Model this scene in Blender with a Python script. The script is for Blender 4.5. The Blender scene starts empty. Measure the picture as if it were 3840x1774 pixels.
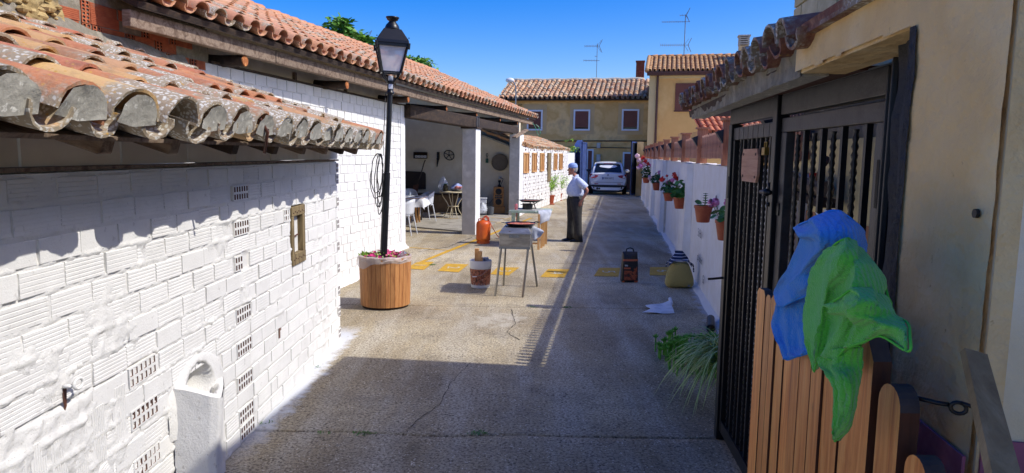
import bpy, math, random
import numpy as np
from mathutils import Matrix, Vector, noise
R = math.radians
S = bpy.context.scene
COL = S.collection
# ---------------------------------------------------------------- camera
pitch = math.atan((887 - 579.5) / 2600.0); roll = 0.014
fw = Vector((0, math.cos(pitch), -math.sin(pitch))); r0 = Vector((1, 0, 0)); u0 = r0.cross(fw)
rt = r0 * math.cos(roll) + u0 * math.sin(roll); up = -r0 * math.sin(roll) + u0 * math.cos(roll)
cd = bpy.data.cameras.new('camera'); cam = bpy.data.objects.new('camera', cd); COL.objects.link(cam)
cam.matrix_world = Matrix(((rt.x, up.x, -fw.x, 0), (rt.y, up.y, -fw.y, 0), (rt.z, up.z, -fw.z, 1.88), (0, 0, 0, 1)))
cd.sensor_width = 36; cd.lens = 2600 / 3840 * 36; cd.clip_start = 0.05; cd.clip_end = 3000
S.camera = cam
# ---------------------------------------------------------------- light
w = bpy.data.worlds.new("World"); S.world = w; w.use_nodes = True
nt = w.node_tree; bg = nt.nodes['Background']; sk = nt.nodes.new('ShaderNodeTexSky')
sk.sky_type = 'NISHITA'; sk.sun_disc = False; sk.sun_elevation = R(46); sk.sun_rotation = R(101.5)
sk.altitude = 800; sk.air_density = 1.0; sk.dust_density = 3.2; sk.ozone_density = 3.0
hs = nt.nodes.new('ShaderNodeHueSaturation'); hs.inputs['Saturation'].default_value = 1.62; hs.inputs['Hue'].default_value = .520; nt.links.new(sk.outputs[0], hs.inputs['Color'])
nt.links.new(hs.outputs[0], bg.inputs[0]); bg.inputs[1].default_value = 0.125
sl = bpy.data.lights.new('sun', 'SUN'); sl.energy = 2.45; sl.angle = R(0.53); sl.color = (1, .965, .91)
so = bpy.data.objects.new('sun', sl); COL.objects.link(so); so.rotation_euler = Vector((math.cos(R(46)) * math.cos(R(11.5)), -math.cos(R(46)) * math.sin(R(11.5)), math.sin(R(46)))).to_track_quat('Z', 'Y').to_euler()
S.view_settings.view_transform = 'Standard'; S.view_settings.look = 'None'
S.view_settings.exposure = 0.82; S.view_settings.gamma = 1; S.view_settings.use_curve_mapping = False
S.cycles.max_bounces = 8; S.cycles.diffuse_bounces = 5
rnd = random.Random(7)
# ---------------------------------------------------------------- object helpers
WM = {}
I4 = Matrix.Identity(4)
def put(o, parent=None, M=I4):
    COL.objects.link(o)
    if parent is not None:
        o.parent = parent; o.matrix_parent_inverse = WM[parent.name].inverted()
    o.matrix_basis = M; WM[o.name] = M.copy()
    return o
def thing(name, label, cat, loc=(0, 0, 0), group=None, kind=None):
    o = bpy.data.objects.new(name, None); o.empty_display_size = .2
    put(o, None, Matrix.Translation(loc)); o['label'] = label; o['category'] = cat
    if group: o['group'] = group
    return o
def tag(o, label=None, cat=None, group=None, kind=None):
    if label: o['label'] = label
    if cat: o['category'] = cat
    if group: o['group'] = group
    if kind: o['kind'] = kind
    return o
def inst(name, mesh, parent, M):
    return put(bpy.data.objects.new(name, mesh), parent, M)
def kids(o): return [c for c in o.children]
def copy_thing(root, T, label=None):
    r_ = root.copy(); put(r_, None, T @ WM[root.name])
    if label: r_['label'] = label
    for c in kids(root):
        c2 = c.copy(); COL.objects.link(c2); c2.parent = r_; WM[c2.name] = WM[c.name]
        for g in kids(c):
            g2 = g.copy(); COL.objects.link(g2); g2.parent = c2
    return r_
class MB:
    def __init__(s): s.v = []; s.f = []; s.m = []; s.cur = 0; s.tl = None
    def add(s, V, F):
        n = len(s.v); s.v += [tuple(p) for p in V]; s.f += [tuple(i + n for i in f) for f in F]; s.m += [s.cur] * len(F); return s
    def mat(s, i): s.cur = i; return s
    def box(s, c, d, M=None):
        x, y, z = d[0] / 2, d[1] / 2, d[2] / 2
        V = [Vector((a * x, b * y, e * z)) for e in (-1, 1) for b in (-1, 1) for a in (-1, 1)]
        if M is not None: V = [M @ v for v in V]
        V = [v + Vector(c) for v in V]
        return s.add(V, [(0, 2, 3, 1), (4, 5, 7, 6), (0, 1, 5, 4), (2, 6, 7, 3), (0, 4, 6, 2), (1, 3, 7, 5)])
    def b2(s, lo, hi):
        return s.box([(a + b) / 2 for a, b in zip(lo, hi)], [b - a for a, b in zip(lo, hi)])
    def beam(s, p, q, w, h, upv=(0, 0, 1), w2=None, h2=None):
        p = Vector(p); q = Vector(q); d = (q - p).normalized(); sd = d.cross(Vector(upv))
        if sd.length < 1e-4: sd = d.cross(Vector((0, 1, 0)))
        sd.normalize(); u = sd.cross(d); V = []
        for o, ww, hh in ((p, w, h), (q, w2 or w, h2 or h)):
            V += [o + sd * (a * ww / 2) + u * (b * hh / 2) for a, b in ((-1, -1), (1, -1), (1, 1), (-1, 1))]
        return s.add(V, [(0, 1, 2, 3), (7, 6, 5, 4), (0, 4, 5, 1), (1, 5, 6, 2), (2, 6, 7, 3), (3, 7, 4, 0)])
    def tube(s, P, r, n=8, r2=None, cap=True, ell=None, ref=None):
        P = [Vector(p) for p in P]; k = len(P); V = []; prev = None
        for i, p in enumerate(P):
            d = (P[min(i + 1, k - 1)] - P[max(i - 1, 0)]).normalized()
            if ref is not None: a = d.cross(Vector(ref)).cross(d)
            elif prev is None: a = d.orthogonal()
            else: a = prev - d * prev.dot(d)
            if a.length < 1e-5: a = d.orthogonal()
            a.normalize(); prev = a; b = d.cross(a)
            rr = r[i] if isinstance(r, (list, tuple)) else (r if r2 is None else r + (r2 - r) * i / max(1, k - 1))
            ra, rb = rr if isinstance(rr, (list, tuple)) else (rr, rr)
            V += [p + a * (math.cos(2 * math.pi * j / n) * ra) + b * (math.sin(2 * math.pi * j / n) * rb) for j in range(n)]
        F = [(i * n + j, i * n + (j + 1) % n, (i + 1) * n + (j + 1) % n, (i + 1) * n + j) for i in range(k - 1) for j in range(n)]
        if cap: F += [tuple(reversed(range(n))), tuple((k - 1) * n + j for j in range(n))]
        return s.add(V, F)
    def lathe(s, c, prof, n=20, M=None, sx=1, sy=1):
        V = []; k = len(prof)
        for r_, z in prof:
            for j in range(n):
                v = Vector((r_ * sx * math.cos(2 * math.pi * j / n), r_ * sy * math.sin(2 * math.pi * j / n), z))
                if M is not None: v = M @ v
                V.append(v + Vector(c))
        F = [(i * n + j, i * n + (j + 1) % n, (i + 1) * n + (j + 1) % n, (i + 1) * n + j) for i in range(k - 1) for j in range(n)]
        F += [tuple(reversed(range(n))), tuple((k - 1) * n + j for j in range(n))]
        return s.add(V, F)
    def poly(s, pts, t, M=None):
        # pts: 2D outline (x,z) extruded along y by t (from 0 to t), transformed by M
        n = len(pts); V = [Vector((x, 0, z)) for x, z in pts] + [Vector((x, t, z)) for x, z in pts]
        if M is not None: V = [M @ v for v in V]
        F = [tuple(range(n)), tuple(reversed(range(n, 2 * n)))] + [((i + 1) % n, i, i + n, (i + 1) % n + n) for i in range(n)]
        return s.add(V, F)
    def sph(s, c, r, n=10, k=6, sc=(1, 1, 1)):
        pr = [(max(1e-4, math.sin(math.pi * i / k)) * r, -math.cos(math.pi * i / k) * r) for i in range(k + 1)]
        return s.lathe(c, pr, n, Matrix.Diagonal((sc[0], sc[1], sc[2], 1)))
    def mesh(s, name, mats, smooth=False):
        m = bpy.data.meshes.new(name); m.from_pydata(s.v, [], s.f)
        for a in (mats if isinstance(mats, (list, tuple)) else [mats]): m.materials.append(a)
        if len(m.materials) > 1: m.polygons.foreach_set('material_index', s.m)
        if smooth: m.polygons.foreach_set('use_smooth', [True] * len(m.polygons))
        m.update(); return m
    def build(s, name, mats, parent=None, M=I4, smooth=False, bevel=0, sub=0, auto=0):
        m = s.mesh(name, mats, smooth); o = put(bpy.data.objects.new(name, m), parent, M)
        if bevel:
            b = o.modifiers.new('b', 'BEVEL'); b.width = bevel; b.segments = 2; b.limit_method = 'ANGLE'; b.angle_limit = R(40)
        if sub:
            b = o.modifiers.new('s', 'SUBSURF'); b.levels = sub; b.render_levels = sub
        if auto:
            m.polygons.foreach_set('use_smooth', [True] * len(m.polygons)); m.set_sharp_from_angle(angle=R(auto))
        return o
def frame(p, q, z=0.0):
    d = Vector((q[0] - p[0], q[1] - p[1], 0)).normalized(); n = Vector((-d.y, d.x, 0))
    return Matrix(((d.x, n.x, 0, p[0]), (d.y, n.y, 0, p[1]), (0, 0, 1, z), (0, 0, 0, 1)))
def T(x, y, z): return Matrix.Translation((x, y, z))
def RZ(a): return Matrix.Rotation(a, 4, 'Z')
def RX(a): return Matrix.Rotation(a, 4, 'X')
def RY(a): return Matrix.Rotation(a, 4, 'Y')
def SC(x, y, z): return Matrix.Diagonal((x, y, z, 1))
def fbm(x, y, seed=0, o=4):
    # vectorised value noise in numpy, about -1..1
    out = np.zeros_like(x, dtype=float); a = 1.0; tot = 0
    for k in range(o):
        xs = x * 2 ** k + 31.7 * seed; ys = y * 2 ** k + 17.3 * seed
        xi = np.floor(xs).astype(np.int64); yi = np.floor(ys).astype(np.int64); fx = xs - xi; fy = ys - yi
        fx = fx * fx * (3 - 2 * fx); fy = fy * fy * (3 - 2 * fy)
        def h(i, j):
            n = (i * 374761393 + j * 668265263 + (seed + k) * 974711) & 0x7fffffff
            n = ((n ^ (n >> 13)) * 1274126177) & 0x7fffffff
            return ((n ^ (n >> 16)) & 0xffff) / 32767.5 - 1
        out += a * ((h(xi, yi) * (1 - fx) + h(xi + 1, yi) * fx) * (1 - fy) + (h(xi, yi + 1) * (1 - fx) + h(xi + 1, yi + 1) * fx) * fy)
        tot += a; a *= .5
    return out / tot
def grid_obj(name, X, Y, Z, mat, parent=None, M=I4, smooth=True, kind=None, keep=None):
    n, m = X.shape
    V = np.stack([X, Y, Z], -1).reshape(-1, 3)
    i, j = np.meshgrid(np.arange(n - 1), np.arange(m - 1), indexing='ij'); a = (i * m + j).ravel()
    F = np.stack([a, a + m, a + m + 1, a + 1], -1)
    if keep is not None: F = F[(keep[:-1, :-1] & keep[1:, 1:]).ravel()]
    me = bpy.data.meshes.new(name); me.from_pydata(V.tolist(), [], F.tolist()); me.materials.append(mat)
    if smooth: me.polygons.foreach_set('use_smooth', [True] * len(me.polygons))
    o = put(bpy.data.objects.new(name, me), parent, M)
    if kind: o['kind'] = kind
    return o
def text(name, s, mat, M, size, parent=None, ext=.0005, align='CENTER', shear=0, sx=1):
    c = bpy.data.curves.new('t', 'FONT'); c.body = s; c.size = size; c.extrude = ext; c.align_x = align; c.align_y = 'CENTER'; c.shear = shear
    c.resolution_u = 3
    t = bpy.data.objects.new('t', c); COL.objects.link(t); bpy.context.view_layer.update()
    m = bpy.data.meshes.new_from_object(t); bpy.data.objects.remove(t); m.materials.clear(); m.materials.append(mat)
    return put(bpy.data.objects.new(name, m), parent, M @ SC(sx, 1, 1))
# ---------------------------------------------------------------- material helper
def lin(c):
    if isinstance(c, str):
        c = [int(c[i:i + 2], 16) / 255 for i in (0, 2, 4)]
        c = [x / 12.92 if x <= .04045 else ((x + .055) / 1.055) ** 2.4 for x in c]
    return tuple(c)[:3] + (1,)
class NT:
    def __init__(s, name):
        s.mat = bpy.data.materials.new(name); s.mat.use_nodes = True; s.t = s.mat.node_tree; s.b = s.t.nodes['Principled BSDF']
    def n(s, k, **kw):
        x = s.t.nodes.new(k)
        for a, v in kw.items(): setattr(x, a, v)
        return x
    def l(s, a, b): s.t.links.new(a, b)
    def coord(s, kind='obj', scale=(1, 1, 1), rand=True):
        mp = s.n('ShaderNodeMapping'); mp.inputs['Scale'].default_value = scale
        if kind == 'world': g = s.n('ShaderNodeNewGeometry'); s.l(g.outputs['Position'], mp.inputs[0])
        else:
            g = s.n('ShaderNodeTexCoord'); s.l(g.outputs['Object'], mp.inputs[0])
            if rand:
                oi = s.n('ShaderNodeObjectInfo'); mu = s.n('ShaderNodeVectorMath', operation='SCALE'); cb = s.n('ShaderNodeCombineXYZ')
                for i in range(3): s.l(oi.outputs['Random'], cb.inputs[i])
                s.l(cb.outputs[0], mu.inputs[0]); mu.inputs[3].default_value = 53.0; s.l(mu.outputs[0], mp.inputs['Location'])
        return mp.outputs[0]
    def noise(s, v, sc, det=4, rough=.55, dist=0):
        x = s.n('ShaderNodeTexNoise'); x.inputs['Scale'].default_value = sc; x.inputs['Detail'].default_value = det
        x.inputs['Roughness'].default_value = rough; x.inputs['Distortion'].default_value = dist; s.l(v, x.inputs['Vector']); return x.outputs[0]
    def voro(s, v, sc, feat='F1', out=0):
        x = s.n('ShaderNodeTexVoronoi', feature=feat); x.inputs['Scale'].default_value = sc; s.l(v, x.inputs['Vector']); return x.outputs[out]
    def ramp(s, f, stops, interp='LINEAR'):
        x = s.n('ShaderNodeValToRGB'); e = x.color_ramp.elements; x.color_ramp.interpolation = interp
        while len(e) < len(stops): e.new(.5)
        for i, (p, c) in enumerate(stops): e[i].position = p; e[i].color = lin(c) if not isinstance(c, (int, float)) else (c, c, c, 1)
        s.l(f, x.inputs[0]); return x.outputs[0]
    def mix(s, f, a, b, mode='MIX'):
        x = s.n('ShaderNodeMix', data_type='RGBA', blend_type=mode)
        for v, i in ((f, 0), (a, 6), (b, 7)):
            if isinstance(v, (int, float)): x.inputs[i].default_value = v
            elif isinstance(v, (tuple, str)): x.inputs[i].default_value = lin(v)
            else: s.l(v, x.inputs[i])
        return x.outputs[2]
    def math(s, op, a, b=0.0, clamp=False):
        x = s.n('ShaderNodeMath', operation=op); x.use_clamp = clamp
        for v, i in ((a, 0), (b, 1)):
            if isinstance(v, (int, float)): x.inputs[i].default_value = v
            else: s.l(v, x.inputs[i])
        return x.outputs[0]
    def mad(s, a, b, c):
        o = s.math('MULTIPLY_ADD', a, b); o.node.inputs[2].default_value = c; return o
    def base(s, c): s.l(c, s.b.inputs['Base Color'])
    def bump(s, h, st, d=.01):
        x = s.n('ShaderNodeBump'); x.inputs['Strength'].default_value = st; x.inputs['Distance'].default_value = d
        s.l(h, x.inputs['Height']); s.l(x.outputs[0], s.b.inputs['Normal'])
def pm(name, cols, rough=.7, metal=0, sc=6, stretch=(1, 1, 1), kind='obj', rand=.12, bump=0, bsc=60, bd=.004, det=4, spots=None, lo=.3, hi=.7, coat=0, dist=0):
    """procedural material: noise ramp over cols, per-object brightness, speckles, bump"""
    s = NT(name); s.b.inputs['Roughness'].default_value = rough; s.b.inputs['Metallic'].default_value = metal
    if coat: s.b.inputs['Coat Weight'].default_value = coat
    cols = [cols] if isinstance(cols, str) else cols
    v = s.coord(kind, stretch)
    k = len(cols)
    if k == 1: cols = [cols[0]] * 2; k = 2
    c = s.ramp(s.noise(v, sc, det, dist=dist), [(lo + (hi - lo) * i / (k - 1), cols[i]) for i in range(k)])
    if spots:
        for sc2, thr, col in spots:
            f = s.ramp(s.noise(v, sc2, 3, .6), [(thr, 0.0), (thr + .04, 1.0)]); c = s.mix(f, c, col)
    if rand and kind == 'obj':
        oi = s.n('ShaderNodeObjectInfo'); hv = s.n('ShaderNodeHueSaturation')
        s.l(s.mad(oi.outputs['Random'], 2 * rand, 1 - rand), hv.inputs['Value'])
        s.l(c, hv.inputs['Color']); c = hv.outputs[0]
    s.base(c)
    if bump: s.bump(s.noise(v, bsc, 4, .6), bump, bd)
    return s.mat
def emis(name, col, st):
    s = NT(name); s.b.inputs['Base Color'].default_value = lin(col); s.b.inputs['Emission Color'].default_value = lin(col); s.b.inputs['Emission Strength'].default_value = st; return s.mat
def glassm(name, col, rough=.05, alpha=.3):
    s = NT(name); s.b.inputs['Base Color'].default_value = lin(col); s.b.inputs['Roughness'].default_value = rough
    s.b.inputs['Alpha'].default_value = alpha; return s.mat
# ================================================================ materials
def tile_mat(name, cols, lichen=.5, attr=False):
    s = NT(name); s.b.inputs['Roughness'].default_value = .9
    v = s.coord('obj', (1, 1, 1)) if not attr else s.coord('obj', (1, 1, 1), rand=False)
    if attr: a = s.n('ShaderNodeAttribute'); a.attribute_name = 'rnd'; rn = a.outputs['Fac']
    else: rn = s.n('ShaderNodeObjectInfo').outputs['Random']
    t = s.n('ShaderNodeAttribute'); t.attribute_name = 'tl'
    k = len(cols); c = s.ramp(rn, [(i / (k - 1) if k > 1 else 0, cols[i]) for i in range(k)])
    n1 = s.noise(v, 9, 5, .65)
    c = s.mix(s.ramp(n1, [(.48, 0.0), (.72, .55)]), c, '6b5a48')
    c = s.mix(s.ramp(s.noise(v, 30, 4, .7), [(.45, 0.0), (.75, .5)]), c, 'c79a73', 'MIX')
    # lichen: more on the lower (exposed) end of a tile, varies per tile
    am = s.math('SUBTRACT', s.math('ADD', s.math('MULTIPLY', s.math('FRACT', s.math('MULTIPLY', rn, 7.31)), .34), s.noise(v, 4, 3)), s.math('MULTIPLY', t.outputs['Fac'], .35))
    am = s.math('ADD', am, lichen - .5)
    g = s.ramp(s.math('ADD', am, s.math('MULTIPLY', s.noise(v, 45, 3, .7), .35)), [(.66, 0.0), (.78, .9)])
    c = s.mix(g, c, '958a74')
    dv = s.n('ShaderNodeVectorMath', operation='ADD'); s.l(v, dv.inputs[0]); nz = s.n('ShaderNodeTexNoise'); nz.inputs['Scale'].default_value = 25; s.l(v, nz.inputs['Vector']); sc_ = s.n('ShaderNodeVectorMath', operation='SCALE'); s.l(nz.outputs[1], sc_.inputs[0]); sc_.inputs[3].default_value = .035; s.l(sc_.outputs[0], dv.inputs[1])
    vo = s.voro(dv.outputs[0], 62)
    sp = s.math('MULTIPLY', s.ramp(vo, [(.30, .9), (.48, 0.0)]), s.ramp(am, [(.50, 0.0), (.64, 1.0)]))
    c = s.mix(sp, c, 'cfccc0')
    vo2 = s.voro(v, 38)
    sp = s.math('MULTIPLY', s.ramp(vo2, [(.16, 1.0), (.24, 0.0)]), s.ramp(s.noise(v, 5, 2), [(.52, 0.0), (.6, .9)]))
    c = s.mix(sp, c, 'b98f42')
    s.base(c); s.bump(s.noise(v, 60, 5, .7), .7, .006)
    return s.mat
OLD = ['a86848', 'b97a50', 'ab6e50', 'c09864', '98694e', 'b98460', 'ab5f44', 'b8966c']
M_tile_old = tile_mat('old tile', OLD, .44)
NEW = ['c48a66', 'cf9a74', 'bd8468', 'd6a684', 'b97e60']
M_tile_lich = tile_mat('lichened tile', OLD + ['c2a070', 'cba468'], .52)
M_tile_barn = tile_mat('barn tile', NEW, .30)
M_tile_barn_s = tile_mat('barn tile joined', NEW, .30, True)
FARC = ['b98a66', 'c9a27c', 'a5714f', 'd0b493', 'b37a58', '9c8468']
M_tile_far = tile_mat('pale roof tile', FARC, .38)
M_tile_far_s = tile_mat('pale roof tile joined', FARC, .38, True)
YEL = ['b98a5c', 'c39a68', 'ad7a50', 'c2a070']
M_tile_yel = tile_mat('ochre roof tile', YEL, .2)
M_tile_yel_s = tile_mat('ochre roof tile joined', YEL, .2, True)
REDT = ['b5603f', 'c26f4b', 'a9563a']
M_tile_red = tile_mat('red roof tile', REDT, .1)
M_tile_dark = tile_mat('brown roof tile', ['75483a', '855646', '643f32'], .34)
M_cement = pm('cement', ['b9b5a6', 'a5a194', 'c8c4b4'], .95, sc=14, bump=.6, bsc=50, bd=.006, spots=[(30, .62, 'd8d5c8')])

def white_mat(name, base='e9e7e1', dirt=.5, kind='obj', bs=.5, spots=True):
    s = NT(name); s.b.inputs['Roughness'].default_value = .85; v = s.coord(kind)
    c = s.ramp(s.noise(v, 5, 5, .6), [(.3, base), (.75, 'd8d6d0')])
    if spots:
        f = s.ramp(s.noise(v, 28, 5, .75), [(.60, 0.0), (.70, dirt)]); c = s.mix(f, c, 'a9a49c')
        f = s.ramp(s.noise(v, 60, 4, .7), [(.68, 0.0), (.73, dirt)]); c = s.mix(f, c, '7a6a5c')
    s.base(c); s.bump(s.noise(v, 90, 5, .7), bs, .004)
    return s.mat
M_wbrick = white_mat('whitewashed brick', 'e6e4de', .55)
M_wmortar = white_mat('whitewashed mortar', 'e0ded8', .9, bs=1.0)
M_wplain = white_mat('white painted wall', 'e4e5e6', .12, bs=.25)
M_wpor = white_mat('white pillar', 'e8e9ea', .3)
M_bhole = pm('brick cavity', ['8a6e60', '6a4c40'], .95, sc=20)
M_redbrick = pm('red hollow brick', ['b0603a', '9c4f30', 'bd7148'], .9, sc=8, rand=.15, bump=.5, bsc=80, bd=.003)
M_redhole = pm('red brick cavity', ['5a2c1c', '3c1c12'], .95, sc=20)
M_mortar = pm('grey mortar', ['8b8375', '77705f', '9a9180'], .95, sc=9, bump=.9, bsc=40, bd=.01)
M_adobe = pm('adobe', ['a08a5c', '8a7449', 'b59c68', '6f6048'], .98, sc=4, bump=1, bsc=14, bd=.03)
M_beige = pm('beige render', ['eee2c6', 'e6d9bb', 'f2e8ce'], .9, sc=3, kind='world', bump=.2, bsc=80, bd=.003)
M_greyren_shade = pm('grey render and pillar shade', ['c2beb4', 'b4b0a6', 'cecac0'], .9, sc=4, kind='world', bump=.4, bsc=40, bd=.005)
M_stucco = pm('ochre stucco', ['ecca8c', 'e2be80', 'f2d8a0'], .92, sc=2.2, kind='world', bump=1, bsc=16, bd=.016, det=7, spots=[(34, .70, 'd0ac72')], lo=.3, hi=.7)
M_stucco_lit = pm('skylit ochre stucco', ['f2e2b8', 'e8d6a8', 'f6eac8'], .92, sc=2, kind='world', bump=.5, bsc=40, bd=.008)  # the ochre stucco lightened: stronger sky light put into the colour
M_pink = pm('maroon painted skirting', ['a8687a', '985a6a', 'b47886'], .85, sc=6, kind='world', bump=.3, bsc=60)
M_terra = pm('terracotta paint', ['c08a66', 'b07a58'], .85, sc=4, kind='world', bump=.3)
M_block = pm('cream block', ['c4b88f', 'b8ab82', 'cfc49d'], .92, sc=5, rand=.06, bump=.6, bsc=50, bd=.006)
M_tan = pm('tan render', ['d8ac6c', 'cca060', 'e2ba7c', 'b8966a'], .92, sc=.9, kind='world', bump=.3, bsc=20, bd=.01, det=6, lo=.35, hi=.68)
M_tanpatch = pm('greyish render patch', ['ccaa78', 'c4a272'], .92, sc=2, kind='world')
M_yel = pm('yellow render', ['dcae6a', 'd4a562', 'e2b774'], .9, sc=1, kind='world')
M_cream = pm('cream render', ['cdb27c', 'd4bb88'], .9, sc=1, kind='world')
def wood_mat(name, cols, sx=(1, 1, 1), rough=.75, sc=5, bump=.4, rand=.15, kn=True):
    s = NT(name); s.b.inputs['Roughness'].default_value = rough
    v = s.coord('obj', sx); n = s.noise(v, sc, 6, .65, 1.2); k = len(cols)
    c = s.ramp(n, [(.25 + .5 * i / (k - 1), cols[i]) for i in range(k)])
    c = s.mix(s.ramp(s.noise(v, sc * 6, 4, .7), [(.5, 0.0), (.8, .5)]), c, cols[0])
    if kn:
        c = s.mix(s.ramp(s.voro(s.coord('obj', tuple(max(.18 * q, .9) * 1.0 for q in sx)), 4.5), [(.03, .75), (.085, 0.0)]), c, '3a2414')
    oi = s.n('ShaderNodeObjectInfo'); hv = s.n('ShaderNodeHueSaturation')
    s.l(s.mad(oi.outputs['Random'], 2 * rand, 1 - rand), hv.inputs['Value'])
    s.l(c, hv.inputs['Color']); s.base(hv.outputs[0]); s.bump(n, bump, .004); return s.mat
M_oldwood = wood_mat('weathered timber', ['241b15', '6a5645', '8f7c69', '4a3a2c'], (6, 1, 6), .9, 2.2, .9)
M_darkwood = wood_mat('dark timber', ['1d1611', '3a2c22', '57442f'], (6, 1, 6), .9, 2, .9)
M_logend = pm('sawn log end', ['b4703a', '8a4c22', 'c98a52'], .9, sc=20, bump=.6)
M_winwood = wood_mat('weathered window wood', ['3b2f20', '7a6847', '9b8863'], (6, 6, 1), .9, 3, .7)
M_larch = wood_mat('varnished slat', ['6e3a1c', 'a5623a', 'bd7c4e'], (14, 14, .9), .45, 2.2, .25, .14)
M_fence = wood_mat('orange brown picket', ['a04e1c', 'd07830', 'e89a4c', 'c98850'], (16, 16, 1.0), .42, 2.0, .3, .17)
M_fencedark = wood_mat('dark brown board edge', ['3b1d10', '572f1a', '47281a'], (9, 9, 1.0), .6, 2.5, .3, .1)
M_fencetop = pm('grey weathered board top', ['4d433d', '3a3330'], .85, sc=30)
M_planter = wood_mat('planter slat', ['7a4a26', 'a9713f', 'bd864f', '96663c'], (10, 10, .9), .6, 2.6, .3, .16)
M_railpost = wood_mat('fence timber', ['8a5238', 'a86d50', 'b8805f'], (8, 8, 1.2), .7, 2.4, .2, .1)
M_slat = wood_mat('fence slat', ['90614c', 'a97a62', 'b58a72'], (8, 8, 1.2), .7, 2.4, .2, .12)
M_pine = wood_mat('raw pine', ['a87440', 'c4945c', 'd3a972'], (8, 8, 1), .7, 2.5, .2)
M_black = pm('black metal paint', ['0b0b0c', '131314'], .38, .1, sc=20, bump=.15, bsc=120, rand=.1)
M_blackgrey = pm('dark grey metal paint', ['161617', '202022', '101011'], .42, .2, sc=12, bump=.25, bsc=80)
M_greygate = pm('worn grey black paint', ['2c2b2b', '3c3a39', '1c1c1c'], .45, .2, sc=7, bump=.35, bsc=60)
M_blackrough = pm('black painted plaster', ['070707', '0e0e0d', '151513'], .75, sc=14, bump=1, bsc=40, bd=.012)
M_rebar = pm('twisted bar', ['131315', '232326'], .35, .3, sc=40)
M_steel = pm('brushed steel', ['a4a29c', '8e8b85', 'b4b1aa'], .38, .75, sc=4, stretch=(1, 1, 5), bump=.15, bsc=30, spots=[(9, .66, '6f5e4a')])
M_steelleg = pm('steel leg', ['9a9890', '85827a'], .3, .85, sc=4)
M_orange = pm('orange enamel', ['cf5a16', 'c24f12', 'd96a22'], .42, sc=4, bump=.1, spots=[(22, .70, '7d3f1c')])
M_orange2 = pm('orange rubber', ['b4441c'], .6)
M_pandark = pm('enamelled pan', ['16161a', '24242a'], .3, .4, sc=10)
M_stew = pm('tomato stew', ['a8421c', 'c85f2a', 'd98a4c', 'c77243'], .35, sc=30, rand=0, bump=1, bsc=60, bd=.01)
M_food = pm('grilled food', ['3a2114', '8a4f2a', 'b98a5c'], .5, sc=30, bump=1)
M_pot = pm('terracotta plastic', ['a34a2a', '95401f', 'ad5a38'], .5, sc=4, rand=.08)
M_soil = pm('potting soil', ['2a1d14', '3b2a1e'], .95, sc=30, bump=1)
M_leaf = pm('geranium leaf', ['2f5a20', '44762c', '5c8f38'], .55, sc=9, kind='world')
M_leafd = pm('dark leaf', ['1f4217', '2f5a22', '426f2c'], .55, sc=9, kind='world')
M_leafl = pm('light green leaf', ['6f9a2a', '8fb53a', '5c8a24'], .55, sc=9, kind='world')
M_tree = pm('tree leaf', ['3a6a1c', '56862a', '76a03c'], .55, sc=3, kind='world')
M_succ = pm('succulent leaf', ['4a9028', '68aa38', '3a7c24'], .5, sc=9, kind='world')
M_spiderg = pm('ribbon leaf edge', ['6f9a2c', '8cb044'], .5, sc=9, kind='world')
M_spiderw = pm('ribbon leaf stripe', ['dfe2a4', 'cdd694'], .5, sc=9, kind='world')
M_red = pm('red petal', ['c01810', 'd92a1c'], .6, sc=20)
M_pink1 = pm('pink petal', ['d66aa8', 'e392c2', 'c94f95'], .6, sc=20)
M_pinkw = pm('pale pink petal', ['e0b4c0', 'edd0d4'], .6, sc=20)
M_mag = pm('magenta petal', ['c01f68', 'd2387c', 'a8185a', 'e080ae'], .6, sc=30, kind='world')
M_stem = pm('stem', ['5c7a34', '6b6a3a'], .7, sc=5)
M_bark = pm('bark', ['4a3b2d', '5f4e3b'], .95, sc=12, bump=.8)
M_whitepl = pm('white plastic', ['d9dbdc', 'cfd2d4'], .4, sc=6, rand=.04)
M_bucket = pm('white pail', ['c8cacc', 'b9bbbd'], .45, sc=8, bump=.05, spots=[(18, .68, '8f8b85')])
M_cable = pm('black cable', ['0e0e0f'], .5)
M_blue = pm('navy blue paint', ['2c4680', '24396a', '3a5694'], .7, sc=2, kind='world', bump=.3)
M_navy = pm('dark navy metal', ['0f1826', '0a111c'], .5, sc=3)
M_shutter = pm('brown roller shutter', ['74402f', '6a3828'], .6, sc=3, rand=.05)
M_wframe = pm('white window frame', ['d5d7da'], .5, sc=3, rand=.02)
M_dkglass = pm('dark glass', ['0e1214', '171c1e'], .08, sc=3, rand=0)
M_brown = pm('brown metal', ['5c3626', '4d2c1f'], .5, sc=3)
M_galv = pm('galvanised metal', ['8f9294', '7d8082'], .4, .7, sc=6)
M_chim = pm('chimney brick', ['7d4332', '6a3628', '8f5340'], .9, sc=9, bump=.8, bsc=30)
M_yroad = pm('yellow road paint', ['c79a1e', 'b98c18', 'd0a62c'], .8, sc=9, kind='world', bump=.5, bsc=90, bd=.003, spots=[(40, .60, '8a7440'), (14, .68, '9a8a58')])
M_wroad = pm('white road paint', ['c4c0ae', 'b8b49c'], .8, sc=9, kind='world', spots=[(26, .55, 'b89a3c')])
M_joint = pm('dirt in joint', ['2a251e', '3a3328'], 1, sc=30, kind='world')
M_slat_side = M_larch

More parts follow.
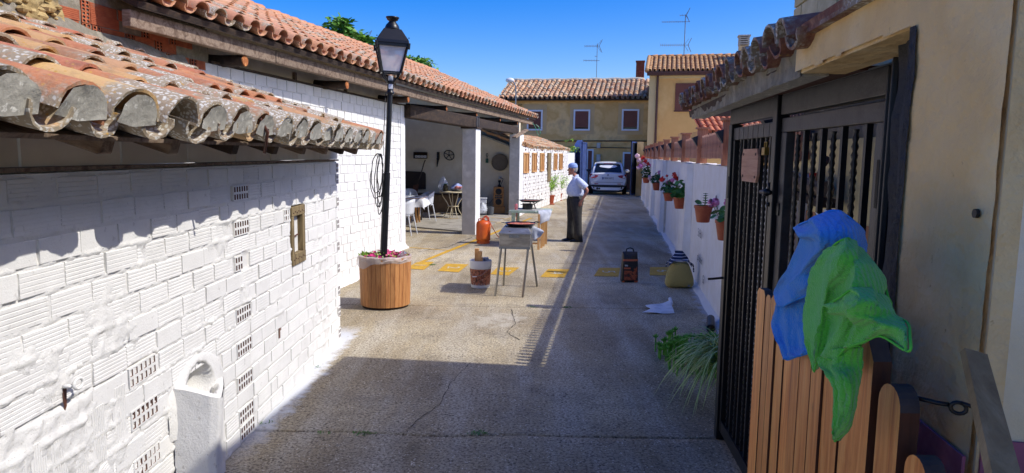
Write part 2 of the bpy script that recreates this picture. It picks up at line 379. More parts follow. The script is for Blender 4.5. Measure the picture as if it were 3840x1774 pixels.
def ground_mat():
    s = NT('concrete yard'); s.b.inputs['Roughness'].default_value = .92; v = s.coord('world')
    big = s.noise(v, .55, 5, .6); mid = s.noise(v, 2.2, 6, .7); fine = s.noise(v, 48, 5, .8)
    c = s.ramp(big, [(.32, '83765c'), (.46, 'b3a280'), (.60, 'd8c8a4')])
    c = s.mix(s.ramp(mid, [(.42, 0.0), (.7, .75)]), c, '6a6050')
    c = s.mix(s.ramp(s.noise(s.coord('world', (1, .7, 1)), 1.1, 6, .75, 1.5), [(.58, 0.0), (.68, .45)]), c, '5e5443')
    sv = s.coord('world', (2.2, .35, 1)); c = s.mix(s.ramp(s.noise(sv, 1.4, 4), [(.46, 0.0), (.66, .7)]), c, 'c8bfaa')
    c = s.mix(s.ramp(fine, [(.47, 0.0), (.58, .85)]), c, '5a4d3b')
    vo = s.voro(v, 46); c = s.mix(s.math('MULTIPLY', s.ramp(vo, [(.20, 1.0), (.30, 0.0)]), s.ramp(s.noise(v, 9, 4, .7), [(.45, .1), (.60, 1.0)])), c, 'ddd2ba')
    c = s.mix(s.math('MULTIPLY', s.ramp(s.voro(s.coord('world', (1, .8, 1)), 33), [(.22, .85), (.32, 0.0)]), s.ramp(s.noise(v, 6, 3), [(.5, 0.0), (.64, 1.0)])), c, '4a3f30')
    vo = s.voro(v, 20); c = s.mix(s.math('MULTIPLY', s.ramp(vo, [(.07, .9), (.1, 0.0)]), s.ramp(s.noise(v, 3, 3), [(.5, 0.0), (.6, 1.0)])), c, 'd8d4c8')
    # whitewash spilled along the shed wall and the garden wall
    sep = s.n('ShaderNodeSeparateXYZ'); s.l(s.coord('world'), sep.inputs[0]); X, Y = sep.outputs[0], sep.outputs[1]
    nb = s.math('MULTIPLY', s.math('SUBTRACT', s.noise(v, 5, 5, .7), .5), .42)
    d = s.math('ADD', s.math('ADD', X, 1.72), nb)
    f = s.ramp(d, [(.06, .85), (.15, 0.0)]); f = s.math('MULTIPLY', f, s.ramp(s.math('ADD', s.math('MULTIPLY', s.math('SUBTRACT', 7.6, Y), 1.0), nb), [(.2, 0.0), (.6, 1.0)]))
    f = s.math('MULTIPLY', f, s.ramp(s.math('MULTIPLY', Y, .1), [(.40, 0.0), (.47, 1.0)]))
    c = s.mix(f, c, 'd9dcdf')
    d2 = s.math('ADD', s.math('SUBTRACT', s.mad(Y, .149, 1.228), X), nb)
    f2 = s.math('MULTIPLY', s.ramp(d2, [(.08, .7), (.16, 0.0)]), s.ramp(s.math('MULTIPLY', Y, .1), [(.5, 0.0), (.62, 1.0)]))
    c = s.mix(f2, c, 'bcc0c4')
    # spilled cement patch
    px = s.math('POWER', s.math('DIVIDE', s.math('ADD', X, .1), .42), 2); py = s.math('POWER', s.math('DIVIDE', s.math('SUBTRACT', Y, 7.75), .5), 2)
    e = s.math('ADD', s.math('ADD', px, py), s.math('MULTIPLY', s.math('SUBTRACT', s.noise(v, 4.5, 5, .75), .5), 5))
    c = s.mix(s.ramp(e, [(.1, .4), (.5, 0.0)]), c, 'cfc6b2')
    s.base(c); s.bump(s.math('ADD', fine, s.math('MULTIPLY', s.noise(v, 110, 3, .7), .6)), .75, .006)
    return s.mat
M_ground = ground_mat()
M_slabc = pm('pale concrete', ['8d877b', 'a09a8d', '7a7468'], .92, sc=2.5, kind='world', bump=.5, bsc=60, bd=.004, spots=[(50, .60, '66604f')])
# ================================================================ ground
def gz(X, Y):
    # the yard dips to a drain along the foot of the barn wall
    xw = -2.148 - .168 * (13.854 - Y)
    t = np.clip((13.6 - Y) / 2.6, 0, 1) * np.clip((Y - 8.9) / 1.2, 0, 1); d = np.clip(1 - (X - xw) / 1.0, 0, 1)
    return -.21 * t * t * (3 - 2 * t) * d * d * (3 - 2 * d)
big = MB(); big.add([(-400, -60, -.5), (400, -60, -.5), (400, 900, -.5), (-400, 900, -.5)], [(0, 1, 2, 3)])
g = big.build('ground', M_ground); tag(g, kind='structure')
yard = thing('concrete_yard', None, None, (1, 8, 0)); del yard['label']; del yard['category']; yard['kind'] = 'structure'
def edge(y0, a, f, seed):
    return lambda x: y0 + a * fbm(x * f, x * 0 + seed, seed, 4)
edges = [lambda x: x * 0 - 3, lambda x: 4.50 + .05 * fbm(x * .9, x * 0, 3, 5) + .06 * np.clip(1 - abs(x + .5) / .6, 0, 1) * -1, lambda x: 8.44 + .012 * fbm(x * 2, x * 0, 5),
         lambda x: 11.98 + .03 * fbm(x * 2, x * 0, 6), lambda x: 15.9 + .04 * fbm(x * 2, x * 0, 7), lambda x: 19.9 + .04 * fbm(x * 2, x * 0, 8), lambda x: 24.5 + x * 0, lambda x: 29.5 + x * 0, lambda x: 36.3 + x * 0]
for i in range(len(edges) - 1):
    xs = np.linspace(-7.5, 12, 150); ts = np.concatenate([[0, .0012], np.linspace(.01, .99, 32), [.9988, 1]])
    Xg, Tg = np.meshgrid(xs, ts, indexing='ij'); a = edges[i](Xg) + .007; b = edges[i + 1](Xg) - .007
    if i: a = a + .004 * fbm(Xg * 25, Xg * 0, i)
    Yg = a + (b - a) * Tg; Zg = gz(Xg, Yg) + .012 * fbm(Xg * .6, Yg * .6, 9) * 0
    Zg[:, 0] -= .03; Zg[:, -1] -= .03
    grid_obj('concrete_slab', Xg, Yg, Zg, M_ground, yard)
jb = MB(); jb.add([(-8, -3.2, -.26), (12, -3.2, -.26), (12, 37, -.26), (-8, 37, -.26)], [(0, 1, 2, 3)])
jb.build('joint_bed', M_joint, yard)
xs, ys = np.meshgrid(np.linspace(-7, 12, 80), np.linspace(-3, 36.2, 160), indexing='ij')
grid_obj('joint_fill', xs, ys, gz(xs, ys) - .016, M_joint, yard)
street = MB(); street.b2((-40, 36.3, -.3), (60, 60, -.02)); tag(street.build('street', pm('street asphalt', ['7a766c', '6a665c'], .95, sc=2, kind='world', bump=.5)), kind='structure')

# cracks that wander across the slabs, with weeds in the joint
def ribbon(name, pts, w, mat, z=.004, seed=1, kind='stuff', wob=.03):
    r_ = random.Random(seed); mb = MB(); P = []
    for (a, b), (c, d) in zip(pts[:-1], pts[1:]):
        n = max(2, int(math.hypot(c - a, d - b) / .05))
        P += [(a + (c - a) * k / n + r_.uniform(-wob, wob) * .4, b + (d - b) * k / n + r_.uniform(-wob, wob) * .4) for k in range(n)]
    P.append(pts[-1]); V = []; F = []
    for i, (x, y) in enumerate(P):
        x2, y2 = P[min(i + 1, len(P) - 1)]; x1, y1 = P[max(0, i - 1)]; d = Vector((x2 - x1, y2 - y1)).normalized(); ww = w * r_.uniform(.4, 1.2)
        zz = float(gz(np.array([x]), np.array([y]))[0]) + z
        V += [(x - d.y * ww, y + d.x * ww, zz), (x + d.y * ww, y - d.x * ww, zz)]
    F = [(2 * i, 2 * i + 1, 2 * i + 3, 2 * i + 2) for i in range(len(P) - 1)]
    mb.add(V, F); o = mb.build(name, mat, yard); o['kind'] = kind; return o
ribbon('crack', [(-.70, 4.5), (-.66, 4.72), (-.52, 5.05), (-.5, 5.5), (-.36, 6.1)], .003, M_joint, seed=2)
ribbon('crack', [(.1, 6.9), (-.05, 7.2), (.05, 7.6), (.0, 8.3)], .004, M_joint, seed=3)
ribbon('crack', [(-1.8, 13.2), (-1.3, 13.9), (-1.1, 14.8), (-.9, 15.6)], .012, M_joint, seed=4)
ribbon('crack', [(-1.0, 15.3), (.4, 14.9), (1.2, 15.1)], .010, M_joint, seed=5)
wd = MB(); rr = random.Random(5)
for cx_, cy_, n in ((-.98, 4.47, 26), (-.22, 4.50, 26), (-1.25, 4.46, 10), (-1.69, 5.9, 8), (.7, 8.44, 24), (.25, 8.44, 10), (-1.7, 4.62, 8), (-1.35, 11.6, 40)):
    for k in range(n):
        a = rr.uniform(0, 6.28); x = cx_ + rr.gauss(0, .035); y = cy_ + rr.gauss(0, .012); l = rr.uniform(.012, .035); h = rr.uniform(.004, .02)
        wd.add([(x, y, .0), (x + l * math.cos(a) + .006, y + l * math.sin(a), h), (x + l * 1.5 * math.cos(a), y + l * 1.5 * math.sin(a), h * .8), (x + l * math.cos(a) - .004, y + l * math.sin(a) + .006, h)], [(0, 1, 2, 3)])
gr = MB(); rr = random.Random(77)
for k in range(900):
    y = 4.1 + 9 * rr.random() ** 1.6; x = rr.uniform(-1.7, min(1.4 + .149 * (y - 4), 3.2)); s_ = rr.uniform(.003, .009) * (1 + .8 * (rr.random() < .05))
    a = rr.uniform(0, 3); gr.add([(x + s_ * math.cos(a + q * 1.57 + rr.uniform(-.3, .3)), y + s_ * math.sin(a + q * 1.57), .001) for q in range(4)] + [(x, y, s_ * .7)], [(0, 1, 4), (1, 2, 4), (2, 3, 4), (3, 0, 4)])
tag(gr.build('grit', pm('pale grit', ['c9bfa8', '9a8f78', 'ddd6c6'], .9, sc=2, kind='world')), 'loose grit and paint crumbs scattered over the concrete yard', 'grit', kind='stuff')
tag(wd.build('weeds', M_leaf), 'small green weeds growing in the joints of the concrete yard', 'weeds', kind='stuff')

# painted parking lines and space numbers
def quad(name, pts, mat, z=.004, par=None):
    mb = MB(); c = [sum(p[0] for p in pts) / len(pts), sum(p[1] for p in pts) / len(pts)]; n = 14; V = []; F = []
    A, B, C, D = [Vector(p) for p in pts]
    for i in range(n + 1):
        for j in range(5):
            p = (A.lerp(D, i / n)).lerp(B.lerp(C, i / n), j / 4); V.append((p.x, p.y, float(gz(np.array([p.x]), np.array([p.y]))[0]) + z))
    F = [(i * 5 + j, (i + 1) * 5 + j, (i + 1) * 5 + j + 1, i * 5 + j + 1) for i in range(n) for j in range(4)]
    mb.add(V, F); return mb.build(name, mat, par)
def strip(a, b, w):
    d = (Vector(b) - Vector(a)).normalized() * w / 2; n = Vector((-d.y, d.x)); a = Vector(a); b = Vector(b)
    return [tuple(a - n), tuple(a + n), tuple(b + n), tuple(b - n)]
tag(quad('road_marking', strip((-1.78, 11.1), (.56, 20.6), .10), M_yroad), kind='structure')
for a, b, w_ in (((-2.06, 13.76), (-1.17, 13.40), .055), ((-3.4, 20.35), (-1.54, 19.66), .055), ((-.75, 19.0), (.02, 18.52), .05), ((-3.0, 21.8), (-1.4, 20.95), .05), ((-.62, 20.22), (.05, 19.72), .05)):
    tag(quad('road_marking', strip(a, b, w_), M_yroad, .0045 if b[1] < 19 or b[0] < -.1 else .0045), kind='structure')
BL = [((-1.60, 11.16), (-1.96, 11.95), (-1.50, 11.92), (-1.2, 11.05), '1'), ((-1.191, 11.014), (-1.119, 11.755), (-.736, 11.722), (-.841, 10.903), '2'), ((-.336, 10.772), (-.235, 11.465), (.131, 11.459), (-.044, 10.684), '3'),
      ((.443, 10.58), (.606, 11.349), (.964, 11.354), (.814, 10.556), '4'), ((1.29, 10.725), (1.479, 11.549), (1.841, 11.581), (1.675, 10.711), '5'), ((2.193, 10.864), (2.363, 11.69), (2.788, 11.727), (2.601, 10.92), '6')]
for A, B, C, D, dg in BL:
    if dg == '1': A, B, C, D = (-1.75, 11.2), (-1.66, 11.95), (-1.35, 11.93), (-1.42, 11.1)
    q = quad('road_marking', [A, B, C, D], M_yroad, .005); tag(q, kind='structure')
    cx_ = (A[0] + B[0] + C[0] + D[0]) / 4; cy_ = (A[1] + B[1] + C[1] + D[1]) / 4
    t = text('painted_number', dg, M_wroad, T(cx_, cy_, .0085) @ RZ(R(-90)), .30, None, .0001, sx=1.5); tag(t, kind='structure')

# ================================================================ roof tiles
def tile_mesh(name, mat, L=.46, ra=.105, rb=.085, th=.012, n=8, flat=.85, up_=True, seed=0, attr=True, jag=.004):
    r_ = random.Random(seed); V = []; F = []; tl = []; sg = 1 if up_ else -1; rows = (0, .5, 1)
    for t_ in rows:
        rr_ = ra + (rb - ra) * t_
        for lay in (0, 1):
            q = rr_ - (th if lay else 0)
            for j in range(n + 1):
                a = math.pi * j / n; V.append((math.cos(a) * q, t_ * L + (r_.uniform(-jag, jag) if t_ == 0 else 0), sg * math.sin(a) * q * flat)); tl.append(t_)
    m = n + 1
    def ix(r, l, j): return (r * 2 + l) * m + j
    for r in range(2):
        for j in range(n):
            F.append((ix(r, 0, j), ix(r, 0, j + 1), ix(r + 1, 0, j + 1), ix(r + 1, 0, j))); F.append((ix(r, 1, j + 1), ix(r, 1, j), ix(r + 1, 1, j), ix(r + 1, 1, j + 1)))
        F.append((ix(r, 0, 0), ix(r + 1, 0, 0), ix(r + 1, 1, 0), ix(r, 1, 0))); F.append((ix(r, 0, n), ix(r, 1, n), ix(r + 1, 1, n), ix(r + 1, 0, n)))
    for j in range(n):
        F.append((ix(0, 0, j), ix(0, 1, j), ix(0, 1, j + 1), ix(0, 0, j + 1))); F.append((ix(2, 0, j), ix(2, 0, j + 1), ix(2, 1, j + 1), ix(2, 1, j)))
    if not up_: F = [tuple(reversed(f)) for f in F]
    me = bpy.data.meshes.new(name); me.from_pydata(V, [], F); me.materials.append(mat)
    me.attributes.new('tl', 'FLOAT', 'POINT').data.foreach_set('value', tl)
    me.polygons.foreach_set('use_smooth', [len(f) == 4 and (i % 1 == 0) for i, f in enumerate(F)]); me.set_sharp_from_angle(angle=R(35)); return me
def tile_roof(parent, M, ncol, pitch, nrow, expo, mat, mat_s, quota=300, L=.46, r=.105, seed=1, jit=1.0, n=8, cull=None, last=None, sag=None, order='row', skew=0, mat0=None):
    """barrel tiles: channels then covers. the first `quota` (eave rows first) are objects, the rest one joined part"""
    r_ = random.Random(seed)
    cov = [tile_mesh('cover_tile', mat, L, r, r * .8, .014, n, .85, True, seed + k) for k in range(4)]
    cha = [tile_mesh('channel_tile', mat, L, r * .8, r * 1.0, .014, n, .8, False, seed + 10 + k) for k in range(3)]
    cov0 = [tile_mesh('cover_tile', mat0 or mat, L, r, r * .8, .014, n, .85, True, seed + k) for k in range(4)]; cha0 = [tile_mesh('channel_tile', mat0 or mat, L, r * .8, r * 1.0, .014, n, .8, False, seed + 10 + k) for k in range(3)]
    P = []
    for row in range(nrow):
        for c in range(ncol + 1):
            for kind in (0, 1):
                if kind == 1 and c == ncol: continue
                x = c * pitch + (pitch / 2 if kind == 1 else 0); y = row * expo
                if cull and cull(x, y): continue
                P.append((row, kind, c, x, y))
    if order == 'cover': P.sort(key=lambda p: (-p[1], p[0]))
    VV = []; FF = []; RN = []; TL = []; cnt = 0
    for i, (row, kind, c, x, y) in enumerate(P):
        z = (r * .82 if kind == 0 else r * .70) + (sag(x, y) if sag else 0)
        e = r_.gauss(0, .003 * jit) if row == 0 else r_.gauss(0, .008 * jit)
        m = M @ T(x + r_.gauss(0, .004 * jit) + skew * y, y + e, z + r_.gauss(0, .003 * jit)) @ RZ(r_.gauss(0, .02 * jit)) @ RX(R(-1.8) + r_.gauss(0, .008 * jit)) @ RY(r_.gauss(0, .03 * jit))
        me = cov[r_.randrange(4)] if kind == 1 else cha[r_.randrange(3)]
        if mat0 and row <= 1 and (row == 0 or r_.random() < .5): me = cov0[r_.randrange(4)] if kind == 1 else cha0[r_.randrange(3)]
        if cnt < quota: inst('roof_tile', me, parent, m); cnt += 1
        else:
            n0 = len(VV); VV += [tuple(m @ v.co) for v in me.vertices]; FF += [tuple(q + n0 for q in p.vertices) for p in me.polygons]
            TL += [d.value for d in me.attributes['tl'].data]; RN += [r_.random()] * len(me.vertices)
    if VV:
        me = bpy.data.meshes.new('roof_tiles'); me.from_pydata(VV, [], FF); me.materials.append(mat_s)
        me.attributes.new('tl', 'FLOAT', 'POINT').data.foreach_set('value', TL); me.attributes.new('rnd', 'FLOAT', 'POINT').data.foreach_set('value', RN)
        me.polygons.foreach_set('use_smooth', [True] * len(FF)); me.set_sharp_from_angle(angle=R(35))
        o = put(bpy.data.objects.new('roof_tiles', me), parent); o['kind'] = 'stuff'
def roof_frame(p, q, z, slope, left=True):
    """X along p->q, Y up the slope (to the left of the direction when left), Z outward normal"""
    d = Vector((q[0] - p[0], q[1] - p[1], 0)).normalized(); n = Vector((-d.y, d.x, 0))
    u = Vector((n.x, n.y, slope)).normalized(); k = d.cross(u)
    return Matrix(((d.x, u.x, k.x, p[0]), (d.y, u.y, k.y, p[1]), (d.z, u.z, k.z, z), (0, 0, 0, 1)))

# ================================================================ bricks
def ribbed_brick(name, mat, L=.245, h=.098, d=.05, ribs=4, gd=.0035):
    prof = [(d, 0), (0.002, 0), (0, .003)]; s = h / (ribs + 1)
    for k in range(1, ribs + 1):
        z = k * s; prof += [(0, z - .0028), (gd, z - .0012), (gd, z + .0012), (0, z + .0028)]
    prof += [(0, h - .003), (.002, h), (d, h)]; n = len(prof)
    V = [(0, y, z) for y, z in prof] + [(L, y, z) for y, z in prof]
    F = [(i, i + 1, i + 1 + n, i + n) for i in range(n - 1)] + [(n - 1, 0, n, 2 * n - 1), tuple(reversed(range(n))), tuple(range(n, 2 * n))]
    mb = MB(); mb.add(V, F); return mb.mesh(name, mat)
def hole_brick(name, mat, hm, W=.24, h=.098, nx=6, nz=2, d=.07):
    mb = MB(); gx = W / nx; gzz = h / nz; mx = gx * .20; mz = gzz * .16
    xs = [0]; zs = [0]
    for i in range(nx): xs += [i * gx + mx, (i + 1) * gx - mx]
    for i in range(nz): zs += [i * gzz + mz, (i + 1) * gzz - mz]
    xs.append(W); zs.append(h)
    for i in range(len(xs) - 1):
        for j in range(len(zs) - 1):
            a, b, c, e = xs[i], xs[i + 1], zs[j], zs[j + 1]
            if i % 2 == 1 and j % 2 == 1:
                mb.mat(1); V = [(a, 0, c), (b, 0, c), (b, 0, e), (a, 0, e), (a, d, c), (b, d, c), (b, d, e), (a, d, e)]
                mb.add(V, [(0, 1, 5, 4), (1, 2, 6, 5), (2, 3, 7, 6), (3, 0, 4, 7), (4, 5, 6, 7)]); mb.mat(0)
            else: mb.add([(a, 0, c), (b, 0, c), (b, 0, e), (a, 0, e)], [(0, 1, 2, 3)])
    mb.add([(0, 0, 0), (W, 0, 0), (W, 0, h), (0, 0, h), (0, d, 0), (W, d, 0), (W, d, h), (0, d, h)], [(0, 4, 5, 1), (1, 5, 6, 2), (2, 6, 7, 3), (3, 7, 4, 0)])
    return mb.mesh(name, [mat, hm])
# ================================================================ low shed on the left
shed = thing('tiled_shed', 'low shed with mossy barrel tiles and a whitewashed hollow brick wall, nearest on the left', 'shed', (-1.72, 4.4, 0))
WF = frame((-1.72, 0), (-1.72, 7)); Y0, Y1 = 1.2, 6.86
wall = MB()
wall.b2((Y0, .035, -.1), (3.5, .26, 1.80)); wall.b2((3.5, .12, -.1), (3.86, .26, 1.80)); wall.b2((3.86, .035, -.1), (Y1, .26, 1.80)); wall = wall.build('wall', M_wmortar, shed, WF)
rr = random.Random(3)
rb = [ribbed_brick('brick', M_wbrick, .245, .094, .05, 4 + (k % 2), .0028 - .0009 * k) for k in range(4)]
hb6 = hole_brick('vent_brick', M_wbrick, M_bhole, .235, .094, 6, 2); hb3 = hole_brick('vent_brick', M_wbrick, M_bhole, .12, .094, 3, 2)
def wbrick(s, z, L, tilt=0, out=0, mesh=None, h=1):
    m = WF @ T(s, -out, z) @ RY(-tilt) @ SC(L / .245, 1, h); inst('brick', mesh or rr.choice(rb), wall, m)
course = [1.79 - .1105 * (k + 1) for k in range(16)]
chute_y = (3.40, 4.02)
def blocked(s, e, z):
    if e > 5.34 and s < 5.71 and z < 1.43 and z > .93: return True          # window
    if e > chute_y[0] and s < chute_y[1] and z < .68: return True
    return False
for k, z in enumerate(course):
    if z < -.02: continue
    hz = {1: [4.27], 3: [4.265], 5: [4.26], 8: [4.255], 10: [4.25], 12: [4.245], 14: [4.25], 15: [4.26]}.get(k, [])
    L0 = .262; s = Y0 + (.13 if k % 2 else 0) + rr.uniform(-.03, .03)
    pts = []
    while s < Y1 - .03:
        L = L0 + rr.uniform(-.012, .012)
        if rr.random() < .05: L *= .5
        pts.append((s, min(s + L, Y1 - .085 if (k % 2 == 1 or k in (0,)) else Y1) - .012)); s += L
    for s, e in pts:
        if e - s < .05: continue
        if z < .86 and e < 3.02: continue
        cut = False
        for h_ in hz:
            if e > h_ and s < h_ + .24: cut = True
        if cut:
            if s < hz[0] - .06 and hz[0] - .01 - s > .06: wbrick(s, z, hz[0] - .012 - s)
            if e > hz[0] + .30: wbrick(hz[0] + .25, z, e - hz[0] - .25)
            continue
        if blocked(s, e, z):
            if s < 5.30 and e > 5.34 and z > .9: wbrick(s, z, 5.33 - s)
            elif e > 5.76 and s < 5.72 and z > .9: wbrick(5.72, z, e - 5.72)
            elif s < 3.36 and e > 3.40: wbrick(s, z, 3.39 - s)
            elif e > 4.08 and s < 4.03: wbrick(4.03, z, e - 4.03)
            continue
        wbrick(s, z + rr.uniform(-.003, .003), e - s, rr.uniform(-.009, .009), rr.uniform(-.0045, .003))
    for h_ in hz:
        inst('vent_brick', hb6 if k not in (5,) else hb3, wall, WF @ T(h_, -.002, z))
    if k % 2 == 1 or k == 0: inst('vent_brick', hb3, wall, WF @ T(Y1 - .085, -.001, z) @ SC(.7, 1, 1))
for zz in (.80, .60, .36):
    inst('vent_brick', hb6, wall, WF @ T(3.03, -.004, zz) @ RY(rr.uniform(-.05, .05)))
inst('vent_brick', hb3, wall, WF @ T(5.19, -.003, 1.35))
# bricks set on end and askew in the patched lower corner
vb = ribbed_brick('brick', M_wbrick, .245, .094, .05, 6, .003)
for s, z, a, L in ((2.90, .59, 88, .25), (2.745, .57, 91, .24), (2.62, .56, 89, .25), (2.49, .55, 92, .26), (2.375, .56, 90, .25), (2.26, .55, 88, .26), (2.12, .56, 91, .25), (2.0, .55, 90, .25)):
    inst('brick', vb, wall, WF @ T(s + .09, -.002, z) @ RY(R(-a)) @ SC(L / .245, 1, .9))
for s, z, a, L in ((2.72, .42, 18, .3), (2.45, .40, -12, .28), (2.92, .28, 30, .22), (2.2, .38, 8, .26), (2.65, .22, 5, .28), (2.98, .12, 3, .24), (2.3, .2, -6, .25)):
    inst('brick', vb, wall, WF @ T(s, -.001, z) @ RY(R(-a)) @ SC(L / .245, 1, 1))
# plaster and mortar skin: a relief sheet that fills joints and smears over the bricks
xs, zs = np.meshgrid(np.arange(Y0, Y1 + .001, .0125), np.arange(-.05, 1.79, .0125), indexing='ij')
n1 = fbm(xs * 3.2, zs * 3.2, 21, 4); n2 = fbm(xs * 16, zs * 16, 22, 4); n3 = fbm(xs * 55, zs * 55, 23, 2)
n4 = fbm(xs * 42, zs * 42, 24, 3); dep = -.0085 + .007 * n2 + .004 * n4 + .004 * n1 + .0015 * n3 + .008 * np.clip(n1 - .25, 0, 1) * 2
low = np.clip((3.06 - xs) / .1, 0, 1) * np.clip((.93 - zs) / .05, 0, 1)
dep = dep + low * (.006 + .008 * n1 + .006 * n2 + .004 * n4)
sm = np.exp(-(((xs - 2.55) / .35) ** 2 + ((zs - 1.08) / .10) ** 2)) + np.exp(-(((xs - 3.0) / .22) ** 2 + ((zs - 1.0) / .12) ** 2)) + np.exp(-(((xs - 3.9) / .5) ** 2 + ((zs - .82) / .14) ** 2)) + np.exp(-(((xs - 6.2) / .16) ** 2 + ((zs - .8) / .6) ** 2)) * .8 + np.exp(-(((xs - 5.9) / .3) ** 2 + ((zs - .45) / .12) ** 2)) * .7
dep = dep + .009 * np.clip(sm, 0, 1) * (.6 + n1 * .8 + n2 * .8 + n4 * .5); dep = np.where(dep > .004, .004 + (dep - .004) * .35, dep)
# joints show the mortar: bulging bed joints
k_ = (1.79 - zs) / .1105; fr = np.abs(k_ - np.round(k_)) * .1105
dep = dep + np.where(fr < .010, 0.006 + .007 * np.clip(n2 + .5 * n4 + .3 * n1, -.5, 1), 0)
ck = np.exp(-((zs - .905 + .01 * n1) / .006) ** 2) * np.clip((3.02 - xs) / .05, 0, 1); dep = dep - .02 * ck
cm = ((xs - 3.68) / .17) ** 2 + ((zs - .56) / .15) ** 2 < 1; dep = np.where(cm, -.10, dep); hole = (xs > 5.35) & (xs < 5.70) & (zs > .98) & (zs < 1.45); dep = np.where(hole, -.2, dep)
for a, b, c, d in [(4.24, 4.51, z0, z0 + .1) for z0 in [course[k] - .003 for k in (1, 3, 5, 8, 10, 12, 14, 15)]] + [(3.02, 3.27, z0, z0 + .1) for z0 in (.80, .60, .36)] + [(6.77, 6.87, -1, 3)]:
    dep = np.where((xs > a) & (xs < b) & (zs > c) & (zs < d), np.minimum(dep, -.018), dep)
grid_obj('plaster_skin', xs, -dep, zs, M_wmortar, wall, WF)
# holed wooden window
win = MB(); fw_ = .05
win.b2((5.36, -.012, 1.375), (5.70, .10, 1.45)); win.b2((5.36, -.012, .985), (5.70, .10, 1.075)); win.b2((5.36, -.010, 1.075), (5.415, .10, 1.375)); win.b2((5.635, -.010, 1.075), (5.70, .10, 1.375))
win = win.build('window', M_winwood, shed, WF, bevel=.004)
sh = MB(); sh.b2((5.415, .045, 1.075), (5.52, .06, 1.375)); sh.b2((5.53, .05, 1.075), (5.635, .065, 1.375)); sh.build('shutter', M_winwood, win, WF)
bl = MB(); bl.tube([(5.44, .02, 1.2), (5.60, .02, 1.215)], .006, 6); bl.tube([(5.455, .02, 1.08), (5.455, .02, 1.37)], .006, 6); bl.build('iron_bar', M_brown, win, WF)
nl = MB()
for q in range(7): nl.sph((5.39 + q * .045, -.014, 1.40 + .01 * (q % 2)), .006, 6, 4); nl.sph((5.39 + q * .045, -.014, 1.03 + .01 * (q % 2)), .006, 6, 4)
nl.build('nail_heads', M_brown, win, WF)
# drain chute bulging out of the wall
def chute():
    # plan outline standing out of the wall (along, out) with the height of the rim at each point
    P = [(3.43, .00, .665), (3.432, -.06, .655), (3.436, -.12, .64), (3.442, -.18, .62), (3.462, -.215, .606), (3.50, -.212, .598), (3.62, -.165, .575), (3.76, -.11, .548), (3.90, -.055, .53), (4.02, .00, .545)]
    m = len(P); K = 40; V = []; idx = np.arange(m)
    X, Tt = np.meshgrid(np.linspace(0, m - 1, 60), np.linspace(0, 1, K), indexing='ij'); A = np.array(P)
    px = np.interp(X, idx, A[:, 0]); py = np.interp(X, idx, A[:, 1]); pz = np.interp(X, idx, A[:, 2]); z = -.05 + (pz + .05) * Tt
    nz = .010 * fbm(X * .7, z * 9, 81, 4); sh_ = .035 * (1 - Tt); f = 1 - .12 * (1 - Tt)
    grid_obj('chute_face', px - sh_ + nz * .5, np.minimum(py * f - nz, .01), z, M_wmortar, ch_, WF)
    inn = [(3.50, .01), (3.50, -.03), (3.502, -.075), (3.508, -.12), (3.52, -.150), (3.55, -.148), (3.62, -.118), (3.71, -.08), (3.80, -.045), (3.87, .01)]; B = np.array(inn)
    ix_ = np.interp(X, idx, B[:, 0]); iy = np.interp(X, idx, B[:, 1])
    t = Tt; q = np.clip(t * 2, 0, 1); q2 = np.clip(t * 2 - 1, 0, 1)
    rx = px + (ix_ - px) * q; ry = py + (iy - py) * q; rx = rx + (3.64 - rx) * .35 * q2; ry = ry + (-.06 - ry) * .35 * q2
    rz = pz + .014 * np.sin(np.pi * q) * (q2 <= 0) + .012 * fbm(X * .8, t * 3, 82) * np.minimum(q * 3, 1) - .17 * q2
    grid_obj('chute_rim', rx, np.minimum(ry, .012), rz, M_wmortar, ch_, WF)
    s_ = MB(); s_.add([(x * .72 + 3.64 * .28, y * .75 - .012, .415) for x, y in inn], [tuple(range(len(inn)))]); s_.build('dirt', M_soil, ch_, WF)
    # whitewashed plaster hood smeared up the wall behind the mouth
    xs, zs = np.meshgrid(np.linspace(3.36, 4.10, 60), np.linspace(.40, .86, 40), indexing='ij'); cc = 3.70 - (zs - .55) * .1; w_ = np.clip(1 - ((xs - 3.70) / .36) ** 2 - ((zs - .50) / .27) ** 2, 0, 1)
    cm = np.clip(1.25 - (((xs - 3.68) / .155) ** 2 + ((zs - .57) / .135) ** 2), 0, 1) ** .5
    grid_obj('chute_back', xs, .010 - .040 * w_ ** .5 + .13 * cm - .008 * fbm(xs * 9, zs * 9, 83), zs, M_wmortar, ch_, WF)
ch_ = MB(); ch_.b2((3.46, -.05, 0), (3.9, .03, .40)); ch_ = ch_.build('drain_chute', M_wmortar, shed, WF)
chute()
rg = MB(); c0 = Vector((2.60, -.035, .975))
rg.tube([c0 + Vector((.028 * math.cos(a), -.012, .02 * math.sin(a))) for a in [2 * math.pi * i / 16 for i in range(17)]], .006, 7, cap=False); rg.beam((2.575, 0, .972), (2.578, -.04, .972), .016, .012)
rg.build('iron_ring', M_wbrick, shed, WF, smooth=True)
hk = MB(); hk.poly([(0, 0), (.02, .0), (.014, -.075), (.004, -.09)], .006, T(2.572, -.006, .965)); hk.build('iron_tongue', M_brown, shed, WF)
sk_ = MB(); sk_.b2((5.02, -.006, .555), (5.06, .0, .575)); sk_.b2((5.02, -.004, .50), (5.045, .002, .555)); sk_.build('broken_hole', M_bhole, wall, WF)
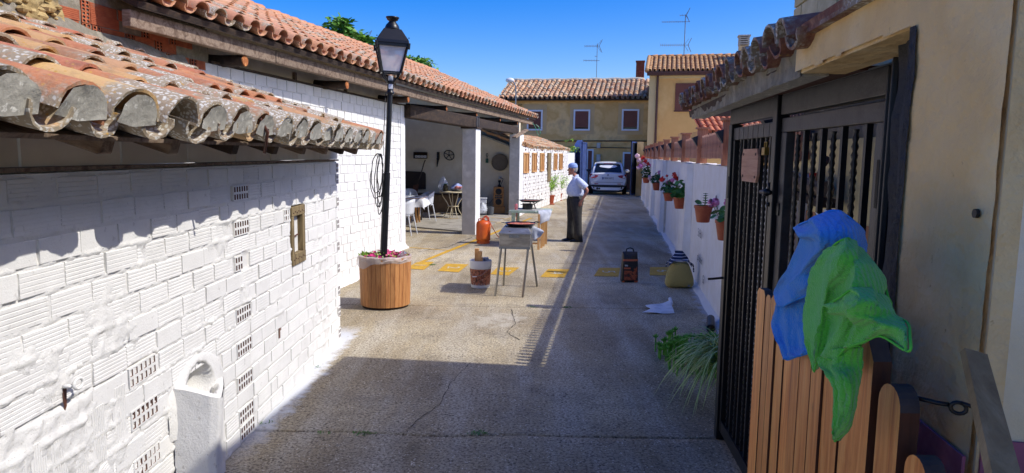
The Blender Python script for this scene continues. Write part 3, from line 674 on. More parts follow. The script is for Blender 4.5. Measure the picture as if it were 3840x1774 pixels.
# wall plate, infill boards, rafters
pl = MB(); n = 16
for i in range(n):
    a = Y0 + (Y1 - Y0) * i / n; b = Y0 + (Y1 - Y0) * (i + 1) / n; pl.b2((a, -.010 + .006 * rr.random(), 1.794), (b, .12, 1.806 + .004 * rr.random()))
pl.build('wall_plate', M_oldwood, shed, WF)
for i in range(9):
    a = Y0 + i * .64; bd = MB(); bd.b2((a, .03, 1.812), (a + .625, .05, 2.0)); bd.build('infill_board', pm('dusty white board %d' % i, ['ece4d2', 'ddd4c0'], .9, sc=3) if i == 0 else bpy.data.materials['dusty white board 0'], shed, WF)
RFM = roof_frame((-1.375, 1.0), (-1.375, 6.85), 1.915, .33)
for y in (1.2, 1.95, 2.60, 3.12, 3.80, 4.45, 5.05, 5.65, 6.2, 6.74):
    rf = MB(); rf.b2((y - .045, .12, -.10), (y + .045, 2.4, -.012)); rf.build('rafter', M_oldwood if rr.random() < .6 else M_darkwood, shed, RFM @ T(-1.0, 0, 0), bevel=.008)
roof = MB(); roof.b2((0, .008, -.012), (5.83, 2.42, .004)); roof = roof.build('roof', M_oldwood, shed, RFM)
tile_roof(roof, RFM @ T(.02, -.07, 0), 19, .303, 7, .365, M_tile_old, M_tile_old, 300, .47, .128, seed=5, jit=2.4, n=10, mat0=M_tile_lich)
# cement plugs closing the mouths of the eave tiles
for c in range(19):
    r_ = random.Random(c); x = .02 + .1515 + c * .303; pg = MB(); n = 10; V = [(0, -.002, -.0)]; q = .119
    for j in range(n + 1):
        a = math.pi * j / n; V.append((math.cos(a) * q, r_.uniform(-.006, .006), math.sin(a) * q * .85 - .004))
    F = [(0, j + 1, j + 2) for j in range(n)]
    V[0] = (0, .012 * r_.random() + .004, .04); V.append((0, .01, -.02)); F += [(n + 2, 1, 0), (0, n + 1, n + 2)]
    pg.add(V, F)
    if c in (5,): continue
    pg.build('cement_plug', M_cement, roof, RFM @ T(x, -.074, .086 + r_.uniform(-.004, .004)) @ SC(1.0, 1, 1.0), smooth=True)
ir = MB(); ir.tube([(3.0, .12, .18), (3.12, -.02, .17), (3.17, -.08, .09), (3.20, -.085, -.02)], .009, 6); ir.build('iron_strap', M_brown, roof, RFM @ T(-.55, 0, 0), smooth=True)
# cement flashing against the barn
fl = MB(); V = []; F = []
for i in range(24):
    y = 1.6 + i * .235; r_ = random.Random(i); xw = -2.148 - .168 * (13.854 - y); zr = 1.915 + .33 * (-1.375 - xw)
    V += [(xw + .26 + r_.uniform(-.06, .06), y, zr - .02), (xw + .10 + r_.uniform(-.03, .03), y, zr + .10), (xw + .03, y, zr + .24 + r_.uniform(-.03, .03))]
F = [(3 * i + j, 3 * i + 3 + j, 3 * i + 4 + j, 3 * i + 1 + j) for i in range(23) for j in range(2)]; fl.add(V, F)
fl.build('cement_flashing', M_mortar, shed)
# ================================================================ long barn with open porch
barn = thing('long_barn', 'long barn with orange barrel tiles, white brick wall and open porch on pillars', 'barn', (-2.6, 14, 0))
C0 = Vector((-2.148, 13.854)); dW = Vector((.168, 1)).normalized(); P_ = lambda y: (-2.148 - .168 * (13.854 - y), y)
BW = frame(P_(5.0), P_(13.854)); Lw = (Vector(P_(13.854)) - Vector(P_(5.0))).length
sW = lambda y: (y - 5.0) / dW.y
core = MB(); core.b2((sW(4.0), .03, -.5), (Lw, .28, 2.81)); wallb = core.build('wall', M_wmortar, barn, BW)
pier = MB(); pier.b2((Lw - .26, -.005, -.4), (Lw + .0, .03, 2.80)); pier.build('wall_pier', M_wplain, wallb, BW)
rr = random.Random(11)
pb = []
for k in range(4):
    b = MB(); V = []; L_, h_ = .25, .125; j = lambda: rr.uniform(-.003, .003)
    b.b2((0, 0, 0), (L_, .05, h_)); m = b.mesh('brick', M_wbrick)
    for v in m.vertices: v.co.x += j(); v.co.z += j()
    pb.append(m)
rbb = ribbed_brick('brick', M_wbrick, .25, .125, .05, 4, .003)
cand = []
for k in range(24):
    z = 2.80 - .139 * (k + 1)
    if z < -.45: break
    s = sW(6.9) + (.13 if k % 2 else 0)
    while s < Lw - .27:
        L = .262 + rr.uniform(-.02, .015); e = min(s + L - .016, Lw - .275)
        if s > sW(7.45) and e - s > .05: cand.append((s, e, z))
        s += L
# hidden ones behind the shed come last, so the visible ones are the separate objects
def vis(c):
    y = 5.0 + c[0] * dW.y; x = P_(y)[0]
    return 0 if (x / y > -.248 or c[2] > 1.95) else 1
cand.sort(key=lambda c: (vis(c), c[2] < -.2, -c[0])); joined = MB()
for i, (s, e, z) in enumerate(cand):
    m = T(s, rr.uniform(-.004, .004), z + rr.uniform(-.004, .004)) @ RY(rr.uniform(-.012, .012)) @ SC((e - s) / .25, 1, 1)
    me = rbb if rr.random() < .12 else rr.choice(pb)
    if i < 300: inst('brick', me, wallb, BW @ m)
    else: joined.add([m @ v.co for v in me.vertices], [tuple(p.vertices) for p in me.polygons])
if joined.v: joined.build('bricks', M_wbrick, wallb, BW)['kind'] = 'stuff'
xs, zs = np.meshgrid(np.arange(sW(7.3), Lw - .26, .02), np.arange(-.45, 2.8, .02), indexing='ij')
n1 = fbm(xs * 2.5, zs * 2.5, 31, 4); n2 = fbm(xs * 14, zs * 14, 32, 4)
grid_obj('mortar_skin', xs, .012 - .008 * n2 - .013 * np.clip(n1 - .15, 0, 1), zs, M_wmortar, wallb, BW)
# rough foot of the wall
xs, ts = np.meshgrid(np.arange(sW(8.5), Lw, .04), np.linspace(0, 1, 10), indexing='ij'); yy = 5 + xs * dW.y
fo = .10 * (1 - ts) + .03 * fbm(xs * 9, ts * 4, 33)
base_z = np.array(gz(P_(13.854)[0] - .168 * (13.854 - yy) + fo, yy)); base_z = base_z[:, :1] + 0 * ts
grid_obj('wall_foot', xs, -fo * (1 - ts * .9), base_z - .01 + ts * .14 + .015 * fbm(xs * 6, ts * 3, 34), M_wmortar, wallb, BW)
# red hollow bricks, grey mortar and mud wall under the eave, above the shed
up_ = MB(); up_.b2((sW(5.45), .02, 2.3), (sW(7.45), .10, 3.2)); up_.build('upper_wall', M_mortar, barn, BW)
rb1 = ribbed_brick('brick', M_redbrick, .20, .088, .04, 5, .002); hb1 = hole_brick('vent_brick', M_redbrick, M_redhole, .088, .088, 2, 3, .05)
lay = {2.99: [('h', 5.78), ('r', 5.88, .30), ('r', 6.20, .2)], 2.90: [('r', 5.50, .26), ('h', 5.78), ('r', 5.88, .32)],
       2.805: [('r', 5.48, .27), ('h', 5.78), ('h', 5.89), ('r', 5.99, .27), ('h', 6.28), ('r', 6.38, .26), ('h', 6.66), ('r', 6.76, .2)],
       2.71: [('r', 5.6, .2), ('h', 6.45), ('r', 6.55, .24), ('h', 6.81), ('r', 6.91, .24), ('h', 7.17), ('r', 7.27, .15)],
       2.895: [('h', 6.48), ('r', 6.58, .27), ('h', 6.87), ('r', 6.97, .24)], 2.985: [('r', 6.5, .3), ('r', 6.85, .3), ('h', 7.17)],
       2.615: [('r', 6.8, .22), ('h', 7.05), ('r', 7.15, .2)]}
for z, it in lay.items():
    for q in it:
        s = sW(q[1]); tl_ = rr.uniform(-.01, .01)
        if q[0] == 'h': inst('vent_brick', hb1, wallb, BW @ T(s, .004, z) @ RY(tl_))
        else: inst('brick', rb1, wallb, BW @ T(s, .004 + rr.uniform(0, .006), z) @ RY(tl_) @ SC(q[2] / .20, 1, 1))
xs, zs = np.meshgrid(np.arange(sW(5.4), sW(7.5), .015), np.arange(2.3, 3.15, .015), indexing='ij')
grid_obj('mortar_skin', xs, .016 - .006 * fbm(xs * 12, zs * 12, 41) - .02 * np.clip(fbm(xs * 3, zs * 3, 42) + np.clip(2.70 - zs, 0, .3) * 3 - .25, 0, 1), zs, M_mortar, wallb, BW)
xs, zs = np.meshgrid(np.arange(sW(3.2), sW(5.55), .02), np.arange(2.4, 3.6, .02), indexing='ij')
grid_obj('mud_wall', xs, -.02 - .10 * fbm(xs * 3.2, zs * 4, 43, 5) - .05 * np.abs(fbm(xs * 9, zs * 9, 44, 3)), zs, M_adobe, barn, BW)
mw = MB(); mw.b2((sW(3.2), .1, 2.3), (sW(5.5), .4, 3.5)); mw.build('mud_core', M_adobe, barn, BW)
gw = MB(); rq = random.Random(3)
for k in range(70): gw.sph((sW(4.0 + rq.random() * 1.5), -.06 + .03 * rq.random(), 2.70 + rq.random() * .30), .015 + rq.random() ** 2 * .045, 6, 4, (1.2 + rq.random() * .6, 1, .7))
gw.build('clay_lumps', M_adobe, barn, BW)['kind'] = 'stuff'
# eave line in two runs
E0, E1, E2 = (-3.105, 5.95), (-1.57, 13.85), (.80, 24.10); ZE = 3.10; SL = .42
for a, b, sd in ((E0, E1, 1), (E1, E2, 2)):
    M = roof_frame(a, b, ZE, SL); L = (Vector(b) - Vector(a)).length; nc = int(round(L / .297))
    rf = MB(); rf.b2((0, .03, -.05), (L, 3.95, -.004)); rf = rf.build('roof', M_darkwood, barn, M)
    tile_roof(rf, M @ T(0, 0, 0), nc, L / nc, 10, .385, M_tile_barn, M_tile_barn_s, 145, .46, .112, seed=20 + sd, jit=.8, n=7, order='row')
    rg_ = MB()
    for k in range(int(L / .36)): rg_.tube([(k * .36, 3.95, .06 + rr.uniform(0, .01)), (k * .36 + .40, 3.95, .09 + rr.uniform(0, .01))], .10, 9)
    rg_.build('ridge_tiles', M_tile_barn_s, barn, M, smooth=True)['kind'] = 'stuff'
    # long fascia timber, battens and round log rafters
    k = 0; s = 0
    while s < L:
        l = rr.uniform(2.2, 3.2); f = MB(); e = min(L - .02, s + l)
        f.b2((s, .115, -.20), (e - .015, .20, -.055)); f.build('fascia_timber', M_oldwood, barn, M @ T(0, 0, .0) @ RX(-math.atan(SL)), bevel=.008); s = e + .0
        if e >= L - .03: break
    for q in range(0, int(L / .297), 1):
        pass
    under = MB(); under.b2((0, .02, -.06), (L, .55, -.052)); under.build('eave_boards', M_darkwood, barn, M)
logs = [(-2.921, 7.67), (-2.424, 10.224), (-1.924, 12.799), (-1.45, 15.14), (-.921, 17.418), (-.383, 19.735), (.118, 21.888)]
for i, (x, y) in enumerate(logs):
    r_ = random.Random(i); nx_ = Vector((-dW.y, dW.x)); rad = .062 - .002 * i; d = Vector((nx_.x, nx_.y, 0)); p = Vector((x, y, 2.845)); lg = MB()
    lg.tube([p, p + d * .3 + Vector((0, 0, .0)), p + d * .9 + Vector((0, 0, .05))], [rad, rad * 1.03, rad * 1.1], 12); lg = lg.build('log_rafter', M_darkwood, barn, auto=40)
    en = MB(); en.tube([p - d * .012, p - d * .001], [rad * .9, rad * .96], 12); en.build('sawn_end', M_logend, lg)
# beige infill over the wall top, recessed
nf = MB(); nf.b2((sW(7.5), .16, 2.80), (Lw - .05, .2, 3.25)); nf.build('infill_panel', M_beige, barn, BW)
ts_ = MB(); ts_.b2((sW(7.5), -.01, 2.80), (Lw, .22, 2.822)); ts_.build('wall_plate', M_darkwood, barn, BW)
for y in (8.1, 9.6, 11.3):
    st = MB(); st.b2((sW(y), .12, 2.822), (sW(y) + .05, .16, 2.95)); st.build('prop', M_oldwood, barn, BW)
# porch: lintel beam, pillars, end wall, back wall
bm = MB(); n = 12; a = Vector((-2.13, 13.80)); b = Vector((.05, 21.9))
for i in range(n): pass
bm.beam((a.x, a.y, 2.70), (-.97 + .02, 16.45, 2.61), .24, .26); bm.beam((-.97 + .02, 16.45, 2.61), (b.x, b.y, 2.63), .22, .22)
bm.build('lintel_beam', M_darkwood, barn, bevel=.02)
PF = frame((-.855, 16.113), (-.775, 16.57))
M_pilshade = M_greyren_shade
def pillar(p, q, wd, dp, top):
    M = frame(p, q); m = MB(); m.b2((0, 0, -.02), (dp, wd, top)); m.v = [v for v in m.v]; o = m.mesh('pillar', [M_greyren_shade, M_wpor])
    for f in o.polygons:
        if f.normal.y < -.5: f.material_index = 1  # white for the sunlit face, grey elsewhere: light and shade put into colour
    ob = put(bpy.data.objects.new('pillar', o), barn, M); b = ob.modifiers.new('b', 'BEVEL'); b.width = .012; b.segments = 2
    return M
pillar((-.860, 16.12), (-.775, 16.57), .33, .46, 2.46); pillar((.200, 21.13), (.325, 21.81), .32, .68, 2.50)
cp = MB(); cp.b2((-.03, -.03, 2.462), (.48, .36, 2.50)); cp.build('pillar_cap', M_darkwood, barn, frame((-.860, 16.12), (-.775, 16.57)))
cl = MB(); cl.b2((.05, -.02, 2.46), (.07, .0, 2.75)); cl.b2((.22, -.02, 2.46), (.24, .0, 2.75)); cl.build('iron_clamp', M_galv, barn, frame((-.860, 16.12), (-.775, 16.57)))
bk = MB(); bk.beam((.02, 20.6, 2.38), (.42, 22.2, 2.66), .12, .05); bk.build('loose_board', M_oldwood, barn)
ew = MB(); EW = frame((.18, 22.05), (-4.8, 23.05)); ew.add([(0, -.2, -.05), (5.1, -.2, -.05), (5.1, 0, -.05), (0, 0, -.05), (0, -.2, 3.06), (3.3, -.2, 4.42), (5.1, -.2, 4.42), (5.1, 0, 4.42), (3.3, 0, 4.42), (0, 0, 3.06)], [(0, 3, 2, 1), (3, 9, 8, 7, 2), (0, 1, 6, 5, 4), (4, 5, 8, 9), (5, 6, 7, 8), (0, 4, 9, 3), (1, 2, 7, 6)]); ew.build('end_wall', M_beige, barn, EW)
bw = MB(); bw.beam((-4.9, 13.4, 1.6), (-4.75, 23.2, 1.6), .2, 3.4); bw.build('back_wall', M_beige, barn)
sw = MB(); sw.beam((-2.3, 13.75, 1.6), (-5.0, 14.2, 1.6), .2, 3.2); sw.build('side_wall', M_beige, barn)
sb = MB(); V = [(-1.17, 16.60), (-2.75, 17.64), (-4.7, 18.9), (-4.7, 23), (.15, 22.1), (-.85, 16.6)]
sb.add([(x, y, .001) for x, y in V] + [(x, y, .035) for x, y in V], [tuple(reversed(range(6, 12)))] + [(i, (i + 1) % 6, (i + 1) % 6 + 6, i + 6) for i in range(6)])
sl_ = sb.build('porch_floor', M_slabc, yard)
for i, (px_, py_, w_, h_) in enumerate(((.0, 0, 0, 0),)): pass
for a_, b_ in (((-3.3, 20.3), (-1.54, 19.66)), ((-3.0, 21.8), (-1.4, 20.95)), ((-.62, 20.22), (-.02, 19.8)), ((-.72, 19.08), (-.28, 18.74))):
    tag(quad('road_marking', strip(a_, b_, .055), M_yroad, .041), kind='structure')
# socket on the end wall
so_ = MB(); so_.box((-.405 + .0, 22.135, .0 + 1.14), (.10, .02, .08)); so_.box((-.43, 22.12, 1.14), (.03, .012, .03)); so_.box((-.38, 22.12, 1.14), (.03, .012, .03)); so_ = so_.build('power_socket', M_whitepl, barn, bevel=.004)
# green loop of hose on the eave corner, and the fibreglass end
tag(MB().tube([(.62, 23.2, 2.93), (.72, 23.25, 2.80), (.80, 23.3, 2.58), (.86, 23.3, 2.50), (.90, 23.3, 2.60), (.84, 23.3, 2.80), (.74, 23.3, 2.88)], .012, 6).build('hose_loop', pm('green hose', ['2f8a6a'], .4)), 'green loop of hose hanging from the porch roof corner', 'hose')
# trees behind the barn roof
def leafblob(mb, c, r, n, size, rg, sq=1.0, up_=.3):
    for _ in range(n):
        d = Vector((rg.gauss(0, 1), rg.gauss(0, 1), rg.gauss(0, 1))); d.normalize(); d *= r * rg.random() ** .4
        p = Vector(c) + Vector((d.x, d.y, d.z * sq)); a = Vector((rg.gauss(0, 1), rg.gauss(0, 1), rg.gauss(0, up_) - .25)).normalized(); b = a.orthogonal().normalized()
        b = (Matrix.Rotation(rg.uniform(0, 6.28), 3, a) @ b); s = size * rg.uniform(.6, 1.3)
        mb.add([p, p + a * s * .5 + b * s * .18, p + a * s, p + a * s * .5 - b * s * .18], [(0, 1, 2, 3)])
def tree(name, label, base, blobs, trunk_h, seed, size=.16):
    t_ = thing(name, label, 'tree', base, 'fruit trees behind the barn'); rg = random.Random(seed); tr = MB(); top = Vector(base) + Vector((0, 0, trunk_h))
    tr.tube([base, Vector(base) + Vector((.05, .1, trunk_h * .5)), top], [.12, .09, .06], 8)
    for c, r, n in blobs: tr.tube([top, (top + Vector(c)) / 2 + Vector((.1, 0, .1)), c, Vector(c) + Vector((0, 0, r * .8))], [.05, .035, .02, .006], 6)
    tr.build('trunk', M_bark, t_); cr = MB()
    for c, r, n in blobs: leafblob(cr, c, r, n, size, rg, 1.0)
    cr.build('crown', M_tree, t_); return t_
tree('fruit_tree', 'leafy green tree rising over the barn ridge left of the lamp', (-5.4, 21, 0), [((-5.28, 21.2, 5.35), .50, 420), ((-5.72, 21, 5.05), .5, 380), ((-4.75, 21, 4.95), .55, 420), ((-6.3, 21.4, 5.2), .16, 50), ((-4.35, 21, 4.95), .3, 130), ((-5.05, 21, 5.62), .24, 110), ((-4.0, 21, 4.6), .4, 160), ((-4.42, 21, 5.25), .16, 60)], 3.6, 1, .26)
tree('fruit_tree', 'sparse leafy branches over the barn ridge right of the lamp', (-3.6, 25, 0), [((-3.61, 25, 4.9), .5, 200), ((-3.17, 25, 4.96), .38, 130), ((-3.8, 25, 5.12), .22, 50), ((-2.72, 25, 4.52), .28, 60), ((-2.39, 25, 4.46), .16, 30)], 3.6, 2, .26)
# ================================================================ small outbuilding with wooden windows beyond the porch
out = thing('outbuilding', 'small white outbuilding with pine shutters and shaggy straw coloured tile eave beyond the porch', 'outbuilding', (1.2, 26, 0))
BF = frame((.335, 21.82), (2.35, 30.2)); LB = (Vector((2.35, 30.2)) - Vector((.335, 21.82))).length; yB = lambda y: (y - 21.82) / (8.38 / LB)
w_ = MB(); w_.b2((0, .03, -.05), (LB, .3, 2.12)); w_ = w_.build('wall', M_wpor, out, BF)
jn = MB(); rr = random.Random(8)
for k in range(18):
    z = .02 + k * .115; s = .0 if k % 2 else -.13
    while s < LB:
        a = max(s, 0); e = min(s + .25, LB)
        if not any(yB(y1) - .05 < e and a < yB(y2) + .05 for y1, y2 in WIN_ if z > 1.2) if (WIN_ := [(21.75, 22.5), (23.1, 23.72), (24.4, 25.02), (25.75, 26.3), (27.05, 27.65), (28.25, 28.9)]) else True:
            if e - a > .04: jn.b2((a, rr.uniform(0, .012), z), (e - .012, .05, z + .103))
        s += .262
jn.build('bricks', M_wbrick, w_, BF)['kind'] = 'stuff'
bh = MB()
for y in (22.1, 22.75, 23.4, 24.1, 24.75, 25.5, 26.6, 27.4, 28.1, 29.2):
    for k in range(9): bh.b2((yB(y), -.004, .25 + k * .22), (yB(y) + .05, .02, .30 + k * .22))
bh.build('brick_holes', M_bhole, w_, BF)['kind'] = 'stuff'
for i, (a, b) in enumerate(WIN_):
    if i == 3:
        f = MB(); f.b2((yB(a), -.03, .9), (yB(b), .02, 1.96)); f.build('door_board', M_winwood, out, BF); continue
    A, B = yB(a), yB(b); z0 = 1.30; f = MB()
    for lo, hi in (((A, -.03, z0), (B, .03, z0 + .05)), ((A, -.03, 1.90), (B, .03, 1.95)), ((A, -.03, z0 + .05), (A + .06, .03, 1.90)), ((B - .06, -.03, z0 + .05), (B, .03, 1.90)), (((A + B) / 2 - .04, -.03, z0 + .05), ((A + B) / 2 + .04, .03, 1.90))): f.b2(lo, hi)
    f = f.build('window', M_pine, out, BF); g_ = MB(); g_.b2((A + .06, .0, z0 + .05), (B - .06, .01, 1.90)); g_.build('shutter', M_pine, f, BF)
M = roof_frame((.23, 21.5), (2.5, 30.9), 2.04, .36)
rf = MB(); Lr = 9.67; rf.b2((0, .0, -.05), (Lr, 1.5, -.004)); rf = rf.build('roof', M_cement, out, M)
tile_roof(rf, M, 41, Lr / 41, 4, .36, tile_mat('straw tile', ['b08a62', 'c3a47c', 'a9714f', 'cdb795'], .3), tile_mat('straw tile joined', ['b08a62', 'c3a47c', 'a9714f', 'cdb795'], .3, True), 300, .46, .10, seed=40, jit=2.4, n=6, sag=lambda x, y: .10 * math.exp(-((x - .2) / 1.0) ** 2) - .0 * x)
mp = MB()
for k in range(24): mp.sph((k * .40, .10, -.09), .10, 7, 5, (1.8, .8, .8))
mp.build('mortar_bed', M_cement, out, M, smooth=True)
# wall that carries on to the blue gate
bwall = thing('blue_wall', 'boundary wall painted white then navy blue, rising beside the blue gate', 'wall', (2.9, 32, 0))
mb = MB(); mb.poly([(0, -.05), (2.0, -.05), (2.0, 2.0), (0, 1.95)], .25, frame((2.35, 30.2), (2.85, 32.1))); mb.build('white_stretch', M_wplain, bwall)
mb = MB(); mb.poly([(0, -.05), (2.35, -.05), (2.35, 2.62), (1.6, 2.45), (.8, 2.12), (0, 2.0)], .25, frame((2.85, 32.11), (3.40, 34.4))); mb.build('blue_stretch', M_blue, bwall)
wpl = MB(); rg = random.Random(6)
leafblob(wpl, (2.75, 32.0, 2.15), .28, 120, .12, rg, .6); leafblob(wpl, (2.45, 31.4, 2.1), .2, 60, .1, rg, .5)
for x, h in ((2.35, .55), (2.62, .6)): wpl.tube([(x, 31.6, 2.0), (x + .05, 31.6, 2.0 + h)], .008, 4); leafblob(wpl, (x + .05, 31.6, 2.0 + h), .12, 25, .09, rg, .4)
tag(wpl.build('wall_weeds', M_leafl), 'dry weeds growing on top of the wall beside the blue gate', 'weeds', kind='stuff')
gt = thing('yard_gate', 'pair of tall navy blue metal gate leaves standing open at the end of the alley', 'gate', (4.5, 33, 0))
def leaf(p, q, h):
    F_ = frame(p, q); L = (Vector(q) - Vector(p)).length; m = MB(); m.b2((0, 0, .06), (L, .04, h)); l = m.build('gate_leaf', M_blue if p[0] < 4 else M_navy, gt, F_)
    f = MB(); [f.b2((0, -.02, z), (L, -.002, z + .06)) for z in (.06, h / 2, h - .06)]; [f.b2((x, -.02, .12), (x + .06, -.002, h - .06)) for x in (0, L - .06)]; f.build('gate_frame', M_blue, l, F_)
leaf((3.15, 31.9), (3.55, 33.7), 2.50); leaf((5.52, 32.6), (6.12, 33.9), 2.56)
gw_ = MB(); gw_.beam((6.0, 33.0, 1.28), (6.35, 35.4, 1.28), .3, 2.56); tag(gw_.build('gate_pier', M_tan), 'dark shaded end wall behind the right gate leaf', 'wall')
# ================================================================ houses at the end of the street
def window(par, F, x0, x1, z0, z1, fr=.09, depth=.10, patch=True, slit=True):
    o = MB(); o.b2((x0 - .001, -.03, z0), (x0 + fr, .06, z1)); o.b2((x1 - fr, -.03, z0), (x1 + .001, .06, z1)); o.b2((x0 + fr, -.03, z1 - fr), (x1 - fr, .06, z1)); o.b2((x0 + fr, -.03, z0), (x1 - fr, .06, z0 + fr))
    o = o.build('window', M_wframe, par, F)
    s_ = MB(); n = int((z1 - z0 - 2 * fr) / .06); zt = z1 - fr; zb = z0 + fr + (.10 if slit else 0)
    k = 0; z = zb
    while z < zt - .001: s_.b2((x0 + fr, .0 + .006 * (k % 2), z), (x1 - fr, .03, min(zt, z + .05))); z += .05; k += 1
    s_.build('shutter', M_shutter, o, F)
    if slit: g_ = MB(); g_.b2((x0 + fr, .01, z0 + fr), (x1 - fr, .02, zb)); g_.build('pane', M_dkglass, o, F)
def roller(par, F, x0, x1, z0, z1):
    s_ = MB(); k = 0; z = z0
    while z < z1 - .001: s_.b2((x0, -.012 + .006 * (k % 2), z), (x1, .03, min(z1, z + .055))); z += .055; k += 1
    o = s_.build('window', M_shutter, par, F); l = MB(); l.b2((x0 - .04, -.03, z0 - .06), (x1 + .04, .03, z0 - .001)); l.build('sill', M_brown, o, F)
h1 = thing('old_house', 'two storey tan rendered house with pale barrel tile roof closing the street', 'house', (3.2, 39.5, 0))
hp, hq = (-.70, 40.45), (7.6, 38.64); HF = frame(hp, hq); HL = (Vector(hq) - Vector(hp)).length
# frame: x to the right, y = away from the street
w_ = MB(); w_.b2((0, .04, -.1), (HL, 6, 5.0)); w_ = w_.build('wall', M_tan, h1, HF)
fz = MB(); fz.b2((-.02, -.02, 4.86), (HL, .039, 5.02)); fz.build('cornice', M_yel, h1, HF)
def hx(px, py):  # wall coordinates on the facade plane of a point measured on the photo plane at 39 m
    return 0
ws = [(1.50, 2.40, 3.26, 4.42), (4.17, 5.10, 3.27, 4.44), (6.86, 7.80, 3.28, 4.46)]
for a, b, c, d in ws:
    pt = MB(); pt.poly([(a - .22, c - .22), (b + .22, c - .2), (b + .24, d + .3), (a - .2, d + .32)], -.004, HF @ T(0, .038, 0)); pt.build('render_patch', M_tanpatch, w_)
    window(w_, HF, a, b, c, d)
for a, b, d in ((4.95, 5.35, 2.24), (6.98, 7.9, 2.10)):
    fr = MB(); fr.b2((a, -.02, 0), (a + .09, .06, d)); fr.b2((b - .09, -.02, 0), (b, .06, d)); fr.b2((a + .09, -.02, d - .09), (b - .09, .06, d)); fr = fr.build('door', M_wframe, h1, HF)
    dd = MB(); dd.b2((a + .09, .01, 0), (b - .09, .04, d - .09)); dd.build('door_leaf', M_shutter, fr, HF)
cb = MB(); cb.tube([(2.2, -.03, 2.66), (5.4, -.03, 2.70), (HL, -.03, 2.72)], .03, 6); cb.tube([(3.9, -.03, 2.36), (5.6, -.03, 2.34), (HL, -.03, 2.32)], .02, 6); cb.tube([(-.1, -.05, 4.65), (.4, -.05, 4.62), (1.2, -.05, 4.70)], .02, 6); cb.build('facade_cable', M_cable, h1, HF)
for a, b, c, d in ((5.52, 5.72, 2.30, 2.60), (5.52, 5.74, 1.5, 1.95), (.55, .75, 4.6, 4.78)):
    bx = MB(); bx.b2((a, -.10, c), (b, .03, d)); bx.build('meter_box', pm('meter box', ['b5b2a8', 'a09d92'], .6) if a == 5.52 and c > 2 else (bpy.data.materials.get('meter box') or M_whitepl), h1, HF, bevel=.01)
M = roof_frame(hq, hp, 5.02, .39, True)   # up the slope is to the left of q->p : away from the street is to the right, so flip below
d = Vector((hq[0] - hp[0], hq[1] - hp[1], 0)).normalized(); nn = Vector((-d.y, d.x, 0)); u = Vector((nn.x, nn.y, .40)).normalized(); kz = d.cross(u)
M = Matrix(((d.x, u.x, kz.x, hp[0] - d.x * .15), (d.y, u.y, kz.y, hp[1] - d.y * .15 - nn.y * .25), (0, u.z, kz.z, 4.99), (0, 0, 0, 1)))
rf = MB(); rf.b2((0, 0, -.08), (HL + .15, 3.7, -.004)); rf = rf.build('roof', M_darkwood, h1, M)
tile_roof(rf, M, 31, (HL + .15) / 31, 9, .385, M_tile_far, M_tile_far_s, 290, .46, .125, seed=60, jit=1.8, n=6, order='cover')
rdg = MB(); rdg.tube([(k * .4, 3.55, .09 + .025 * math.sin(k * 2.1)) for k in range(int((HL + .2) / .4))], .12, 7); rdg.build('ridge', M_cement, h1, M, smooth=True)
ch = MB(); F_ = HF; ch.b2((7.42, 3.2, 6.2), (7.86, 3.6, 7.42)); ch = ch.build('chimney', M_chim, h1, F_)
c2 = MB()
for k in range(11): c2.b2((7.40, 3.18, 6.33 + k * .1), (7.88, 3.62, 6.33 + k * .1 + .075))
c2.b2((7.37, 3.15, 7.43), (7.91, 3.65, 7.50)); c2.build('brick_course', M_chim, ch, F_)
c3 = MB(); c3.add([(7.2, 3.0, 6.15), (8.1, 3.0, 6.15), (8.1, 3.8, 6.15), (7.2, 3.8, 6.15), (7.4, 3.14, 6.42), (7.9, 3.14, 6.42), (7.9, 3.66, 6.42), (7.4, 3.66, 6.42)], [(0, 1, 5, 4), (1, 2, 6, 5), (2, 3, 7, 6), (3, 0, 4, 7), (4, 5, 6, 7)]); c3.build('chimney_base', M_cement, h1, F_)
h2 = thing('yellow_house', 'yellow rendered house with ochre tile roof and large brown roller shutter', 'house', (9.5, 36, 0))
hp2, hq2 = (6.90, 36.11), (14.38, 34.46); YF = frame(hp2, hq2); YL = 7.66
w_ = MB(); w_.b2((.36, .04, -.1), (YL, 8, 6.0)); w_ = w_.build('wall', M_yel, h2, YF)
e_ = MB(); e_.b2((0, .02, -.1), (.355, 8, 6.0)); e_.build('corner_strip', M_cream, h2, YF)
g_ = MB(); g_.b2((-.12, -.32, 5.97), (YL, .02, 6.06)); g_.b2((-.12, -.36, 6.06), (YL, -.20, 6.14)); g_.build('gutter', M_brown, h2, YF)
fb = MB(); fb.b2((.36, .0, 5.82), (YL, .039, 5.965)); fb.build('eave_band', M_cream, h2, YF)
dp_ = MB(); dp_.tube([(.42, -.05, 6.0), (.42, -.05, .2)], .055, 8); dp_.build('downpipe', M_brown, h2, YF)
roller(w_, YF, 1.32, 2.92, 4.22, 5.58)
d = Vector((hq2[0] - hp2[0], hq2[1] - hp2[1], 0)).normalized(); nn = Vector((-d.y, d.x, 0)); u = Vector((nn.x, nn.y, .36)).normalized(); kz = d.cross(u)
M = Matrix(((d.x, u.x, kz.x, hp2[0] - d.x * .1 + nn.x * -.32), (d.y, u.y, kz.y, hp2[1] - d.y * .1 - nn.y * .32), (0, u.z, kz.z, 6.13), (0, 0, 0, 1)))
rf = MB(); rf.b2((0, 0, -.1), (YL + .1, 3.2, -.004)); rf = rf.build('roof', M_darkwood, h2, M)
tile_roof(rf, M, 33, .235, 8, .385, M_tile_yel, M_tile_yel_s, 290, .46, .10, seed=70, jit=.5, n=6, order='cover')
rdg = MB()
for k in range(19): rdg.tube([(k * .42, 3.12, .07), (k * .42 + .44, 3.12, .09)], [.105, .12], 8)
rdg.build('ridge_tiles', M_tile_yel, h2, M, smooth=True)
vg = MB()
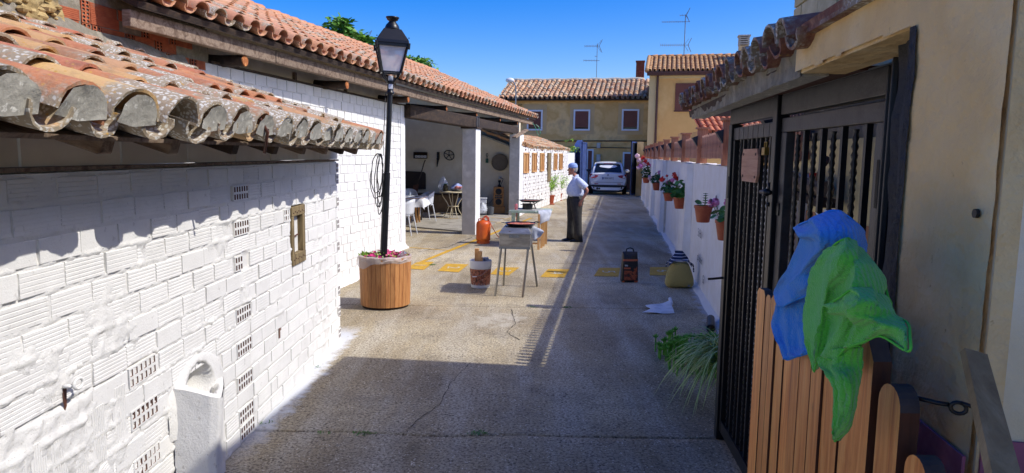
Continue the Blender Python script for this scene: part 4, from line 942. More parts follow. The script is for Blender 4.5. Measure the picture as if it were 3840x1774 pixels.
for k in range(8): vg.tube([(-.02, k * .39, .05), (-.02, k * .39 + .42, .09)], [.12, .10], 8)
vg.build('verge_tiles', M_tile_yel, h2, M, smooth=True)
ch = MB(); ch.b2((4.45, 1.6, 6.4), (4.93, 2.08, 7.62)); ch = ch.build('chimney', M_cream, h2, YF)
cc = MB()
for k in range(4): cc.b2((4.42, 1.57, 7.68 + k * .11), (4.96, 2.11, 7.73 + k * .11))
for a in (4.45, 4.87):
    for b in (1.6, 2.02): cc.b2((a, b, 7.62), (a + .06, b + .06, 8.1))
cc.b2((4.38, 1.53, 8.10), (5.0, 2.15, 8.16)); cc.build('chimney_cowl', M_cement, ch, YF)
# low red tiled roof beyond the picket fence
h3 = thing('garden_shed', 'low shed with bright red tile roof seen over the brown picket fence', 'shed', (6.7, 23, 0))
d = Vector((1, 0, 0)); 
b_ = MB(); b_.b2((6.1, 22.6, -.1), (8.6, 26, 2.72)); b_.build('wall', M_yel, h3)
u = Vector((0, 1, .5)).normalized(); M = Matrix(((1, 0, 0, 6.0), (0, u.y, -u.z, 22.2), (0, u.z, u.y, 2.62), (0, 0, 0, 1)))
rf = MB(); rf.b2((0, 0, -.08), (2.8, 2.0, -.004)); rf = rf.build('roof', M_darkwood, h3, M)
tile_roof(rf, M, 14, .2, 5, .38, M_tile_red, M_tile_red, 300, .46, .095, seed=80, jit=.5, n=6)
# antennas and street lamp
def antenna(name, label, base, h, elems, r=.018):
    t_ = thing(name, label, 'antenna', base, 'rooftop television antennas'); m = MB(); b = Vector(base); m.tube([b, b + Vector((0, 0, h))], r, 6); m.build('mast', M_galv, t_)
    for (z, L, ang, n, w_, kind) in elems:
        a = MB(); d = Vector((math.cos(ang), math.sin(ang), 0)); s_ = Vector((-d.y, d.x, 0)); c = b + Vector((0, 0, z)); a.tube([c - d * L * .2, c + d * L], .014, 5)
        for k in range(n):
            p = c + d * (L * (.05 + .95 * k / (n - 1))); v = Vector((0, 0, 1)) if kind == 'v' else (s_ * .8 + Vector((0, 0, .45)))
            a.tube([p - v * w_ / 2, p + v * w_ / 2], .008, 4)
        if kind != 'v':
            for q in (-1, 1): a.tube([c - d * L * .15, c - d * L * .15 + Vector((0, 0, q * .38)) - d * .18], .02, 4); a.tube([c, c + Vector((0, 0, q * .34)) - d * .22], .012, 4)
        a.build('antenna_head', M_galv, t_)
antenna('roof_antenna', 'antenna mast with two heads on the ridge of the tan house', (4.95, 42.6, 6.2), 2.35, [(2.2, .75, R(175), 9, .26, 'h'), (1.35, .8, R(178), 9, .14, 'v'), (1.6, .12, R(180), 2, .1, 'v')])
antenna('roof_antenna', 'tallest antenna mast standing on the yellow house roof', (9.35, 39.2, 7.0), 2.6, [(2.25, 1.25, R(172), 13, .12, 'v'), (1.0, 1.3, R(174), 12, .3, 'h'), (2.6, .3, R(160), 3, .2, 'h')], .024)
antenna('roof_antenna', 'small antenna mast behind the tree over the barn roof', (-8.32, 40, 5), 3.55, [(3.3, .7, R(178), 7, .25, 'h')])
sl_ = thing('street_lamp', 'slim street lamp with white head in front of the tan house', 'street lamp', (.09, 34.0, 0))
m = MB(); m.tube([(.09, 34, 0), (.09, 34, 4.8), (.07, 34, 5.15), (-.02, 34, 5.33), (-.12, 34, 5.40)], .03, 7); m.build('pole', M_galv, sl_)
m = MB(); m.sph((-.2, 33.95, 5.42), .17, 12, 8, (1.25, .8, .7)); m.build('lamp_head', M_whitepl, sl_, smooth=True)
# ================================================================ white garden wall with picket fence
gw = thing('garden_wall', 'long white painted garden wall with pilasters along the right of the alley', 'wall', (4, 18, 0))
p0, p1 = Vector((2.337, 7.446)), Vector((6.131, 32.887)); gd = (p1 - p0).normalized(); GF = frame(p0 - gd * 2.6, p1); yS = lambda y: 2.6 + (y - 7.446) / gd.y
LG = yS(33.2); mb = MB(); xs, zs = np.meshgrid(np.linspace(0, LG, 420), np.linspace(-.05, 1.78, 26), indexing='ij')
mb.b2((0, -.22, -.05), (LG, -.012, 1.775)); mb = mb.build('wall', M_wplain, gw, GF)
grid_obj('wall_face', xs, .0 + .010 * fbm(xs * .8, zs * .8, 51, 3), zs, M_wplain, mb, GF)
tp, tq = np.meshgrid(np.linspace(0, LG, 420), np.linspace(0, 1, 4), indexing='ij')
grid_obj('wall_top', tp, .012 - tq * .24, 1.775 + .018 * fbm(tp * 3, tq * 2, 52, 4) + .01, M_wmortar, mb, GF)
for y, w_ in ((11.15, .95), (17.2, .9), (21.8, .8), (25.6, .8), (29.8, .8)):
    pi = MB(); s = yS(y); pi.add([(s, 0, -.05), (s + .05, .13, -.05), (s + w_ - .05, .13, -.05), (s + w_, 0, -.05), (s, 0, 1.77), (s + .05, .09, 1.77), (s + w_ - .05, .09, 1.77), (s + w_, 0, 1.77)], [(0, 1, 5, 4), (1, 2, 6, 5), (2, 3, 7, 6), (4, 5, 6, 7)]); pi.build('pilaster', M_wplain, gw, GF)
ft, fs = np.meshgrid(np.linspace(0, LG, 500), np.linspace(0, 1, 6), indexing='ij')
grid_obj('wall_foot', ft, .0 + fs * (.10 + .05 * fbm(ft * 1.6, fs * 2, 53)), (.05 + .015 * fbm(ft * 3, fs * 3, 54)) * (1 - fs) ** 1.2 + .004 - fs * .012, M_wmortar, gw, GF)
pp = MB(); pp.tube([(yS(7.75), .10, .05), (yS(7.28), .16, .05)], .045, 12, cap=False); pp.tube([(yS(7.75), .10, .05), (yS(7.28), .16, .05)], .036, 12, cap=False); tag(pp.build('drain_pipe', M_cable, None, GF, smooth=True), 'short black drain pipe end at the foot of the garden wall', 'pipe')
b_ = MB(); b_.b2((yS(16.8), .0, .0), (yS(17.0), .04, 1.0)); b_.build('loose_strip', M_greyren_shade, gw, GF)
# scribbles left on the wall in pencil
rs = random.Random(9)
def scrawl(y, z, L, h, n, slope=-.25):
    m = MB(); x = 0; P = []
    for k in range(n): P.append((yS(y) - L * k / n, .0145, z + h * rs.uniform(-.5, .5) * (1 if k % 2 else -1) + slope * L * k / n * .0))
    m.tube(P, .004, 3); m.build('pencil_scrawl', pm('pencil', ['55555c'], .9), gw, GF)
PEN = pm('pencil mark', ['4a4a52'], .9, rand=0)
def scr_text(s_, y, z, size):
    t = text('pencil_writing', s_, PEN, GF @ T(yS(y), .024, z) @ RZ(R(180)) @ RX(R(90)), size, gw, .0002, shear=.2); return t
scr_text('St Pol i', 9.75, .80, .17); scr_text('gall unión', 9.65, .46, .15); scr_text('Gil', 9.15, .25, .16); scr_text('Martin', 12.8, .72, .16); scr_text('violines', 12.6, .42, .16)
pf = thing('picket_fence', 'brown wooden picket fence on top of the white garden wall', 'fence', (4, 18, 1.8))
rr = random.Random(12); ycol = 5.52; posts = []
while ycol < 33.2: posts.append(ycol); ycol += 2.57
hs = [MB() for _ in range(3)]; slm = []
for k in range(3):
    q = MB(); t_ = .335 + k * .004; q.b2((0, 0, 0), (.050, .016, t_ - .03)); q.add([(0, 0, t_ - .03), (.050, 0, t_ - .03), (.050, .016, t_ - .03), (0, .016, t_ - .03), (.016, 0, t_), (.034, 0, t_), (.034, .016, t_), (.016, .016, t_)], [(0, 1, 5, 4), (1, 2, 6, 5), (2, 3, 7, 6), (3, 0, 4, 7), (4, 5, 6, 7)])
    slm.append(q.mesh('slat', M_slat))
s = 0.02; cnt = 0
while s < LG - .1:
    inst('slat', rr.choice(slm), pf, GF @ T(s, -.06, 1.862 + rr.uniform(-.005, .005)) @ RY(rr.uniform(-.015, .015))); s += .100
rl = MB(); rl.b2((0, -.105, 1.87), (LG, -.062, 1.93)); rl.build('rail', M_railpost, pf, GF); rl = MB(); rl.b2((0, -.105, 2.01), (LG, -.062, 2.09)); rl.build('rail', M_railpost, pf, GF)
pm_ = MB(); pm_.b2((-.05, -.135, 1.785), (.05, -.035 + .05, 2.30)); pm_ = pm_.mesh('post', M_railpost); cap = MB(); cap.b2((-.075, -.16, 2.302), (.075, .04, 2.33)); cap = cap.mesh('post_cap', M_railpost)
sm1 = MB(); sm1.add([(-.06, .018, 2.20), (.06, .018, 2.20), (.06, .018, 2.04), (-.06, .018, 2.04), (-.06, .10, 2.17), (.06, .10, 2.17)], [(0, 1, 5, 4), (3, 4, 5, 2), (0, 4, 3), (1, 2, 5), (0, 3, 2, 1)])
sm1 = sm1.mesh('solar_lamp', [M_navy])
for y in posts:
    s = yS(y)
    p_ = inst('post', pm_, pf, GF @ T(s, 0, 0)); inst('post_cap', cap, p_, GF @ T(s, 0, 0)); inst('solar_lamp', sm1, pf, GF @ T(s - .02, 0, 0) @ RZ(0))
# ================================================================ gatehouse on the right
gh = thing('gatehouse', 'ochre stucco gatehouse with brown barrel tile eave around a black barred gate', 'gatehouse', (1.2, 3, 0))
FX = lambda y: 1.30 - .1222 * (4.9 - y)
FF = frame((FX(1.22), 1.22), (FX(5.4), 5.4)); sF = lambda y: (y - 1.22) * 1.00744
# near wall, lintel wall, all with real depth (street side is +Y local)
st = MB(); n = 1
st.b2((0, -.10, 0), (sF(1.60), .0, 2.62)); st.b2((sF(1.60), -.11, 2.18), (sF(2.50), .0, 2.268))
wn = MB()
xs, zs = np.meshgrid(np.linspace(0, sF(2.53), 150), np.linspace(-.02, 2.30, 330), indexing='ij')
near = grid_obj('near_wall', xs, .004 + .006 * fbm(xs * 3, zs * 3, 61) + .003 * fbm(xs * 14, zs * 14, 66, 3), zs, M_stucco, gh, FF, keep=(xs < sF(1.60) + .012 * fbm(zs * 7, xs * 0, 67, 3)) | (zs > 2.18 + .008 * fbm(xs * 8, xs * 0, 63)))
xs, zs = np.meshgrid(np.linspace(sF(1.53), sF(1.60), 20), np.linspace(-.02, 2.175, 200), indexing='ij')
grid_obj('black_edge', xs, .011 + .006 * fbm(xs * 9, zs * 9, 68), zs, M_blackrough, gh, FF, keep=xs > sF(1.565) + .016 * fbm(zs * 6, xs * 0, 69, 4))
nb = MB(); nb.b2((0, -.35, -.02), (sF(1.58), -.008, 2.30)); nb.build('near_wall_core', M_stucco, gh, FF)
ltl = MB(); ltl.b2((sF(1.58), -.16, 2.178), (sF(2.52), -.006, 2.285)); 
ltl.build('lintel', M_stucco, gh, FF)
bt = MB(); bt.b2((sF(1.5), -.30, 2.286), (sF(2.45), .035, 2.300)); bt.build('roof_edge_board', M_tile_dark, gh, FF)
# skirting in maroon paint
sk2 = MB(); sk2.b2((-.001, .010, 0), (sF(1.60), .016, 1.34)); sk2.build('skirting', M_pink, gh, FF)
# second wall after the corner
SF = frame((FX(1.22) - .0, 1.222), (2.0, 1.03)); s2 = MB(); s2.b2((.008, 0, -.02), (1.2, .2, 2.6)); s2.build('side_wall', M_stucco_lit, gh, SF)
s3 = MB(); s3.b2((.014, -.007, 0), (1.2, -.001, 1.375)); s3.build('skirting', M_pink, gh, SF)
ho = MB(); ho.tube([(sF(1.262), .0125, 1.785), (sF(1.262), .006, 1.785)], .0085, 14); ho.build('drilled_hole', M_cable, gh, FF)
# far jamb, soffit, fascia
so3 = MB(); so3.b2((sF(2.5), -.30, 2.19), (sF(5.36), -.008, 2.205)); so3.build('soffit', M_fencedark, gh, FF)
xs, zs = np.meshgrid(np.linspace(sF(2.50), sF(5.36), 160), np.linspace(2.165, 2.30, 12), indexing='ij')
fc = grid_obj('mortar_fascia', xs, .0 + .012 * fbm(xs * 6, zs * 14, 64) - .02 * (zs > 2.29), zs + .010 * fbm(xs * 5, xs * 0, 65) * (zs < 2.18), pm('weathered pale mortar', ['8f8a76', '7b7564', 'a39c86'], .95, sc=8, kind='world', bump=.8, bsc=30, bd=.01, spots=[(24, .66, '5e4a36')]), gh, FF)
fc2 = MB(); fc2.b2((sF(2.50), -.10, 2.17), (sF(5.36), -.012, 2.30)); fc2.build('fascia_core', M_cement, gh, FF)
# tiles on the low roof: up the slope is away from the street
q0, q1 = Vector((FX(5.5) - .055, 5.5)), Vector((FX(2.40) - .05, 2.40)); d = Vector((q1.x - q0.x, q1.y - q0.y, 0)).normalized(); nn = Vector((-d.y, d.x, 0)); u = Vector((nn.x, nn.y, .20)).normalized(); kz = d.cross(u)
M = Matrix(((d.x, u.x, kz.x, q0.x), (d.y, u.y, kz.y, q0.y), (0, u.z, kz.z, 2.225), (0, 0, 0, 1))); Lg = (q1 - q0).length
rf = MB(); rf.b2((0, .05, -.05), (Lg, .34, -.004)); rf = rf.build('roof', M_darkwood, gh, M)
tile_roof(rf, M, 15, Lg / 15, 1, .30, M_tile_dark, M_tile_dark, 300, .46, .095, seed=90, jit=1.6, n=8)
q2 = Vector((FX(1.40) + .015, 1.40)); Ln = (q2 - q1).length
M2 = Matrix(((d.x, u.x, kz.x, q1.x + nn.x * .02), (d.y, u.y, kz.y, q1.y + nn.y * .02), (0, u.z, kz.z, 2.305), (0, 0, 0, 1))); rn = MB(); rn.b2((0, 0, -.01), (Ln, .3, .02)); rn.build('roof_slab', M_tile_dark, gh, M2)
# tall block building behind
tb = thing('block_building', 'tall building of cream concrete blocks rising behind the gatehouse roof', 'building', (2.3, 5, 0))
BX = lambda y: 2.15 - .12 * (5.5 - y); BFm = frame((BX(-.6), -.6), (BX(5.5), 5.5)); LBk = 6.1 * 1.00717
w_ = MB(); w_.b2((0, -3.2, -.05), (LBk, -.02, 3.92)); w_ = w_.build('wall', M_mortar, tb, BFm)
lw = MB(); lw.b2((0, -.019, 0), (LBk, .004, 2.0)); lw.build('lower_render', pm('yellowish render', ['f0e0aa', 'e6d49c', 'f4e8bc'], .9, sc=3, kind='world', bump=.3), w_, BFm); ms = MB(); ms.b2((0, .005, 0), (LBk, .012, 1.52)); ms.build('painted_band', M_terra, w_, BFm)
rr = random.Random(13); k = 0; z = 2.22
while z < 3.8:
    s = LBk - (.40 if k % 2 else .20)
    e = LBk
    while e > .1:
        s_ = max(e - (.40 if not (k % 2 and e == LBk) else .2), 0)
        if rr.random() < 1.1: b = MB(); b.b2((s_ + .006, -.04, z + .006), (e - .006, .008 + rr.uniform(-.002, .002), z + .194)); b.build('block', M_block, w_, BFm, bevel=.004)
        e = s_
        if s_ <= .1 or e < 2.2: break
    z += .2; k += 1
# firewood stacked inside and a log shelf with ornaments
fwd = thing('firewood_stack', 'stack of split firewood behind the black bars', 'firewood', (1.9, 4, 0)); rr = random.Random(14)
lgm = []
for k in range(5):
    m = MB(); r_ = .045 + .01 * k; n = 5 + k % 3; V = [(rr.uniform(-.01, .01), r_ * math.cos(6.28 * j / n) * rr.uniform(.7, 1.1), r_ * math.sin(6.28 * j / n) * rr.uniform(.7, 1.1)) for j in range(n)]
    V2 = [(x + .32, y, z) for x, y, z in V]; m.add(V, [tuple(reversed(range(n)))]); 
    m2 = MB(); m2.mat(0); m2.add(V + V2, [(j, (j + 1) % n, (j + 1) % n + n, j + n) for j in range(n)]); m2.mat(1); m2.add(V, [tuple(range(n))]); m2.add(V2, [tuple(range(n))]); lgm.append(m2.mesh('log', [M_bark, M_pine]))
for i in range(17):
    for j in range(10):
        y = 2.75 + i * .105 + rr.uniform(-.01, .01); z = .05 + j * .09
        inst('log', rr.choice(lgm), fwd, T(1.44 + .12 * (y - 2.7) + rr.uniform(-.03, .03), y, z) @ RX(rr.uniform(0, 6)) @ RZ(rr.uniform(-.1, .1)))
ls = thing('log_shelf', 'half log shelf on the beige wall seen through the gate bars', 'shelf', (2.2, 4.8, 1.6)); m = MB(); X_ = lambda y: BX(y) - .13
m.tube([(X_(4.1), 4.1, 1.70), (X_(5.1), 5.1, 1.72)], .05, 9); m.build('log', M_oldwood, ls); m = MB(); m.beam((X_(4.05), 4.05, 1.62), (X_(5.25), 5.25, 1.66), .1, .05); m.build('board', M_darkwood, ls)
hs_ = MB(); hs_.tube([(BX(4.2) - .03, 4.15 + .07 * math.cos(a), 1.47 + .08 * math.sin(a)) for a in [R(20 + 20 * i) for i in range(17)]], .014, 6); tag(hs_.build('horseshoe', M_black, smooth=True), 'black horseshoe hung on the wall behind the gate bars', 'horseshoe')
orn = MB(); orn.box((X_(4.35), 4.35, 1.775), (.04, .05, .035)); orn.mat(1); orn.tube([(X_(4.2), 4.22, 1.75), (X_(4.2), 4.2, 1.84), (X_(4.18), 4.16, 1.88)], [.03, .02, .03], 8); tag(orn.build('ornament', [M_red, M_brown]), 'small red box and brown figure on the log shelf', 'ornament')
# ------------------------------------------------ the barred gate
gate = thing('barred_gate', 'black barred iron gate of two leaves with twisted bars and a grey top rail', 'gate', (1.33, 3.4, 0))
GXf = lambda y: 1.2235 + .0844 * (y - 2.1); GTF = frame((GXf(2.1), 2.1), (GXf(4.54), 4.54)); g_ = 1.00356; sG = lambda y: (y - 2.1) * g_
fr = MB(); fr.b2((sG(2.24), -.03, 2.09), (sG(3.44), .03, 2.185)); fr.b2((sG(3.53), -.03, 2.09), (sG(4.54), .03, 2.185)); fr.build('transom', M_greygate, gate, GTF, bevel=.004)
fr = MB(); fr.b2((sG(4.46), -.035, 0), (sG(4.54), .035, 2.088)); fr.build('frame_post', M_black, gate, GTF, bevel=.004)
fr = MB(); fr.b2((sG(3.45), -.02, .0), (sG(3.52), .045, 2.19)); fr.build('centre_post', M_black, gate, GTF, bevel=.004)
tl = MB(); tl.b2((sG(2.2), -.02, 2.186), (sG(4.54), .02, 2.194)); tl.build('frame_lip', M_galv, gate, GTF)
# jamb painted black beside the gate: slanted reveal between stucco face and gate
jb_ = MB(); a = Vector((FX(1.585), 1.585)); b = Vector((GXf(2.28), 2.28)); JF = frame(a, b); JL = (b - a).length
xs, zs = np.meshgrid(np.linspace(0, JL, 24), np.linspace(-.01, 2.19, 90), indexing='ij')
grid_obj('black_jamb', xs, .006 + .010 * fbm(xs * 9, zs * 9, 71) + .018 * ((xs > JL * .35) & (xs < JL * .42)), zs, M_blackrough, gh, JF)
jc = MB(); jc.b2((0, -.3, -.01), (JL, -.008, 2.3)); jc.build('jamb_core', M_blackrough, gh, JF)
je = MB(); je.b2((JL * .60, .012, 0), (JL * .68, .03, 2.17)); je.b2((JL * .86, .008, 0), (JL * .99, .035, 2.17)); je.build('jamb_angle', M_black, gate, JF, bevel=.003)
def twisted(L, r=.0105):
    m = MB(); n = 6; K = int(L / .016); V = []
    for k in range(K + 1):
        rr_ = r * (1.28 if k % 2 else .85)
        for j in range(n):
            a = 6.283 * j / n + k * .35; V.append((math.cos(a) * rr_, math.sin(a) * rr_, L * k / K))
    F = [(i * n + j, i * n + (j + 1) % n, (i + 1) * n + (j + 1) % n, (i + 1) * n + j) for i in range(K) for j in range(n)]; m.add(V, F); return m
def leafg(y0, y1, toprail, zt, stile0, stile1, bars, name='gate_leaf', seams=False, zb=.07):
    lf = MB(); lf.b2((sG(y0), -.02, zt), (sG(y1), .022, toprail)); lf = lf.build('gate_leaf', M_greygate, gate, GTF, bevel=.004)
    m = MB(); m.b2((sG(y0), -.02, zb), (sG(y0) + stile0, .022, zt - .001)); m.build('stile', M_greygate if stile0 > .05 else M_black, lf, GTF, bevel=.003)
    m = MB(); m.b2((sG(y1) - stile1, -.02, zb), (sG(y1), .022, zt - .001)); m.build('stile', M_greygate if stile1 > .05 else M_black, lf, GTF, bevel=.003)
    m = MB(); m.b2((sG(y0) + stile0, -.018, zb), (sG(y1) - stile1, .02, zb + .08)); m.build('bottom_rail', M_black, lf, GTF)
    a = sG(y0) + stile0; b = sG(y1) - stile1; n = bars; sp = (b - a) / (n + 1)
    for k in range(n):
        x = a + sp * (k + 1)
        if k % 2 == 0: q = MB(); q.b2((x - .011, -.011, zb + .08), (x + .011, .011, zt)); q.build('square_bar', M_blackgrey, lf, GTF)
        else: inst('twisted_bar', tw, lf, GTF @ T(x, 0, zb + .08))
    if seams:
        m = MB()
        for k in range(1, 9): m.b2((sG(y0) + .11 * k, .0225, zt), (sG(y0) + .11 * k + .006, .0235, toprail))
        m.build('rail_seams', M_black, lf, GTF)
    return lf
tw = twisted(1.84).mesh('twisted_bar', M_rebar, True)
L1 = leafg(2.27, 3.44, 2.075, 2.005, .10, .085, 8)
L2 = leafg(3.54, 4.45, 2.065, 1.99, .035, .035, 8, seams=True)
wk = MB(); wk.tube([(sG(2.30) - .01, .03, 1.72), (sG(2.30) - .01, .03, 1.88)], .014, 8); wk.tube([(sG(2.30) - .01, .03, .4), (sG(2.30) - .01, .03, .55)], .014, 8); wk.tube([(sG(4.47), .03, 1.62), (sG(4.47), .03, 1.76)], .012, 8); wk.build('hinge', M_black, gate, GTF)
lt = MB(); lt.sph((sG(3.46), .07, 1.71), .02, 8, 6); lt.tube([(sG(3.44), .06, 1.71), (sG(3.60), .06, 1.705)], .012, 7); lt.tube([(sG(3.46), .06, 1.71), (sG(3.46), .06, 1.76)], .007, 6); lt.tube([(sG(3.46), .06, 1.66), (sG(3.46), .06, 1.64)], .01, 6); lt.build('latch', M_black, gate, GTF, smooth=True)
kp = MB(); kp.b2((sG(3.395), .023, 1.60), (sG(3.43), .028, 1.66)); kp.build('keyhole_plate', M_black, gate, GTF)
tag(MB().b2((sG(3.60), .03, 1.895), (sG(3.655), .055, 1.935)).tube([(sG(3.61), .042, 1.933), (sG(3.61), .042, 1.962), (sG(3.645), .042, 1.962), (sG(3.645), .042, 1.933)], .0045, 6).build('padlock', pm('brass', ['b09048', '9c7c38'], .35, .8), None, GTF, bevel=.003), 'brass padlock hanging between the two gate leaves', 'padlock')
rdx = MB(); rdx.tube([(sG(4.50), -.02, 1.10), (sG(4.50), .10, 1.085), (sG(4.50), .13, 1.083)], .008, 7); rdx.build('gate_stay', M_black, gate, GTF)
# wooden sign board on the gate
sg = MB(); a, b = sG(3.77), sG(4.125); z0, z1 = 1.745, 1.93
sg.poly([(a + .03, z0), (b - .03, z0), (b, z0 + .045), (b, z1 - .045), (b - .03, z1), (a + .03, z1), (a, z1 - .045), (a, z0 + .045)], .014, GTF @ T(0, .028, 0))
sgo = sg.build('sign_board', wood_mat('pale sign wood', ['a8765a', 'c08f70', 'cda182'], (1, 1, 14), .7, 3, .2, .05, kn=False)); tag(sgo, 'pale wooden sign board with clipped corners screwed to the black gate', 'sign')
scw = MB()
for x in (a + .045, b - .045):
    for z in (z0 + .03, z1 - .03): scw.tube([(x, .042, z), (x, .046, z)], .008, 8)
scw.build('screw', M_brown, sgo, GTF)
# ------------------------------------------------ foreground garden gate of orange brown pickets
fg = thing('picket_gate', 'orange brown wooden picket gate with two cloths on it, nearest on the right', 'gate', (.7, 1.6, 0))
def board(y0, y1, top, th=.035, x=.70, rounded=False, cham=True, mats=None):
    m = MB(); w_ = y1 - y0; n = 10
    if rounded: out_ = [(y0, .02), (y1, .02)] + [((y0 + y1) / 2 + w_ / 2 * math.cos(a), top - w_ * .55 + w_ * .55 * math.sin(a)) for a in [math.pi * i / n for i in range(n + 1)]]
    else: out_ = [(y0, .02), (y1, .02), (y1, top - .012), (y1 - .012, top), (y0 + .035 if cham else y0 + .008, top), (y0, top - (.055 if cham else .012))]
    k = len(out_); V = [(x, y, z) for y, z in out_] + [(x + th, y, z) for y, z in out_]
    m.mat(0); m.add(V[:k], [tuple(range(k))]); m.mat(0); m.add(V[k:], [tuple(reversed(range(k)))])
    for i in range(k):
        j = (i + 1) % k; zz = (out_[i][1] + out_[j][1]) / 2; m.mat(2 if zz > top - .075 else 1); m.add([V[j], V[i], V[i + k], V[j + k]], [(0, 1, 2, 3)])  # board edges get a darker brown, their shade put into the colour
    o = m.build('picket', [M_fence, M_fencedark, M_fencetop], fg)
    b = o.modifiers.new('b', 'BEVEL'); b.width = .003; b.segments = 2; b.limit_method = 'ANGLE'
    return o
edges_ = [1.942, 1.878, 1.836, 1.797, 1.742, 1.688, 1.635, 1.570, 1.513, 1.432]
rr = random.Random(15)
for i in range(9): board(edges_[i + 1] + .003, edges_[i] - .002, 1.505 + rr.uniform(-.014, .012), .022, .70 + rr.uniform(0, .007), cham=False)
board(1.425, 1.490, 1.48, .022, .722, cham=False)
board(1.300, 1.412, 1.548, .036, .70)
board(1.198, 1.272, 1.470, .036, .70, True); board(1.108, 1.172, 1.375, .036, .70, True)
for k, (y, t_) in enumerate(((1.03, 1.28), (.95, 1.22))): board(y, y + .07, t_, .036, .70, True)
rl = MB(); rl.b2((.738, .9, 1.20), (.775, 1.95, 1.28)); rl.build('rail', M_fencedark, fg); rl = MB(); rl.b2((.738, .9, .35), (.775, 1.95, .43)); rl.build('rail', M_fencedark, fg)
# hook, leaning plank
hk = MB(); hk.tube([(.733, 1.22, 1.452), (.762, 1.19, 1.452), (.776, 1.182, 1.452)], .0042, 8); c0 = Vector((.786, 1.172, 1.450)); ax = Vector((.8, -.45, 0)).normalized()
hk.tube([c0 + ax * (.012 * math.cos(a)) + Vector((0, 0, .010 * math.sin(a))) for a in [2 * math.pi * i / 14 for i in range(15)]], .0036, 7, cap=False)
hk.tube([(.788, 1.170, 1.460), (.800, 1.16, 1.458), (.812, 1.15, 1.452), (.815, 1.148, 1.440)], .0038, 7); tag(hk.build('iron_hook', M_black, smooth=True), 'black iron hook and eye holding the picket gate to the wall', 'hook')
pk = MB(); A = Vector((.7815, 1.14, 1.558)); B = Vector((.732, .98, 1.421)); d = (B - A)
pk.beam(A, A + d * 4, .038, .014, (0, -1, .3), w2=.070, h2=.02); pk.build('x', M_oldwood); o = bpy.data.objects['x']; o.name = 'leaning_plank'; WM['leaning_plank'] = I4
o.data.materials[0] = wood_mat('grey brown plank', ['7a6242', '9c8058', 'b3966c'], (8, 8, 1), .85, 2, .6, .05); tag(o, 'grey brown cracked plank leaning in the wall corner at the right edge', 'plank')
# ------------------------------------------------ the cloths
def up_closed(E_, k):
    A = np.array(E_, float); n = len(A); out_ = []
    for i in range(n):
        p0, p1, p2, p3 = A[i - 1], A[i], A[(i + 1) % n], A[(i + 2) % n]
        for q in range(k):
            t = q / k; out_.append(.5 * ((2 * p1) + (-p0 + p2) * t + (2 * p0 - 5 * p1 + 4 * p2 - p3) * t * t + (-p0 + 3 * p1 - 3 * p2 + p3) * t ** 3))
    out_.append(out_[0]); return out_
def surf(name, rowsets, mat, par=None, sub=7, thick=.0035, seed=1, amp=.003, hem=None):
    V = []; F = []
    def cr(p0, p1, p2, p3, t): return .5 * ((2 * p1) + (-p0 + p2) * t + (2 * p0 - 5 * p1 + 4 * p2 - p3) * t * t + (-p0 + 3 * p1 - 3 * p2 + p3) * t ** 3)
    for G in rowsets:
        G = np.array(G, float)
        def up1(A):
            n = A.shape[0]; out_ = []
            for i in range(n - 1):
                p0_ = A[max(i - 1, 0)]; p3_ = A[min(i + 2, n - 1)]
                for k in range(sub): out_.append(cr(p0_, A[i], A[i + 1], p3_, k / sub))
            out_.append(A[-1]); return np.array(out_)
        G2 = up1(G); G3 = up1(G2.transpose(1, 0, 2)).transpose(1, 0, 2); n, m = G3.shape[:2]
        uu, vv = np.meshgrid(np.linspace(0, 1, n), np.linspace(0, 1, m), indexing='ij')
        G3[..., 0] += amp * .35 * fbm(uu * 6, vv * 9, seed, 3) + amp * .9 * (np.abs(np.sin(vv * 9 + 2.5 * fbm(uu * 2, vv * 2, seed + 2))) - .5) * 2 + .0011 * fbm(uu * 55, vv * 45, seed + 5, 2)
        b = len(V); V += [tuple(p) for p in G3.reshape(-1, 3)]; F += [(b + i * m + j, b + (i + 1) * m + j, b + (i + 1) * m + j + 1, b + i * m + j + 1) for i in range(n - 1) for j in range(m - 1)]
    mb = MB(); mb.add(V, F)
    o = mb.build(name, mat, par, smooth=True)
    if hem:
        for G in rowsets:
            G = np.array(G, float); ed = list(G[0]) + list(G[1:, -1]) + list(G[-1, -2::-1]) + list(G[-2:0:-1, 0]); E3 = up_closed(ed, 5); h_ = MB(); h_.tube([tuple(p) for p in E3], .0022, 6, cap=False); h_.build('hem', hem, o, smooth=True)
    s_ = o.modifiers.new('s', 'SOLIDIFY'); s_.thickness = thick; s_.offset = 0; return o
def towel(name, cols):
    s = NT(name); s.b.inputs['Roughness'].default_value = .95; s.b.inputs['Sheen Weight'].default_value = .35; v = s.coord('obj', (1, 1, 1), False)
    c = s.ramp(s.noise(v, 30, 4, .6), [(.3, cols[0]), (.7, cols[1])]); wv = s.n('ShaderNodeTexWave'); wv.inputs['Scale'].default_value = 90; wv.inputs['Distortion'].default_value = 1.5; s.l(s.coord('obj', (.3, 1, 1), False), wv.inputs['Vector'])
    c = s.mix(s.math('MULTIPLY', wv.outputs[1], .16), c, cols[2]); s.base(c); s.bump(s.math('ADD', wv.outputs[1], s.math('MULTIPLY', s.noise(v, 260, 3), 2.2)), .9, .003); return s.mat
